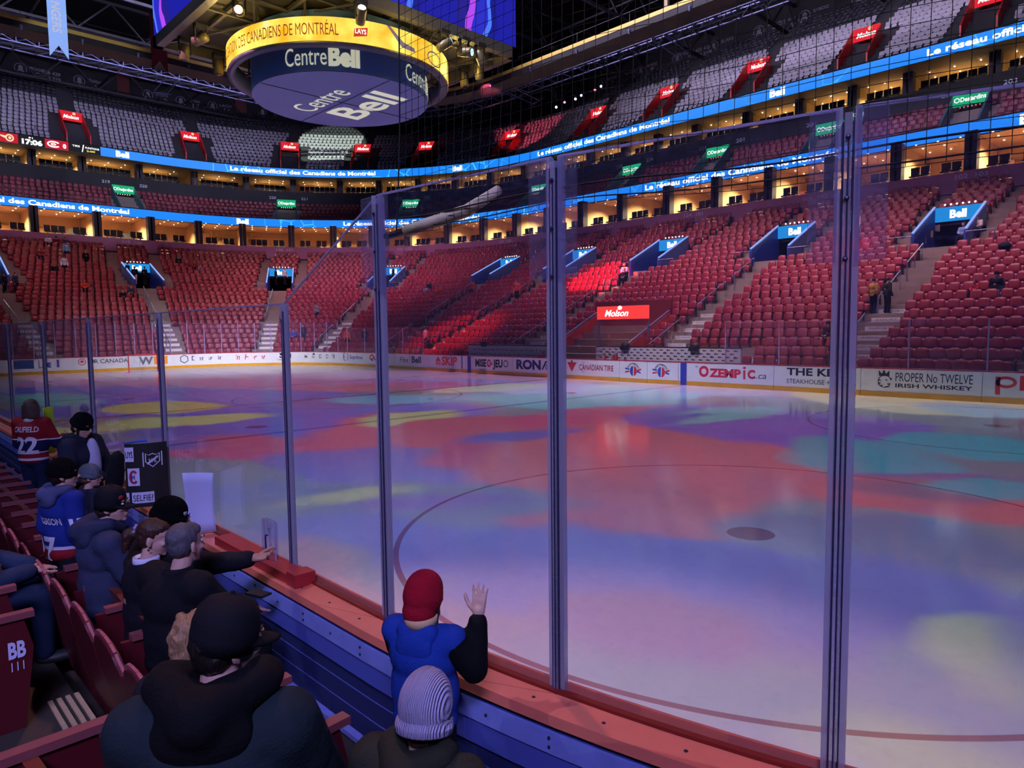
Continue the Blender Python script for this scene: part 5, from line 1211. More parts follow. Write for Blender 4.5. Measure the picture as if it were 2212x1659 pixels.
m = MB(); a, b = offset(base, -1.1), offset(base, 1.1); m.sheet([a, b]); m.sheet([offset(base, -1.1), offset(base, -1.1, -.5)]); m.sheet([offset(base, -1.1, -.5), offset(base, 1.1, -.5)]); obj('walkway', m, CAT, t)
m = MB(); m.sheet([offset(base, -1.15, .0), offset(base, -1.15, .32)]); obj('yellow_rail', m, YR, t)
m = MB(); m.tube(offset(base, -1.1, 1.1), .03, 5)
for p_ in offset(base, -1.1)[::2]: m.bar(p_, p_+Vector((0, 0, 1.1)), .04)
obj('guard_rail', m, CAT, t)
m = MB()
for p_ in base[3::7]: m.bar(p_, p_+Vector((0, 0, 11.5)), .3)
obj('hanger', m, M('hanger_tan', C('7a6848'), .6), t)
m = MB()
for p_ in offset(base, -1.2, -.3)[::2]: m.lathe([(.08, -.35), (.13, 0), (.05, .05)], 8, tuple(p_))
obj('floodlights', m, TR, t)
t = thing('lighting_truss', 'blue grey lattice truss ring hanging below the catwalk', 'truss'); base = resample(loop(36.9, 47.6, 17, 27.0), 1.6)
in_, ou = offset(base, -1.0), offset(base, 1.0); it, ot = offset(base, -1.0, .7), offset(base, 1.0, .7)
m = MB()
for c in (in_, ou, it, ot): m.tube(c, .07, 5)
obj('chords', m, TR, t)
m = MB()
for i in range(len(base)-1):
    m.bar(in_[i], ou[i], .06); m.bar(in_[i], it[i], .05); m.bar(in_[i], it[i+1], .04); m.bar(in_[i], ou[i+1], .05); m.bar(it[i], ot[i+1], .04)
obj('lacing', m, TR, t)
m = MB()
for i in range(0, len(base)-1): m.add([tuple(it[i]+(ot[i]-it[i])*.1), tuple(ot[i]), tuple(ot[i]*.8+ot[i+1]*.2), tuple(it[i]*.8+it[i+1]*.2)], [(0,1,2,3)])
obj('cross_plates', m, M('truss_plate', C('35365a'), .6), t)
for k, i in enumerate(range(16, len(base)-8, 9)):
    m = MB(); p_ = ou[i]; d_ = (ou[i]-in_[i]).normalized(); e_ = (base[i+1]-base[i]).normalized()
    for q in (0, 1.2): m.tube([in_[i]+e_*q+Vector((0, 0, -.1)), p_+d_*1.6+e_*q+Vector((0, 0, -.5))], .045, 5)
    for q in (.2, .6, 1.0): m.tube([p_+d_*1.4+e_*(q-.5)+Vector((0, 0, -.5)), p_+d_*1.4+e_*(q+.5)+Vector((0, 0, -.75))], .03, 4)
    obj('truss_bracket', m, TR, label=f'pair of short tubes with clamps below the truss ring, {ORD[k]} from the right', cat='bracket', group='tube brackets below the truss')
cols = [((1, .1, .15), 'red'), ((.3, .5, 1), 'blue'), ((1, 1, 1), 'white')]
for k, (s, z, ci) in enumerate(((34.2, 31.0, 2), (32.9, 31.3, 0), (31.2, 31.3, 2), (30.3, 31.5, 1), (28.2, 31.6, 0), (27.3, 31.8, 1))):
    p_ = P(37.5, s); m = MB(); m.ball((p_[0], p_[1], z-1.2), .14, 10, 6); t2 = thing('beam_light', f'small glowing {cols[ci][1]} beam light before the dark upper wall, {ORD[k]} of six from left', 'stage light', group='glowing beam lights'); obj('lens', m, E('beam_'+cols[ci][1], cols[ci][0], 6), t2)
    m = MB(); m.box((p_[0]+.2, p_[1]+.15, z-1.0), (.3, .3, .4)); m.bar((p_[0]+.2, p_[1]+.15, z-.9), (p_[0]+.2, p_[1]+.15, 39), .05); obj('lamp_body', m, CAT, t2)
t = thing('roof_truss', 'dark roof trusses crossing under the ceiling', 'truss'); m = MB()
for y in range(-20, 71, 9):
    m.bar((-45, y, 31.5), (60, y, 31.5), .25); m.bar((-45, y, 34.5), (60, y, 34.5), .25)
    for x in range(-45, 58, 6): m.bar((x, y, 31.5), (x+3, y, 34.5), .14); m.bar((x+3, y, 34.5), (x+6, y, 31.5), .14)
obj('girders', m, M('roof_steel', C('2a2830'), .6, .3), t)
m = MB()
for x in range(-40, 60, 10): m.bar((x, -25, 33), (x, 75, 33), .16)
obj('purlins', m, MATS['roof_steel'], t)
m = MB(); m.bar((22, 6, 30.6), (26, 9, 30.6), .25, .15); obj('strip_lamp', m, E('strip_warm', (1, .85, .6), 5), label='short glowing strip lamp in the roof right of the score display', cat='lamp')
for k, (x, y, z, h, c, lb2) in enumerate(((-3.3, 30, 21.2, 3.4, '9cc4ff', 'light blue forked pennant hanging from the roof at the left'), (3.0, 30, 21.8, 2.6, '5a1018', 'dark red forked pennant hanging beside the left video screen'))):
    t = thing('pennant', lb2, 'banner', group='roof pennants'); m = MB(); m.box((x, y, z+h/2+1.2), (1.1, .03, h)); m.prism([(x-.55, z+1.2), (x-.55, z-.2), (x, z+.6), (x+.55, z-.2), (x+.55, z+1.2)], 'y', y-.015, y+.015); obj('cloth', m, M('pennant_'+c, C(c), .7, em=C(c), ems=.0), t)
    m = MB(); put_text(m, 'RANGERS' if k == 0 else '86', lambda a, b: (x-.3+b, y-.03, z+h+1-a), .2, 3.0 if k == 0 else 1.0, 0, .5, .02); obj('lettering', m, NUMT, t)
    m = MB(); m.bar((x, y, z+h+1.2), (x, y, 39), .03); m.bar((x-.6, y, z+h+1.2), (x+.6, y, z+h+1.2), .06); obj('cord', m, CAT, t)

# ------------------------------------------------------------------ protective net above the tall glass
t = thing('safety_net', 'fine black safety net hanging above the tall near glass', 'net'); NETM = M('net_black', C('0b0b10'), .8)
sa, sb = s_of_y_left(.05, -22.25), s_of_y_left(.05, -27.8)
def npt(f, z):
    s = sa+(sb-sa)*f; p = P(.05, s); lean = .05*(z-3.4); sag = .012*math.sin(f*40+z*3)
    return (p[0]-p[2]*lean+p[2]*sag, p[1]-p[3]*lean, z+.012*math.sin(f*23+z))
m = MB(); nv = int((sb-sa)/.055); zt = 6.6
for i in range(nv+1): m.tube([npt(i/nv, z) for z in np.linspace(3.2, zt, 12)], .0014, 3, False)
nh = int((zt-3.2)/.055)
for j in range(nh+1): m.tube([npt(i/40, 3.2+(zt-3.2)*j/nh) for i in range(41)], .0014, 3, False)
obj('mesh', m, NETM, t)
m = MB(); m.tube([npt(i/40, 3.28) for i in range(41)], .004, 5); m.tube([npt(i/40, 3.22+.006*math.sin(i)) for i in range(41)], .003, 5); m.tube([npt(0, z) for z in np.linspace(3.2, zt, 14)], .004, 5); obj('ropes', m, NETM, t)
t = thing('net_pole', 'pale rolled net sleeve with a black end lashed along the top of the tall glass', 'rolled net'); q = [P(.03, s_of_y_left(.03, y)) for y in (-22.12, -22.3, -22.5, -22.75, -22.95)]
zz = [3.2, 3.21, 3.23, 3.26, 3.33]; pts = [(a[0], a[1], z) for a, z in zip(q, zz)]
m = MB(); m.tube(pts[1:], [.03, .032, .03, .022], 10); obj('sleeve', m, M('sleeve_cream', C('c9b79c'), .7, var=.15, vscale=20, bump=.3), t, smooth=True)
m = MB(); m.tube(pts[:2], .018, 8); m.tube([(pts[0][0], pts[0][1]-.02, 3.2), (pts[0][0], pts[0][1]+.03, 3.22), (pts[0][0], pts[0][1]+.04, 3.17), (pts[0][0], pts[0][1]-.02, 3.18)], .006, 6); obj('black_end', m, BLKC, t)

# ------------------------------------------------------------------ near seats
NSE = M('near_seat_shell', C('5a1420'), .45, var=.12, vscale=6); NRIM = M('near_seat_rim', C('b0606c'), .35); NPAN = M('near_seat_pan', C('7a3a28'), .28, var=.15, vscale=5); NARM = M('near_seat_arm', C('8a4a52'), .4, var=.08)
def nb_outline(o=0.0, n=8):
    pts = [(-.255-o, .1), (.255+o, .1)]
    top = [(.262+o, .6), (.25+o, .68)] + [(.2*math.cos(a), .7+.1*math.sin(a)+o) for a in np.linspace(.2, PI-.2, n)] + [(-.25-o, .68), (-.262-o, .6)]
    return pts+top
def backT(): return Matrix.Translation((0, .13, 0)) @ Matrix.Rotation(math.radians(-11), 4, 'X')
m = MB(); m.T = backT(); m.prism(nb_outline(), 'y', 0, .035); mshell = m.mesh('backrest'); mshell.materials.append(NSE)
m = MB(); m.T = backT(); ol = nb_outline()[1:]
for a, b in zip(ol[:-1], ol[1:]): m.bar((a[0], .0175, a[1]), (b[0], .0175, b[1]), .05, .014, up=(0, 1, 0))
mrim = m.mesh('back_edge'); mrim.materials.append(NRIM)
m = MB(); rows = []
for j in range(7):
    t_ = j/6; rows.append([(x*(.23), -.03-.06*math.sin(PI*t_)*(1-.5*x*x)-.03, .22+.42*t_-.02*x*x) for x in np.linspace(-1, 1, 7)])
m.sheet(rows); rows2 = [[(p[0], p[1]+.05, p[2]) for p in r] for r in rows]; m.sheet(rows2)
for e in (0, 6): m.sheet([rows[e], rows2[e]])
m.sheet([[r[0] for r in rows], [r[0] for r in rows2]]); m.sheet([[r[-1] for r in rows], [r[-1] for r in rows2]])
mpan = m.mesh('seat_pan', True); mpan.materials.append(NPAN)
def nseat_arm(x):
    m = MB(); m.box((x, -.1, .635), (.06, .42, .035)); mm = m.mesh('armrest'); mm.materials.append(NARM); return mm
m = MB(); m.prism([(-.24, .0), (.12, .0), (.16, .62), (-.26, .62), (-.3, .45)], 'x', .25, .28); mend = m.mesh('side_panel'); mend.materials.append(NSE)
marm = nseat_arm(.265)
NS0 = None
def near_seat(d, s, z, label, parts=('backrest', 'back_edge', 'seat_pan', 'armrest', 'side_panel'), extra=None):
    p = P(d, s); t = thing('arena_seat', label, 'seat', (p[0], p[1], z), math.atan2(p[3], p[2])-PI/2, 'red arena seats')
    for nm, me in (('backrest', mshell), ('back_edge', mrim), ('seat_pan', mpan), ('armrest', marm), ('side_panel', mend)):
        if nm in parts: obj(nm, me, parent=t)
    return t
AAL = ['', '']
DA = 1.0
sA = s_of_y_left(DA, -9.2); k = 0; yy = -9.2
names = {}
while k < 29:
    s = sA+.53*k; p = P(DA, s)
    near_seat(DA, s, .38, f"{ORD[k]} dark red seat of the row along the near boards, counted from the left" if k < 20 else f"dark red seat along the near boards, {ORD[k-20]} past the short haired man")
    k += 1
DB = 1.80
for i, y in enumerate(np.arange(-14.0, -20.95, -.54)):
    s = s_of_y_left(DB, y); t = near_seat(DB, s, .53, f"red tip-up seat in the second near row, {ORD[12-i]} from the stair aisle")
    if i == 12:
        m = MB(); m.add([tuple((-v.co.x, v.co.y, v.co.z)) for v in mend.vertices], [tuple(p_.vertices)[::-1] for p_ in mend.polygons]); obj('end_panel', m, NSE, t)
        m = MB(); m.add([tuple((-v.co.x, v.co.y, v.co.z)) for v in marm.vertices], [tuple(p_.vertices)[::-1] for p_ in marm.polygons]); obj('armrest', m, NARM, t)
        m = MB(); fn = lambda x, z: (-.286, -.17-x, z); put_text(m, 'BB', fn, .012, .092, .41, .495, .04); put_text(m, '111', fn, .022, .08, .335, .385, .0)
        obj('lettering', m, M('seat_letters', C('d8d4ff'), .5), t)
for i, y in enumerate((-22.55, -23.08, -23.6, -24.13)):
    s = s_of_y_left(DB, y); near_seat(DB, s, .53, ['nearest red seat at the bottom left, first of the row after the stairs', 'red seat at the bottom left frame corner, beside the man in the black cap', 'red seat behind the man in the black cap', 'red seat below the camera, right of the man in the black cap'][i])
for i in range(8):
    d = 5.75; y = -22.2-.6*i; s = s_of_y_left(d, y); near_seat(d, s, 2.0, f"orange red seat behind the camera, reflected in the tall glass, {ORD[i]} of its row")
m = MB()
for q in range(4): m.box((-14.36+.045*q, -20.75, .536), (.024, .4, .012))
obj('floor_strip', m, M('strip_cream', C('d8b890'), .5, var=.2, vscale=30), label='striped cream safety strip on the aisle floor behind the last seat of the near row', cat='floor strip')

# ------------------------------------------------------------------ people
SKIN = M('skin', C('c79a90'), .5, var=.06, vscale=14, spec=.35)
SKIND = M('skin_tan', C('a8786c'), .5, var=.06, vscale=14)
LIP = M('lips', C('9c5a58'), .5); EYEW = M('eye_white', C('d8d4d8'), .3); IRIS = M('iris', C('2a1c18'), .3)
def fabric(h, rough=.85, bump=.35, bs=90): return M('fabric_'+h, C(h), rough, var=.14, vscale=6, bump=bump, bscale=bs, spec=.2)
def knit(h):
    nm = 'knit_'+h
    if nm in MATS: return MATS[nm]
    m = M(nm, C(h), .95, spec=.1); nt = m.node_tree; b = nt.nodes['Principled BSDF']; N = nt.nodes.new; K = nt.links.new
    tc = N('ShaderNodeTexCoord'); w = N('ShaderNodeTexWave'); w.inputs['Scale'].default_value = 52; w.inputs['Distortion'].default_value = .6; w.bands_direction = 'X'; K(tc.outputs['Object'], w.inputs['Vector'])
    mx = N('ShaderNodeMix'); mx.data_type = 'RGBA'; mx.inputs[6].default_value = (*[c*.86 for c in C(h)], 1); mx.inputs[7].default_value = (*C(h), 1); K(w.outputs['Fac'], mx.inputs[0]); K(mx.outputs[2], b.inputs['Base Color'])
    bp = N('ShaderNodeBump'); bp.inputs['Strength'].default_value = .9; bp.inputs['Distance'].default_value = .006; K(w.outputs['Fac'], bp.inputs['Height']); K(bp.outputs['Normal'], b.inputs['Normal'])
    return m
def hairmat(h):
    nm = 'hair_'+h
    if nm in MATS: return MATS[nm]
    m = M(nm, C(h), .5); nt = m.node_tree; b = nt.nodes['Principled BSDF']; N = nt.nodes.new; K = nt.links.new
    tc = N('ShaderNodeTexCoord'); mp = N('ShaderNodeMapping'); mp.inputs['Scale'].default_value = (90, 90, 9); no = N('ShaderNodeTexNoise'); no.inputs['Scale'].default_value = 1.6; no.inputs['Detail'].default_value = 3
    K(tc.outputs['Object'], mp.inputs[0]); K(mp.outputs[0], no.inputs['Vector'])
    mx = N('ShaderNodeMix'); mx.data_type = 'RGBA'; mx.inputs[6].default_value = (*[c*.45 for c in C(h)], 1); mx.inputs[7].default_value = (*[min(1, c*1.5) for c in C(h)], 1); K(no.outputs['Fac'], mx.inputs[0]); K(mx.outputs[2], b.inputs['Base Color'])
    bp = N('ShaderNodeBump'); bp.inputs['Strength'].default_value = .8; bp.inputs['Distance'].default_value = .008; K(no.outputs['Fac'], bp.inputs['Height']); K(bp.outputs['Normal'], b.inputs['Normal'])
    return m
WR = bpy.data.textures.new('folds', 'CLOUDS'); WR.noise_scale = .09; WR.noise_depth = 3
HT = bpy.data.textures.new('tufts', 'CLOUDS'); HT.noise_scale = .025; HT.noise_depth = 2
def blob(name, mb, mat, parent, voxel, smooth=4, wr=0.0, tex=None, label=None):
    o = obj(name, mb, mat, parent, smooth=True, label=label)
    r = o.modifiers.new('join', 'REMESH'); r.mode = 'VOXEL'; r.voxel_size = voxel; r.use_smooth_shade = True
    if smooth: s = o.modifiers.new('soften', 'SMOOTH'); s.iterations = smooth; s.factor = .5
    if wr: w = o.modifiers.new('folds', 'DISPLACE'); w.texture = tex or WR; w.strength = wr; w.texture_coords = 'LOCAL'
    return o
def V3(*a): return Vector(a)
def head_matrix(c, yaw, pitch, roll=0.0): return Matrix.Translation(c) @ Matrix.Rotation(yaw, 4, 'Z') @ Matrix.Rotation(pitch, 4, 'X') @ Matrix.Rotation(roll, 4, 'Y')
def head_prims(m, H, k, full=True):
    m.T = H
    if not full: m.ball((0, 0, 0), (.075*k, .092*k, .112*k), 12, 8); m.T = None; return
    m.ball((0, -.012*k, .032*k), (.076*k, .096*k, .086*k)); m.ball((0, .026*k, -.03*k), (.064*k, .07*k, .078*k)); m.ball((0, .03*k, -.075*k), (.05*k, .055*k, .042*k)); m.ball((0, .072*k, -.098*k), (.022*k, .018*k, .016*k))
    m.capsule((0, .094*k, .012*k), .009*k, (0, .113*k, -.026*k), .013*k, 10)
    for sx in (-1, 1):
        m.ball((sx*.012*k, .104*k, -.03*k), .01*k, 8, 6); m.ball((sx*.03*k, .086*k, .034*k), (.026*k, .012*k, .009*k), 10, 6); m.ball((sx*.04*k, .07*k, -.022*k), (.022*k, .018*k, .018*k), 10, 6)
        R = Matrix.Rotation(sx*.35, 3, 'Z'); m.ball((sx*.079*k, -.008*k, -.012*k), (.01*k, .02*k, .032*k), 10, 8, R); m.ball((sx*.078*k, -.0*k, -.036*k), (.008*k, .011*k, .011*k), 8, 6)
    m.ball((0, .092*k, -.058*k), (.024*k, .011*k, .007*k), 10, 6); m.ball((0, .089*k, -.069*k), (.02*k, .011*k, .008*k), 10, 6)
    m.T = None
def hand_prims(m, w, d, n, k, side, curl=.5, spread=.12):
    """w wrist, d pointing along the hand, n out of the palm, side +1: thumb on +d x n side"""
    d = d.normalized(); n = (n - d*n.dot(d)).normalized(); x = d.cross(n)*side
    m.capsule(w, .026*k, w+d*.03*k, .03*k, 10)
    for f in range(4):
        o = (1.5-f)*.0205*k; b = w+d*.085*k+x*o; m.capsule(w+d*.025*k+x*o*.7, .015*k, b, .0125*k, 8)
        L = (.072, .08, .074, .058)[f]*k; a = curl*(.85+.12*f); dr = d+x*(1.5-f)*spread
        for seg, fr in enumerate((.45, .33, .26)):
            dr2 = (dr*math.cos(a*(seg+.45))+n*math.sin(a*(seg+.45))).normalized(); e = b+dr2*L*fr; m.capsule(b, (.0092-.0006*seg)*k, e, (.0086-.0008*seg)*k, 8); b = e
    b = w+d*.03*k+x*.026*k
    for L, ang in ((.042, .9), (.034, .55), (.026, .35)):
        dr = (d*math.cos(ang)+x*math.sin(ang)+n*.25*curl).normalized(); e = b+dr*L*k; m.capsule(b, .0125*k, e, .0105*k, 8); b = e
def skel(h, mode):
    J = {}
    if mode == 'stand':
        J['hip'] = V3(0, 0, .52*h); J['chest'] = V3(0, .0, .72*h); J['neck'] = V3(0, -.01*h, .825*h); J['head'] = V3(0, .015*h, .925*h)
        for s, x in (('L', -1), ('R', 1)):
            J['sh'+s] = V3(x*.112*h, 0, .8*h); J['el'+s] = V3(x*.15*h, -.02*h, .625*h); J['wr'+s] = V3(x*.15*h, .05*h, .485*h)
            J['th'+s] = V3(x*.05*h, 0, .51*h); J['kn'+s] = V3(x*.055*h, .02*h, .28*h); J['an'+s] = V3(x*.055*h, -.01*h, .045*h)
    else:
        z = .41; J['hip'] = V3(0, 0, z+.055*h); J['chest'] = V3(0, .0, z+.235*h); J['neck'] = V3(0, .01*h, z+.335*h); J['head'] = V3(0, .045*h, z+.425*h)
        for s, x in (('L', -1), ('R', 1)):
            J['sh'+s] = V3(x*.112*h, .0, z+.305*h); J['el'+s] = V3(x*.14*h, .05*h, z+.175*h); J['wr'+s] = V3(x*.06*h, .18*h, z+.13*h)
            J['th'+s] = V3(x*.055*h, .03*h, z+.04*h); J['kn'+s] = V3(x*.08*h, .27*h, z+.03*h); J['an'+s] = V3(x*.075*h, .27*h, max(.06, z-.25*h))
    return J
def person(label, loc, rz, h, mode='stand', top='202028', sleeves=None, legs='20243a', hair=('short', '2a1a14'), hat=None, glasses=False, J=None, yaw=0.0, pitch=0.0, small=False, skin=None, hood=None, hoodk=1.0, topmat=None, bulk=1.0, curl=.7, palm=None, thumbs=(1, 1), beard=None, vox=None, group=None, wr=.014, collar=None, hs=None, handdir=None):
    t = thing('person', label, 'person', loc, rz, group); skin = skin or SKIN
    K_ = skel(h, mode); K_.update(J or {}); J = K_; k = hs or (h/1.72)**.5
    H = head_matrix(J['head'], yaw, pitch); full = not small; vx = vox or (.0075 if full else .02)
    m = MB(); head_prims(m, H, k, full); b = h*bulk
    m.capsule(J['neck']-V3(0, 0, .03*h), .036*h, H @ V3(0, -.012*k, -.06*k), .031*h)
    m.capsule(J['hip'], .075*h, J['chest'], .08*h); m.capsule(J['chest'], .075*h, J['neck']-V3(0, 0, .02*h), .04*h)
    for i, s in enumerate('LR'):
        m.capsule(J['chest']+(J['sh'+s]-J['chest'])*.4, .05*h, J['sh'+s], .034*h, 10); m.capsule(J['sh'+s], .033*h, J['el'+s], .026*h, 10); m.capsule(J['el'+s], .026*h, J['wr'+s], .018*h, 10)
        d = (handdir or {}).get(s) or (J['wr'+s]-J['el'+s]).normalized()
        if full: hand_prims(m, J['wr'+s]+d*.01, d, (palm or {}).get(s, V3(0, -.2, -1) if mode == 'sit' else V3(1 if s == 'L' else -1, 0, .1)), k, thumbs[i]*(1 if s == 'L' else -1), curl if not isinstance(curl, dict) else curl[s])
        else: m.capsule(J['wr'+s], .02*h, J['wr'+s]+d*.075*h, .014*h, 8)
        m.capsule(J['hip'], .06*h, J['th'+s], .055*h, 10); m.capsule(J['th'+s], .052*h, J['kn'+s], .034*h, 10); m.capsule(J['kn'+s], .033*h, J['an'+s], .022*h, 10)
    blob('body', m, skin, t, vx, 2 if full else 1)
    # clothes
    m = MB(); g = bulk; vx2 = .014 if full else .024
    m.T = None; m.ball((J['hip']+J['chest'])/2+V3(0, .0, -.02*h), (.112*b, .085*b, .16*h)); m.ball(J['chest']+V3(0, 0, .01*h), (.118*b, .085*b, .105*h)); m.ball(J['hip']+V3(0, 0, -.015*h), (.108*b, .084*b, .07*h)); m.capsule(J['chest']+V3(0, 0, .04*h), .075*b, J['neck']-V3(0, 0, .03*h), .05*h)
    sl = MB() if sleeves else m
    for s in 'LR':
        m.capsule(J['chest']+(J['sh'+s]-J['chest'])*.3+V3(0, 0, .02*h), .064*b, J['sh'+s], .05*b)
        sl.capsule(J['sh'+s], .048*b, J['el'+s], .041*b); sl.capsule(J['el'+s], .041*b, J['wr'+s]-(J['wr'+s]-J['el'+s])*.06, .032*b)
    tm_ = topmat or fabric(top); jk = blob('jacket', m, tm_, t, vx2, 5 if full else 2, wr if full else 0)
    if sleeves: blob('sleeves', sl, fabric(sleeves), t, vx2, 4, wr if full else 0)
    m = MB(); m.ball(J['hip']-V3(0, 0, .03*h), (.098*h, .08*h, .075*h))
    for s in 'LR':
        m.capsule(J['th'+s], .068*h, J['kn'+s], .049*h); m.capsule(J['kn'+s], .048*h, J['an'+s]+V3(0, 0, .01*h), .038*h)
    blob('trousers', m, fabric(legs), t, vx2, 3)
    m = MB()
    for s in 'LR':
        a = J['an'+s]; m.ball(a+V3(0, .045*h, -.022*h), (.032*h, .085*h, .026*h), 12, 8)
    obj('shoes', m, M('shoe_dark', C('1c1c22'), .6), t, smooth=True)
    if hood:
        m = MB(); nk = J['neck']+V3(0, 0, .03*h*hoodk); h0 = h; h = h*hoodk; m.capsule(nk+V3(-.07*h, -.02*h, .0), .03*h, nk+V3(.0, -.08*h, -.02*h), .042*h); m.capsule(nk+V3(.07*h, -.02*h, .0), .03*h, nk+V3(.0, -.08*h, -.02*h), .042*h); m.ball(nk+V3(0, -.068*h, -.05*h), (.074*h, .034*h, .055*h)); m.capsule(nk+V3(-.07*h, -.0, .0), .03*h, nk+V3(-.03*h, .055*h, -.03*h), .025*h); m.capsule(nk+V3(.07*h, 0, .0), .03*h, nk+V3(.03*h, .055*h, -.03*h), .025*h)
        h = h0; blob('hood', m, fabric(hood), t, vx2, 4, wr*.8)
    if collar:
        m = MB(); nk = J['neck']; m.lathe([(.052*h, -.012*h), (.05*h, .022*h), (.044*h, .024*h), (.046*h, -.01*h)], 20, tuple(nk)); obj('collar', m, fabric(collar), t, smooth=True)
    # hair and hats in the head frame
    st, hc = hair; m = MB(); m.T = H
    if st != 'none':
        if not full: m.ball((0, -.016*k, .03*k), (.084*k, .096*k, .095*k), 12, 8)
        else:
            if hat: m.ball((0, -.02*k, .0), (.081*k, .094*k, .072*k)); m.ball((0, -.045*k, -.025*k), (.076*k, .058*k, .06*k))
            else: m.ball((0, -.024*k, .046*k), (.084*k, .097*k, .084*k)); m.ball((0, -.045*k, -.0*k), (.08*k, .066*k, .075*k))
            if not hat and st in ('short', 'messy'): m.ball((0, .035*k, .082*k), (.06*k, .05*k, .038*k))
            if st == 'messy':
                for q in range(16):
                    a = q*2.4; m.ball((.05*k*math.cos(a), -.02*k+.06*k*math.sin(a), .1*k+.012*k*math.sin(q*1.7)), (.024*k, .03*k, .022*k), 8, 6)
            if st in ('pony', 'bun'): m.capsule((0, -.1*k, .03*k), .032*k, (0, -.16*k, .0), .045*k); m.capsule((0, -.16*k, .0), .044*k, (.02*k, -.17*k, -.1*k), .02*k); m.ball((0, .02*k, .075*k), (.068*k, .06*k, .04*k))
            if st == 'bob':
                for q in range(11):
                    a = PI*(.02+.96*q/10)+PI; m.capsule((.078*k*math.cos(a), -.01*k+.085*k*math.sin(a), .03*k), .03*k, (.088*k*math.cos(a), -.012*k+.086*k*math.sin(a), -.125*k), .028*k)
            if st == 'low':
                m.ball((0, -.05*k, -.05*k), (.074*k, .05*k, .05*k)); m.capsule((.06*k, .02*k, -.03*k), .02*k, (.055*k, .015*k, -.16*k), .01*k)
        blob('hair', m, hairmat(hc), t, .008 if full else .02, 2, .012 if st != 'messy' else .03, HT) if full else obj('hair', m, hairmat(hc), t, smooth=True)
    if hat:
        kind, c1 = hat[0], hat[1]; m = MB(); m.T = H @ Matrix.Rotation(math.radians(-8), 4, 'X')
        if kind == 'cap':
            m.lathe([(.093*k, -.018*k), (.098*k, .02*k), (.099*k, .06*k), (.09*k, .1*k), (.066*k, .128*k), (.03*k, .142*k), (.0, .145*k)], 26, (0, -.014*k, 0), close=False)
            m.v = [tuple(v) for v in m.v]; ho = obj('cap', m, fabric(c1, .8, .2), t, smooth=True); so = ho.modifiers.new('cloth', 'SOLIDIFY'); so.thickness = .004
            m = MB(); m.T = H @ Matrix.Rotation(math.radians(-8), 4, 'X'); rows = []
            for q in range(6):
                f = q/5; rows.append([((.088-.02*f*f)*k*math.sin(a), (.07*math.cos(a)+(.004+.1*f)*(.35+.65*math.cos(a)))*k, (.03-.014*f-.02*abs(math.sin(a))**2)*k) for a in np.linspace(-1.25, 1.25, 11)])
            m.sheet(rows); br = obj('brim', m, fabric(c1, .8, .2), ho, smooth=True); br.modifiers.new('cloth', 'SOLIDIFY').thickness = .006
            m = MB(); m.T = H @ Matrix.Rotation(math.radians(-8), 4, 'X'); m.ball((0, -.014*k, .146*k), .008*k, 8, 6); obj('button', m, fabric(c1), ho)
            if len(hat) > 2: m = MB(); m.T = H @ Matrix.Rotation(math.radians(-8), 4, 'X'); m.ball((.045*k, .07*k, .07*k), (.022*k, .012*k, .016*k), 10, 6, Matrix.Rotation(-.5, 3, 'Z')); obj('badge', m, fabric(hat[2]), ho)
        else:
            tall = .125 if kind == 'slouch' else .1
            m.ball((0, -.016*k, .05*k-(.012*k if kind == 'slouch' else 0)), ((.096 if kind == 'slouch' else .092)*k, (.114 if kind == 'slouch' else .11)*k, tall*k), 28, 16)
            if kind == 'hood': m.ball((0, -.02*k, .02*k), (.1*k, .112*k, .118*k), 24, 14); m.ball((0, -.045*k, -.06*k), (.088*k, .085*k, .075*k), 20, 12)
            ho = blob('knit_hat', m, knit(c1) if kind != 'hood' else fabric(c1, .95, .5, 60), t, .009 if full else .02, 2, .004) if full else obj('knit_hat', m, fabric(c1), t, smooth=True)
            if full and kind != 'hood':
                m = MB(); m.T = H @ Matrix.Translation((0, -.014*k, (-.035 if kind == 'slouch' else .018)*k)) @ Matrix.Rotation(math.radians(-10), 4, 'X'); n = 64; rows = []
                for q in range(9):
                    a = 2*PI*q/8; rows.append([((.091+.011*math.cos(a)+(.002 if j % 2 else 0))*k*math.cos(2*PI*j/n), (.107+.011*math.cos(a)+(.002 if j % 2 else 0))*k*math.sin(2*PI*j/n), .028*k*math.sin(a)) for j in range(n+1)])
                m.sheet(rows); obj('cuff', m, knit(c1), ho, smooth=True)
            if kind == 'pompom':
                m = MB(); m.T = H; rg = random.Random(3); c = Vector((0, -.03*k, .185*k)); m.ball(c, .03*k, 10, 8)
                for q in range(260):
                    v = Vector((rg.gauss(0, 1), rg.gauss(0, 1), rg.gauss(0, 1))).normalized(); a = v.orthogonal().normalized(); bb = v.cross(a); o_ = c+v*.02*k; m.add([o_+a*.004*k, o_-a*.002*k+bb*.0035*k, o_-a*.002*k-bb*.0035*k, c+v*(.05+.012*rg.random())*k], [(0,1,3), (1,2,3), (2,0,3)])
                obj('pompom', m, M('pompom_fur', C('8d8098'), .9, var=.4, vscale=40), ho)
            if len(hat) > 2 and full: m = MB(); m.T = H; m.box((.05*k, .088*k, .05*k), (.022*k, .006, .016*k), -.55); obj('patch', m, M('patch_pale', C('c8c4d8'), .7), ho)
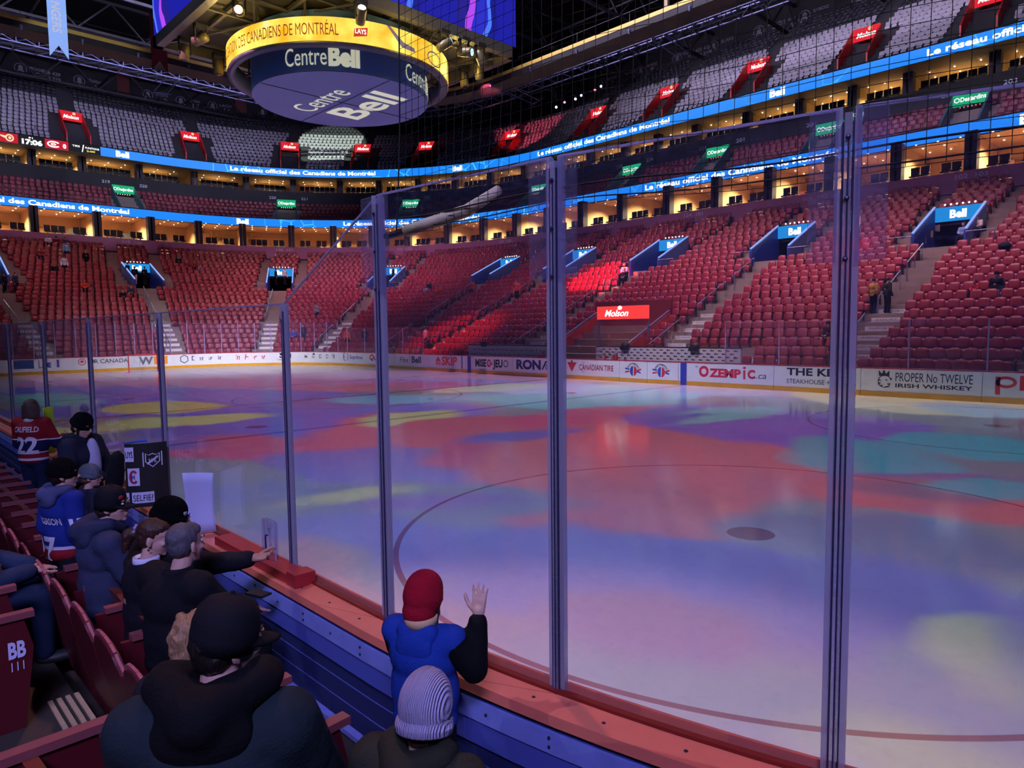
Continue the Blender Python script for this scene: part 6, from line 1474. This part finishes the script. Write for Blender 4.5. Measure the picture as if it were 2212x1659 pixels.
    if full:
        for nm, r_, f_, mt in (('eyes', .0125, 0, EYEW), ('irises', .0065, .0085, IRIS)):
            m = MB(); m.T = H
            for sx in (-1, 1): m.ball((sx*.031*k, (.079+f_)*k, .011*k), r_*k, 12, 8)
            obj(nm, m, mt, t, smooth=True)
        m = MB(); m.T = H
        for sx in (-1, 1): m.tube([(sx*.014*k, .094*k, .036*k), (sx*.032*k, .093*k, .042*k), (sx*.05*k, .082*k, .036*k)], [.003*k, .004*k, .002*k], 6)
        obj('eyebrows', m, hairmat(hc if st != 'none' else '2a1a14'), t)
        m = MB(); m.T = H; m.ball((0, .1*k, -.062*k), (.021*k, .005*k, .004*k), 10, 6); obj('lips', m, LIP, t, smooth=True)
        if beard:
            m = MB(); m.T = H; m.ball((0, .052*k, -.085*k), (.058*k, .05*k, .05*k)); m.ball((0, .096*k, -.047*k), (.03*k, .012*k, .008*k), 10, 6)
            for sx in (-1, 1): m.capsule((sx*.06*k, .02*k, -.02*k), .018*k, (sx*.05*k, .05*k, -.075*k), .022*k)
            blob('beard', m, hairmat(beard), t, .008, 2, .006, HT)
    if glasses:
        m = MB(); m.T = H
        for sx in (-1, 1):
            m.tube([((sx*.034+.024*math.cos(a))*k, .108*k-.006*abs(math.cos(a))*k, (.008+.02*math.sin(a))*k) for a in np.linspace(0, 2*PI, 17)], .0022*k, 5, False); m.tube([(sx*.058*k, .103*k, .012*k), (sx*.08*k, .06*k, .014*k), (sx*.083*k, -.01*k, .008*k)], .002*k, 5)
        m.tube([(-.011*k, .112*k, .012*k), (0, .116*k, .015*k), (.011*k, .112*k, .012*k)], .002*k, 5); obj('spectacles', m, M('spectacle_frame', C('18161c'), .3), t)
    return t, jk, H, J, k
def stick_text(name, t, jk, text, c, w, h_, mat, bold=.03, back=True, rzz=0.0, axis=0):
    """letters laid on the garment's surface"""
    m = MB(); sg = -1 if back else 1
    V, F, wd = tgeo(text, bold, 0); m2 = MB()
    cs, sn = math.cos(rzz), math.sin(rzz)
    for f in F:
        ps = [V[i] for i in f]; m2.add([(c[0]+((p[0]/wd-.5)*w*cs), c[1]+((p[0]/wd-.5)*w*sn), c[2]+(p[1]-.5)*h_) for p in ps], [tuple(range(len(ps)))])
    o = obj(name, m2, mat, jk); sub = o.modifiers.new('cut', 'SUBSURF'); sub.subdivision_type = 'SIMPLE'; sub.levels = 1; sub.render_levels = 1
    s = o.modifiers.new('on_cloth', 'SHRINKWRAP'); s.target = jk; s.wrap_method = 'PROJECT'; s.use_negative_direction = True; s.use_positive_direction = True; s.use_project_y = (axis == 0); s.use_project_x = (axis == 1); s.project_limit = .2; s.offset = .006; s.wrap_mode = 'ABOVE_SURFACE'
    return o
def bands(name, base, lst):
    """garment colour with woven bands at given heights (z0, z1, colour)"""
    m = M(name, C(base), .85, bump=.3, bscale=90, spec=.2); nt = m.node_tree; b = nt.nodes['Principled BSDF']; N = nt.nodes.new; K = nt.links.new
    tc = N('ShaderNodeTexCoord'); sx = N('ShaderNodeSeparateXYZ'); K(tc.outputs['Object'], sx.inputs[0]); prev = None
    for z0, z1, c in lst:
        cm = N('ShaderNodeMath'); cm.operation = 'COMPARE'; cm.inputs[1].default_value = (z0+z1)/2; cm.inputs[2].default_value = (z1-z0)/2; K(sx.outputs[2], cm.inputs[0])
        mx = N('ShaderNodeMix'); mx.data_type = 'RGBA'; K(cm.outputs[0], mx.inputs[0]); mx.inputs[7].default_value = (*C(c), 1)
        if prev is None: mx.inputs[6].default_value = (*C(base), 1)
        else: K(prev, mx.inputs[6])
        prev = mx.outputs[2]
    K(prev, b.inputs['Base Color']); return m
F0 = .38
def face(dx, dy): return math.atan2(dy, dx)-PI/2
WTX = M('jersey_letters', C('d6d2e6'), .6)
# woman in the red jersey at the glass
jm = bands('jersey_red', '8a1a24', [(.735, .765, 'd8d4e8'), (.83, 1.0, '1a1c46'), (.985, 1.0, 'd8d4e8'), (.83, .842, 'd8d4e8')])
t, jk, H, J, k = person('person with brown bob and red numbered jersey, back turned, at the near boards', (-13.42, -14.75, F0), face(.72, .7), 1.5, top='8a1a24', topmat=jm, legs='1c2444', hair=('bob', '4a342c'), bulk=1.12, wr=.01,
    J={'elR': V3(.24, .1, .92), 'wrR': V3(.2, .3, .98), 'elL': V3(-.23, .06, .92), 'wrL': V3(-.15, .27, .9)}, collar='d8d4e8')
stick_text('name_lettering', t, jk, 'CAUFIELD', (0, -.12, 1.13), .3, .062, WTX, .02); stick_text('number_lettering', t, jk, '22', (0, -.12, .93), .27, .2, WTX, .03)
m = MB(); m.T = Matrix.Translation((-13.2, -14.5, 1.12)) @ Matrix.Rotation(1.15, 4, 'Z'); rows = [[(-.16+.32*i/8, .03*math.sin(i*.6), .62*j/3) for i in range(9)] for j in range(4)]; m.sheet(rows)
o = obj('poster', m, M('poster_lime', C('b8e01c'), .6), label='curled lime yellow poster held up beside the red jersey', cat='poster', smooth=True); o.modifiers.new('thickness', 'SOLIDIFY').thickness = .004
# parka and pompom hat
t, jk, H, J, k = person('standing person in dark open parka, white top and black pompom hat, looking at a phone', (-13.44, -17.35, F0), face(.62, -.78), 1.52, top='24263a', legs='15161f', hair=('low', '2a1a18'), hat=('pompom', '0c0b12'), glasses=True, yaw=-.05, pitch=-.35, bulk=1.25,
    J={'elR': V3(.26, .06, .93), 'wrR': V3(.1, .28, .92), 'elL': V3(-.26, .06, .93), 'wrL': V3(-.1, .27, .91)}, hood='1c1d2c', palm={'L': V3(0, 0, 1), 'R': V3(0, 0, 1)})
m = MB(); m.ball((0.01, .125, 1.02), (.075, .075, .27)); blob('white_top', m, fabric('b4b0d4'), t, .014, 2, .006)
m = MB(); m.box((-.02, .385, .95), (.15, .075, .012)); obj('phone', m, BLKC, label='dark phone held by the person in the parka', cat='phone', loc=None).matrix_world = Matrix.Translation((-13.44, -17.35, F0)) @ Matrix.Rotation(face(.62, -.78), 4, 'Z')
m = MB(); m.capsule((0, 0, 0), .05, (0, 0, .5), .07); m.ball((0, 0, .3), (.09, .07, .28)); o = obj('backpack', m, fabric('101018'), loc=(-13.3, -17.72, .98), label='black backpack hanging at the side of the parka', cat='backpack', smooth=True); o.rotation_euler = (.1, .12, .4)
# jersey child
jm = bands('jersey_blue', '1c2f86', [(.60, .625, 'c8c4e4'), (.625, .72, '8c1c28'), (.72, .745, 'c8c4e4')])
t, jk, H, J, k = person('child in banded dark blue jersey with grey hood and black hat, looking right', (-13.98, -19.2, F0), face(.8, .25), 1.36, topmat=jm, legs='161826', hair=('short', '1c1210'), hat=('beanie', '100c10'), yaw=-.55, pitch=.0, bulk=1.15, hood='4c5078', wr=.01)
stick_text('name_lettering', t, jk, 'ANDERSON', (0, -.1, .935), .25, .05, WTX, .02); stick_text('number_lettering', t, jk, '17', (0, -.1, .73), .18, .17, WTX, .03); stick_text('sleeve_number', t, jk, '17', (.22, -.03, .92), .09, .08, WTX, .03, rzz=PI/2, axis=1)
person('small child in a pale knit hat and spectacles beside the blue jersey', (-13.58, -18.2, F0), face(1, .1), 1.12, top='23253c', legs='15161f', hair=('short', '5a4030'), hat=('beanie', '6c7488'), glasses=True, yaw=-.5)
# seated in the first row
t, *_ = person('seated person in black cap with red badge, spectacles and grey blue hooded jacket, looking right', (-13.92, -20.0, F0), face(1, .0), 1.72, 'sit', top='353a58', legs='14151e', hair=('short', '32221c'), hat=('cap', '12121c', '8c2430'), glasses=True, yaw=-.62, pitch=.02, hood='2f3450', bulk=1.05)
t, *_ = person('seated man in black knit hat with spectacles and beard, arm stretched to the glass', (-13.8, -20.5, F0), face(1, .05), 1.74, 'sit', top='14141e', legs='12121a', hair=('short', '1a1412'), hat=('beanie', '08080e', 1), glasses=True, beard='1a1210', yaw=-.5, pitch=-.12, skin=SKIND, collar='b8b4d4',
    J={'head': V3(0, .18, 1.1), 'neck': V3(0, .1, .98), 'chest': V3(0, .05, .8), 'shR': V3(.19, .1, .92), 'shL': V3(-.19, .06, .92), 'elR': V3(.4, .26, .86), 'wrR': V3(.6, .42, .9)}, palm={'R': V3(0, -.3, 1), 'L': V3(0, 0, -1)}, curl={'L': .7, 'R': .45}, thumbs=(1, 1))
t, jk, H, J, k = person('seated woman with dark tied back hair and earring, in black with a white collar', (-13.86, -20.72, F0), face(1, .0), 1.52, 'sit', top='15141e', legs='12121a', hair=('pony', '3a201a'), yaw=-.62, pitch=-.18, collar='d4d0ea')
m = MB(); m.T = H
for q in range(8): m.ball((.03*math.cos(q*.8), -.115, .03+.03*math.sin(q*.8)), .012, 8, 6)
obj('scrunchie', m, M('scrunchie', C('8888a8'), .6, var=.6, vscale=60), t); m = MB(); m.T = H; m.ball((.083, .0, -.055), .007, 8, 6); obj('earring', m, M('gold', C('d8a050'), .2, 1), t)
t, jk, H, J, k = person('seated short haired man in black jacket seen from behind, holding a phone', (-13.84, -21.22, F0), face(.95, .3), 1.66, 'sit', top='10111a', legs='12121a', hair=('short', '55525e'), yaw=.0, pitch=-.05, bulk=1.2, J={'wrR': V3(.12, .4, .64), 'elR': V3(.26, .12, .74)}, collar='16161f')
m = MB(); m.box((.06, .52, .68), (.15, .08, .012)); o = obj('phone', m, BLKC, label='dark phone in the hand of the short haired man', cat='phone'); o.matrix_world = Matrix.Translation((-13.84, -21.22, F0)) @ Matrix.Rotation(face(.95, .3), 4, 'Z')
# second row: blond child, man in cap
person('child with tousled blond hair seated beside the man in the black cap', (-14.33, -22.8, .53), face(.95, .3), 1.5, 'sit', top='1c1c28', legs='15161f', hair=('messy', '9a7658'), yaw=.1, pitch=-.15)
t, jk, H, J, k = person('large man in black cap and dark green jacket with black hood, seen from behind', (-14.385, -23.22, .53), face(.62, .78), 1.86, 'sit', top='1e2a32', legs='14151c', hair=('short', '1c1412'), hat=('cap', '14141c'), yaw=-.85, pitch=-.12, bulk=1.2, hood='0c0c12', hoodk=1.1,
    J={'head': V3(.02, .1, 1.2), 'neck': V3(0, .05, 1.05), 'chest': V3(0, .02, .85), 'elR': V3(.3, .2, .6), 'wrR': V3(.1, .46, .7), 'elL': V3(-.3, .2, .62), 'wrL': V3(.0, .5, .7)}, palm={'L': V3(.6, 0, -1), 'R': V3(-.6, 0, -1)}, curl=1.0)
# child in the red hat, waving
t, jk, H, J, k = person('child in red hat, blue vest and black sleeves waving at the glass', (-13.36, -22.9, F0), face(.92, .38), 1.24, 'stand', top='1c3c9c', sleeves='08080e', legs='0e0f18', hair=('low', '2a1a18'), hat=('hood', 'a0122a'), yaw=-.15, bulk=1.18, vox=.006, wr=.012,
    J={'shR': V3(.14, .0, .985), 'elR': V3(.23, .03, .86), 'wrR': V3(.215, .1, 1.05), 'elL': V3(-.19, .12, .8), 'wrL': V3(-.1, .24, .75)}, palm={'R': V3(0, 1, .1), 'L': V3(0, 1, 0)}, curl={'R': .08, 'L': .5}, thumbs=(1, -1))
m = MB(); nk = J['neck']; m.capsule(nk+V3(-.06, -.04, .0), .045, nk+V3(.06, -.04, .0), .045); m.ball(nk+V3(0, -.075, -.06), (.095, .032, .075)); blob('vest_hood', m, fabric('1c3c9c'), t, .012, 4, .01)
m = MB(); m.lathe([(.07, -.01), (.074, .03), (.066, .035), (.06, .0)], 20, tuple(nk+V3(0, -.01, .03))); obj('hood_lining', m, M('lining_cream', C('d8b088'), .8), t, smooth=True)
# white knit hat
t, *_ = person('child in white ribbed knit hat and olive parka at the bottom frame edge', (-13.88, -23.56, F0+.07), face(.92, .4), 1.4, 'sit', top='2e3028', legs='14151c', hair=('low', '3a2418'), hat=('slouch', 'c4bce4'), yaw=.05, pitch=-.12, bulk=1.35, hood='2a2c24')
# denim person cut by the left frame edge
person('person in denim jacket and red scarf, cut by the left frame edge', (-14.66, -19.72, .53), face(.9, -.2), 1.6, 'sit', top='2c3a5c', legs='1c2844', hair=('bob', '2a1c18'), hat=None, yaw=.2, pitch=-.3, bulk=1.1, hood='8a1c24', J={'elR': V3(.24, .2, .62), 'wrR': V3(.1, .38, .62), 'wrL': V3(-.05, .38, .62)})
m = MB(); m.ball((0, 0, 0), (.06, .12, .05)); m.ball((.0, .05, .05), (.05, .06, .05)); blob('denim_jacket', m, fabric('46587e'), None, .012, 2, .02); o = bpy.data.objects['denim_jacket']; o.location = (-14.16, -22.95, 1.12); tag(o, 'folded denim jacket on the seat back right of the man in the black cap', 'jacket')
m = MB(); m.capsule((-.03, -.06, 0), .022, (.02, .05, .015), .02); o = obj('red_sleeve', m, fabric('a01c24'), loc=(-14.14, -22.9, 1.2), label='red sleeve lying over the folded denim jacket', cat='sleeve', smooth=True)

# ------------------------------------------------------------------ spectators in the far stands
def on_tier(x, y):
    from_d = 0
    lo, hi = -1, 45
    for _ in range(40):
        d = (lo+hi)/2; cx, cy, R = dims(d); qx, qy = abs(x)-cx, abs(y)-cy
        sd = math.hypot(max(qx, 0), max(qy, 0))+min(max(qx, qy), 0)-R
        if sd > 0: lo = d
        else: hi = d
    k = max(0, min(26, round((d-1.6)/.86))); return d, lower(ROWS[k])
R_, W_, K_, G_ = '8a2430', 'd0ccdc', '14141c', '6a6e80'
FAR = [
 (-1.45, 50.6, 'sit', R_, '22243a', '2a1a14', None, 0, 'spectator in red jersey seated leftmost in the small cluster high at the far end'),
 (.0, 54.2, 'sit', W_, '22243a', '3a2a20', None, 0, 'spectator in white jersey in the top row group at the far end'),
 (.75, 54.6, 'sit', R_, K_, '2a1a14', K_, 0, 'spectator in red jersey and black hat in the top row group at the far end'),
 (1.5, 54.7, 'sit', '4a3a5a', K_, '2a1a14', None, 0, 'spectator in purple top at the right of the top row group at the far end'),
 (1.0, 51.9, 'stand', '86b8e0', '2a3050', '2a1a14', None, 0, 'standing spectator in pale blue top high at the far end'),
 (-1.0, 51.3, 'sit', R_, K_, '5a4030', None, 0, 'spectator in dark red top below the top row group'),
 (.05, 48.5, 'stand', W_, '20243a', '2a1a14', '30202a', 0, 'standing spectator in white jersey and dark hat left of a far end portal'),
 (-.9, 47.5, 'sit', K_, K_, '1a1210', None, 0, 'spectator in black seated below the standing white jersey'),
 (2.2, 50.3, 'stand', K_, K_, '8a7a70', None, .3, 'heavy spectator in black standing alone left of the far end portal'),
 (.45, 43.8, 'sit', 'c03a20', K_, '2a1a14', None, 0, 'spectator in orange red top halfway up the far end'),
 (.95, 43.6, 'sit', K_, K_, '2a1a14', K_, 0, 'spectator in black next to the orange red top'),
 (3.1, 42.5, 'sit', K_, '2a2c40', '2a1a14', None, 0, 'spectator in black at the left of the trio near the far end stairs'),
 (3.9, 43.0, 'sit', '2c3040', K_, '8a7a70', None, 0, 'spectator in grey at the right of the trio near the far end stairs'),
 (3.5, 42.2, 'sit', R_, K_, '2a1a14', None, 0, 'child in red in the middle of the trio near the far end stairs'),
 (5.3, 46.6, 'stand', K_, 'c0b8b0', '2a1a14', None, 2.8, 'person in black coat and pale trousers at the far end portal'),
 (6.1, 46.4, 'stand', '1c1e28', K_, '2a1a14', None, 2.5, 'person all in black right of the pale trousers at the far end portal'),
 (5.0, 47.6, 'stand', '20202a', K_, '2a1a14', None, 1.0, 'usher in dark suit inside the far end portal'),
 (10.6, 55.0, 'sit', K_, K_, '2a1a14', None, 0, 'left one of two dark spectators in the top row right of the far end portal'),
 (11.3, 55.0, 'sit', '20222c', K_, '3a2a20', None, 0, 'right one of two dark spectators in the top row right of the far end portal'),
 (10.6, 50.5, 'stand', '1c2234', K_, '2a1a14', None, .4, 'spectator in dark blue standing right of the far end portal'),
 (11.3, 50.2, 'sit', R_, K_, '2a1a14', None, 0, 'small spectator in red beside the dark blue standing one'),
 (11.9, 49.7, 'sit', R_, K_, '3a2a20', None, 0, 'red spectator left of the white and blue one right of the far end portal'),
 (12.4, 49.4, 'sit', '8fa0c8', K_, '2a1a14', None, 0, 'spectator in white and blue right of the far end portal'),
 (18.6, 45.4, 'stand', K_, K_, '2a1a14', None, 1.8, 'left one of two people at the mouth of the second far end portal'),
 (19.2, 44.6, 'stand', 'c8c4d4', K_, '2a1a14', None, 1.2, 'right one of two people, in white, at the mouth of the second far end portal'),
 (-5.1, 44.3, 'stand', '1a1a24', K_, '2a1a14', None, .5, 'dark figure standing on the stairs at the left frame edge, left one'),
 (-4.4, 43.9, 'stand', '343a4c', '2a2c3a', '3a2a20', None, .5, 'grey figure standing on the stairs at the left frame edge, right one'),
 (27.3, 36.5, 'stand', '1c2030', K_, '2a1a14', None, 2, 'left one of two dark figures in the corner portal'),
 (28.0, 36.2, 'stand', K_, K_, '2a1a14', None, 2.4, 'right one of two dark figures in the corner portal'),
 (25.4, 28.4, 'sit', '7a7a90', K_, '2a1a14', None, 0, 'spectator in grey in the group high in the corner stand'),
 (26.0, 28.6, 'sit', K_, K_, '2a1a14', None, 0, 'spectator in black in the group high in the corner stand'),
 (24.1, 25.7, 'sit', R_, '26304a', '3a2a20', None, 0, 'spectator in red and white jersey below the group in the corner stand'),
 (25.5, 26.6, 'sit', 'a8402c', K_, '2a1a14', None, 0, 'spectator in orange red right of the group in the corner stand'),
 (25.6, 21.6, 'sit', '8c3030', K_, '2a1a14', None, 0, 'spectator in dark red alone left of the second clear post'),
 (30.4, 16.6, 'stand', '20141c', '2a3458', '2a1a14', None, 2.4, 'dark figure standing at the blue portal right of the second clear post'),
 (30.6, 15.8, 'stand', '2a1a20', '26304e', '8a7a70', None, 2.8, 'second figure with grey hair at the blue portal right of the second clear post'),
 (26.2, 5.7, 'sit', '9cc8e0', '20243a', 'c8b898', None, 0, 'spectator in pale blue lit by the white spotlight on the stairs'),
 (25.6, 5.2, 'sit', K_, K_, '2a1a14', None, 0, 'dark spectator beside the pale blue one in the spotlight'),
 (23.6, 14.2, 'stand', 'c04038', K_, '2a1a14', None, .2, 'figure in red standing left of the second clear post'),
 (20.5, -13.2, 'stand', 'a8743c', '10101a', '2a1c16', None, 2.9, 'man in tan jacket and black trousers climbing the white edged stairs'),
 (20.7, -13.75, 'stand', '2a2a24', '14141a', '1a1414', None, 2.7, 'dark figure on the white edged stairs just right of the tan jacket'),
 (16.9, -12.6, 'sit', K_, K_, '2a1a14', K_, 0, 'spectator in black and red jersey seated left of the standing guard'),
 (15.2, -13.5, 'stand', '1c2038', '1a1c2c', '5a4034', None, -.4, 'guard in dark blue jacket standing behind the far boards at the foot of the stairs'),
 (28.6, -14.9, 'sit', '7a98c8', K_, '3a2a20', None, 0, 'spectator in blue sweater seated below the blue portal at the right'),
 (29.5, -15.3, 'sit', 'd8c8c0', '20243a', '4a3020', None, 0, 'spectator in white and red jersey seated below the blue portal at the right'),
 (21.5, -17.1, 'sit', 'a02430', K_, '1a1414', None, 0, 'child in red and white jersey seated near the right frame edge'),
 (21.0, -18.0, 'stand', '14141c', '5a78b0', '2a1a14', K_, 0, 'spectator in black jersey and pale jeans near the right frame edge'),
 (15.4, 26.1, 'stand', 'e0502c', K_, '2a1a14', None, 1, 'person in orange vest behind the corner glass'),
 (16.2, 24.6, 'stand', '1a2036', K_, '2a1a14', None, 1, 'person in dark blue behind the corner glass, right of the orange vest'),
 (13.8, 30.6, 'stand', '1c2440', '1c2440', '2a1a14', None, .5, 'person in dark blue standing behind the far corner glass'),
 (13.3, 31.3, 'sit', '2c50b0', K_, '2a1a14', None, 0, 'spectator in bright blue seated behind the far corner glass'),
 (16.1, 16.2, 'stand', '9a9ab4', '3a2a30', '2a1a14', None, 2.6, 'person in pale grey shirt behind the far glass left of the benches'),
 (17.1, 34.2, 'stand', '8a7a88', '2a2c3a', '2a1a14', None, 1.2, 'person in grey with an arm raised on the corner stairs'),
]

PROTO = {}
for i, (x, y, mode, top, legs, hc, hat, dyaw, lab) in enumerate(FAR):
    d, z = on_tier(x, y); rz = math.atan2(-y*.35, -x)-PI/2+dyaw
    if hat == 'jersey': hat = None
    t, jk, H, J, k = person(lab, (x, y, z+(.0 if mode == 'stand' else .02)), rz, 1.72 if 'child' not in lab else 1.2, mode, top=top, legs=legs, hair=('short', hc), hat=('beanie', hat) if hat else None, small=True, group='spectators in the far stands')
m = MB(); m.ball((0, 0, 0), (.35, .3, .22)); m.ball((.3, .1, .02), (.25, .22, .2)); o = blob('coat_pile', m, fabric('16141c'), None, .03, 3, .05); o.location = (26.0, -17.3, lower(13.3)+.55); tag(o, 'dark coats heaped over seats behind the spectator in black jersey at the right frame edge', 'coats')
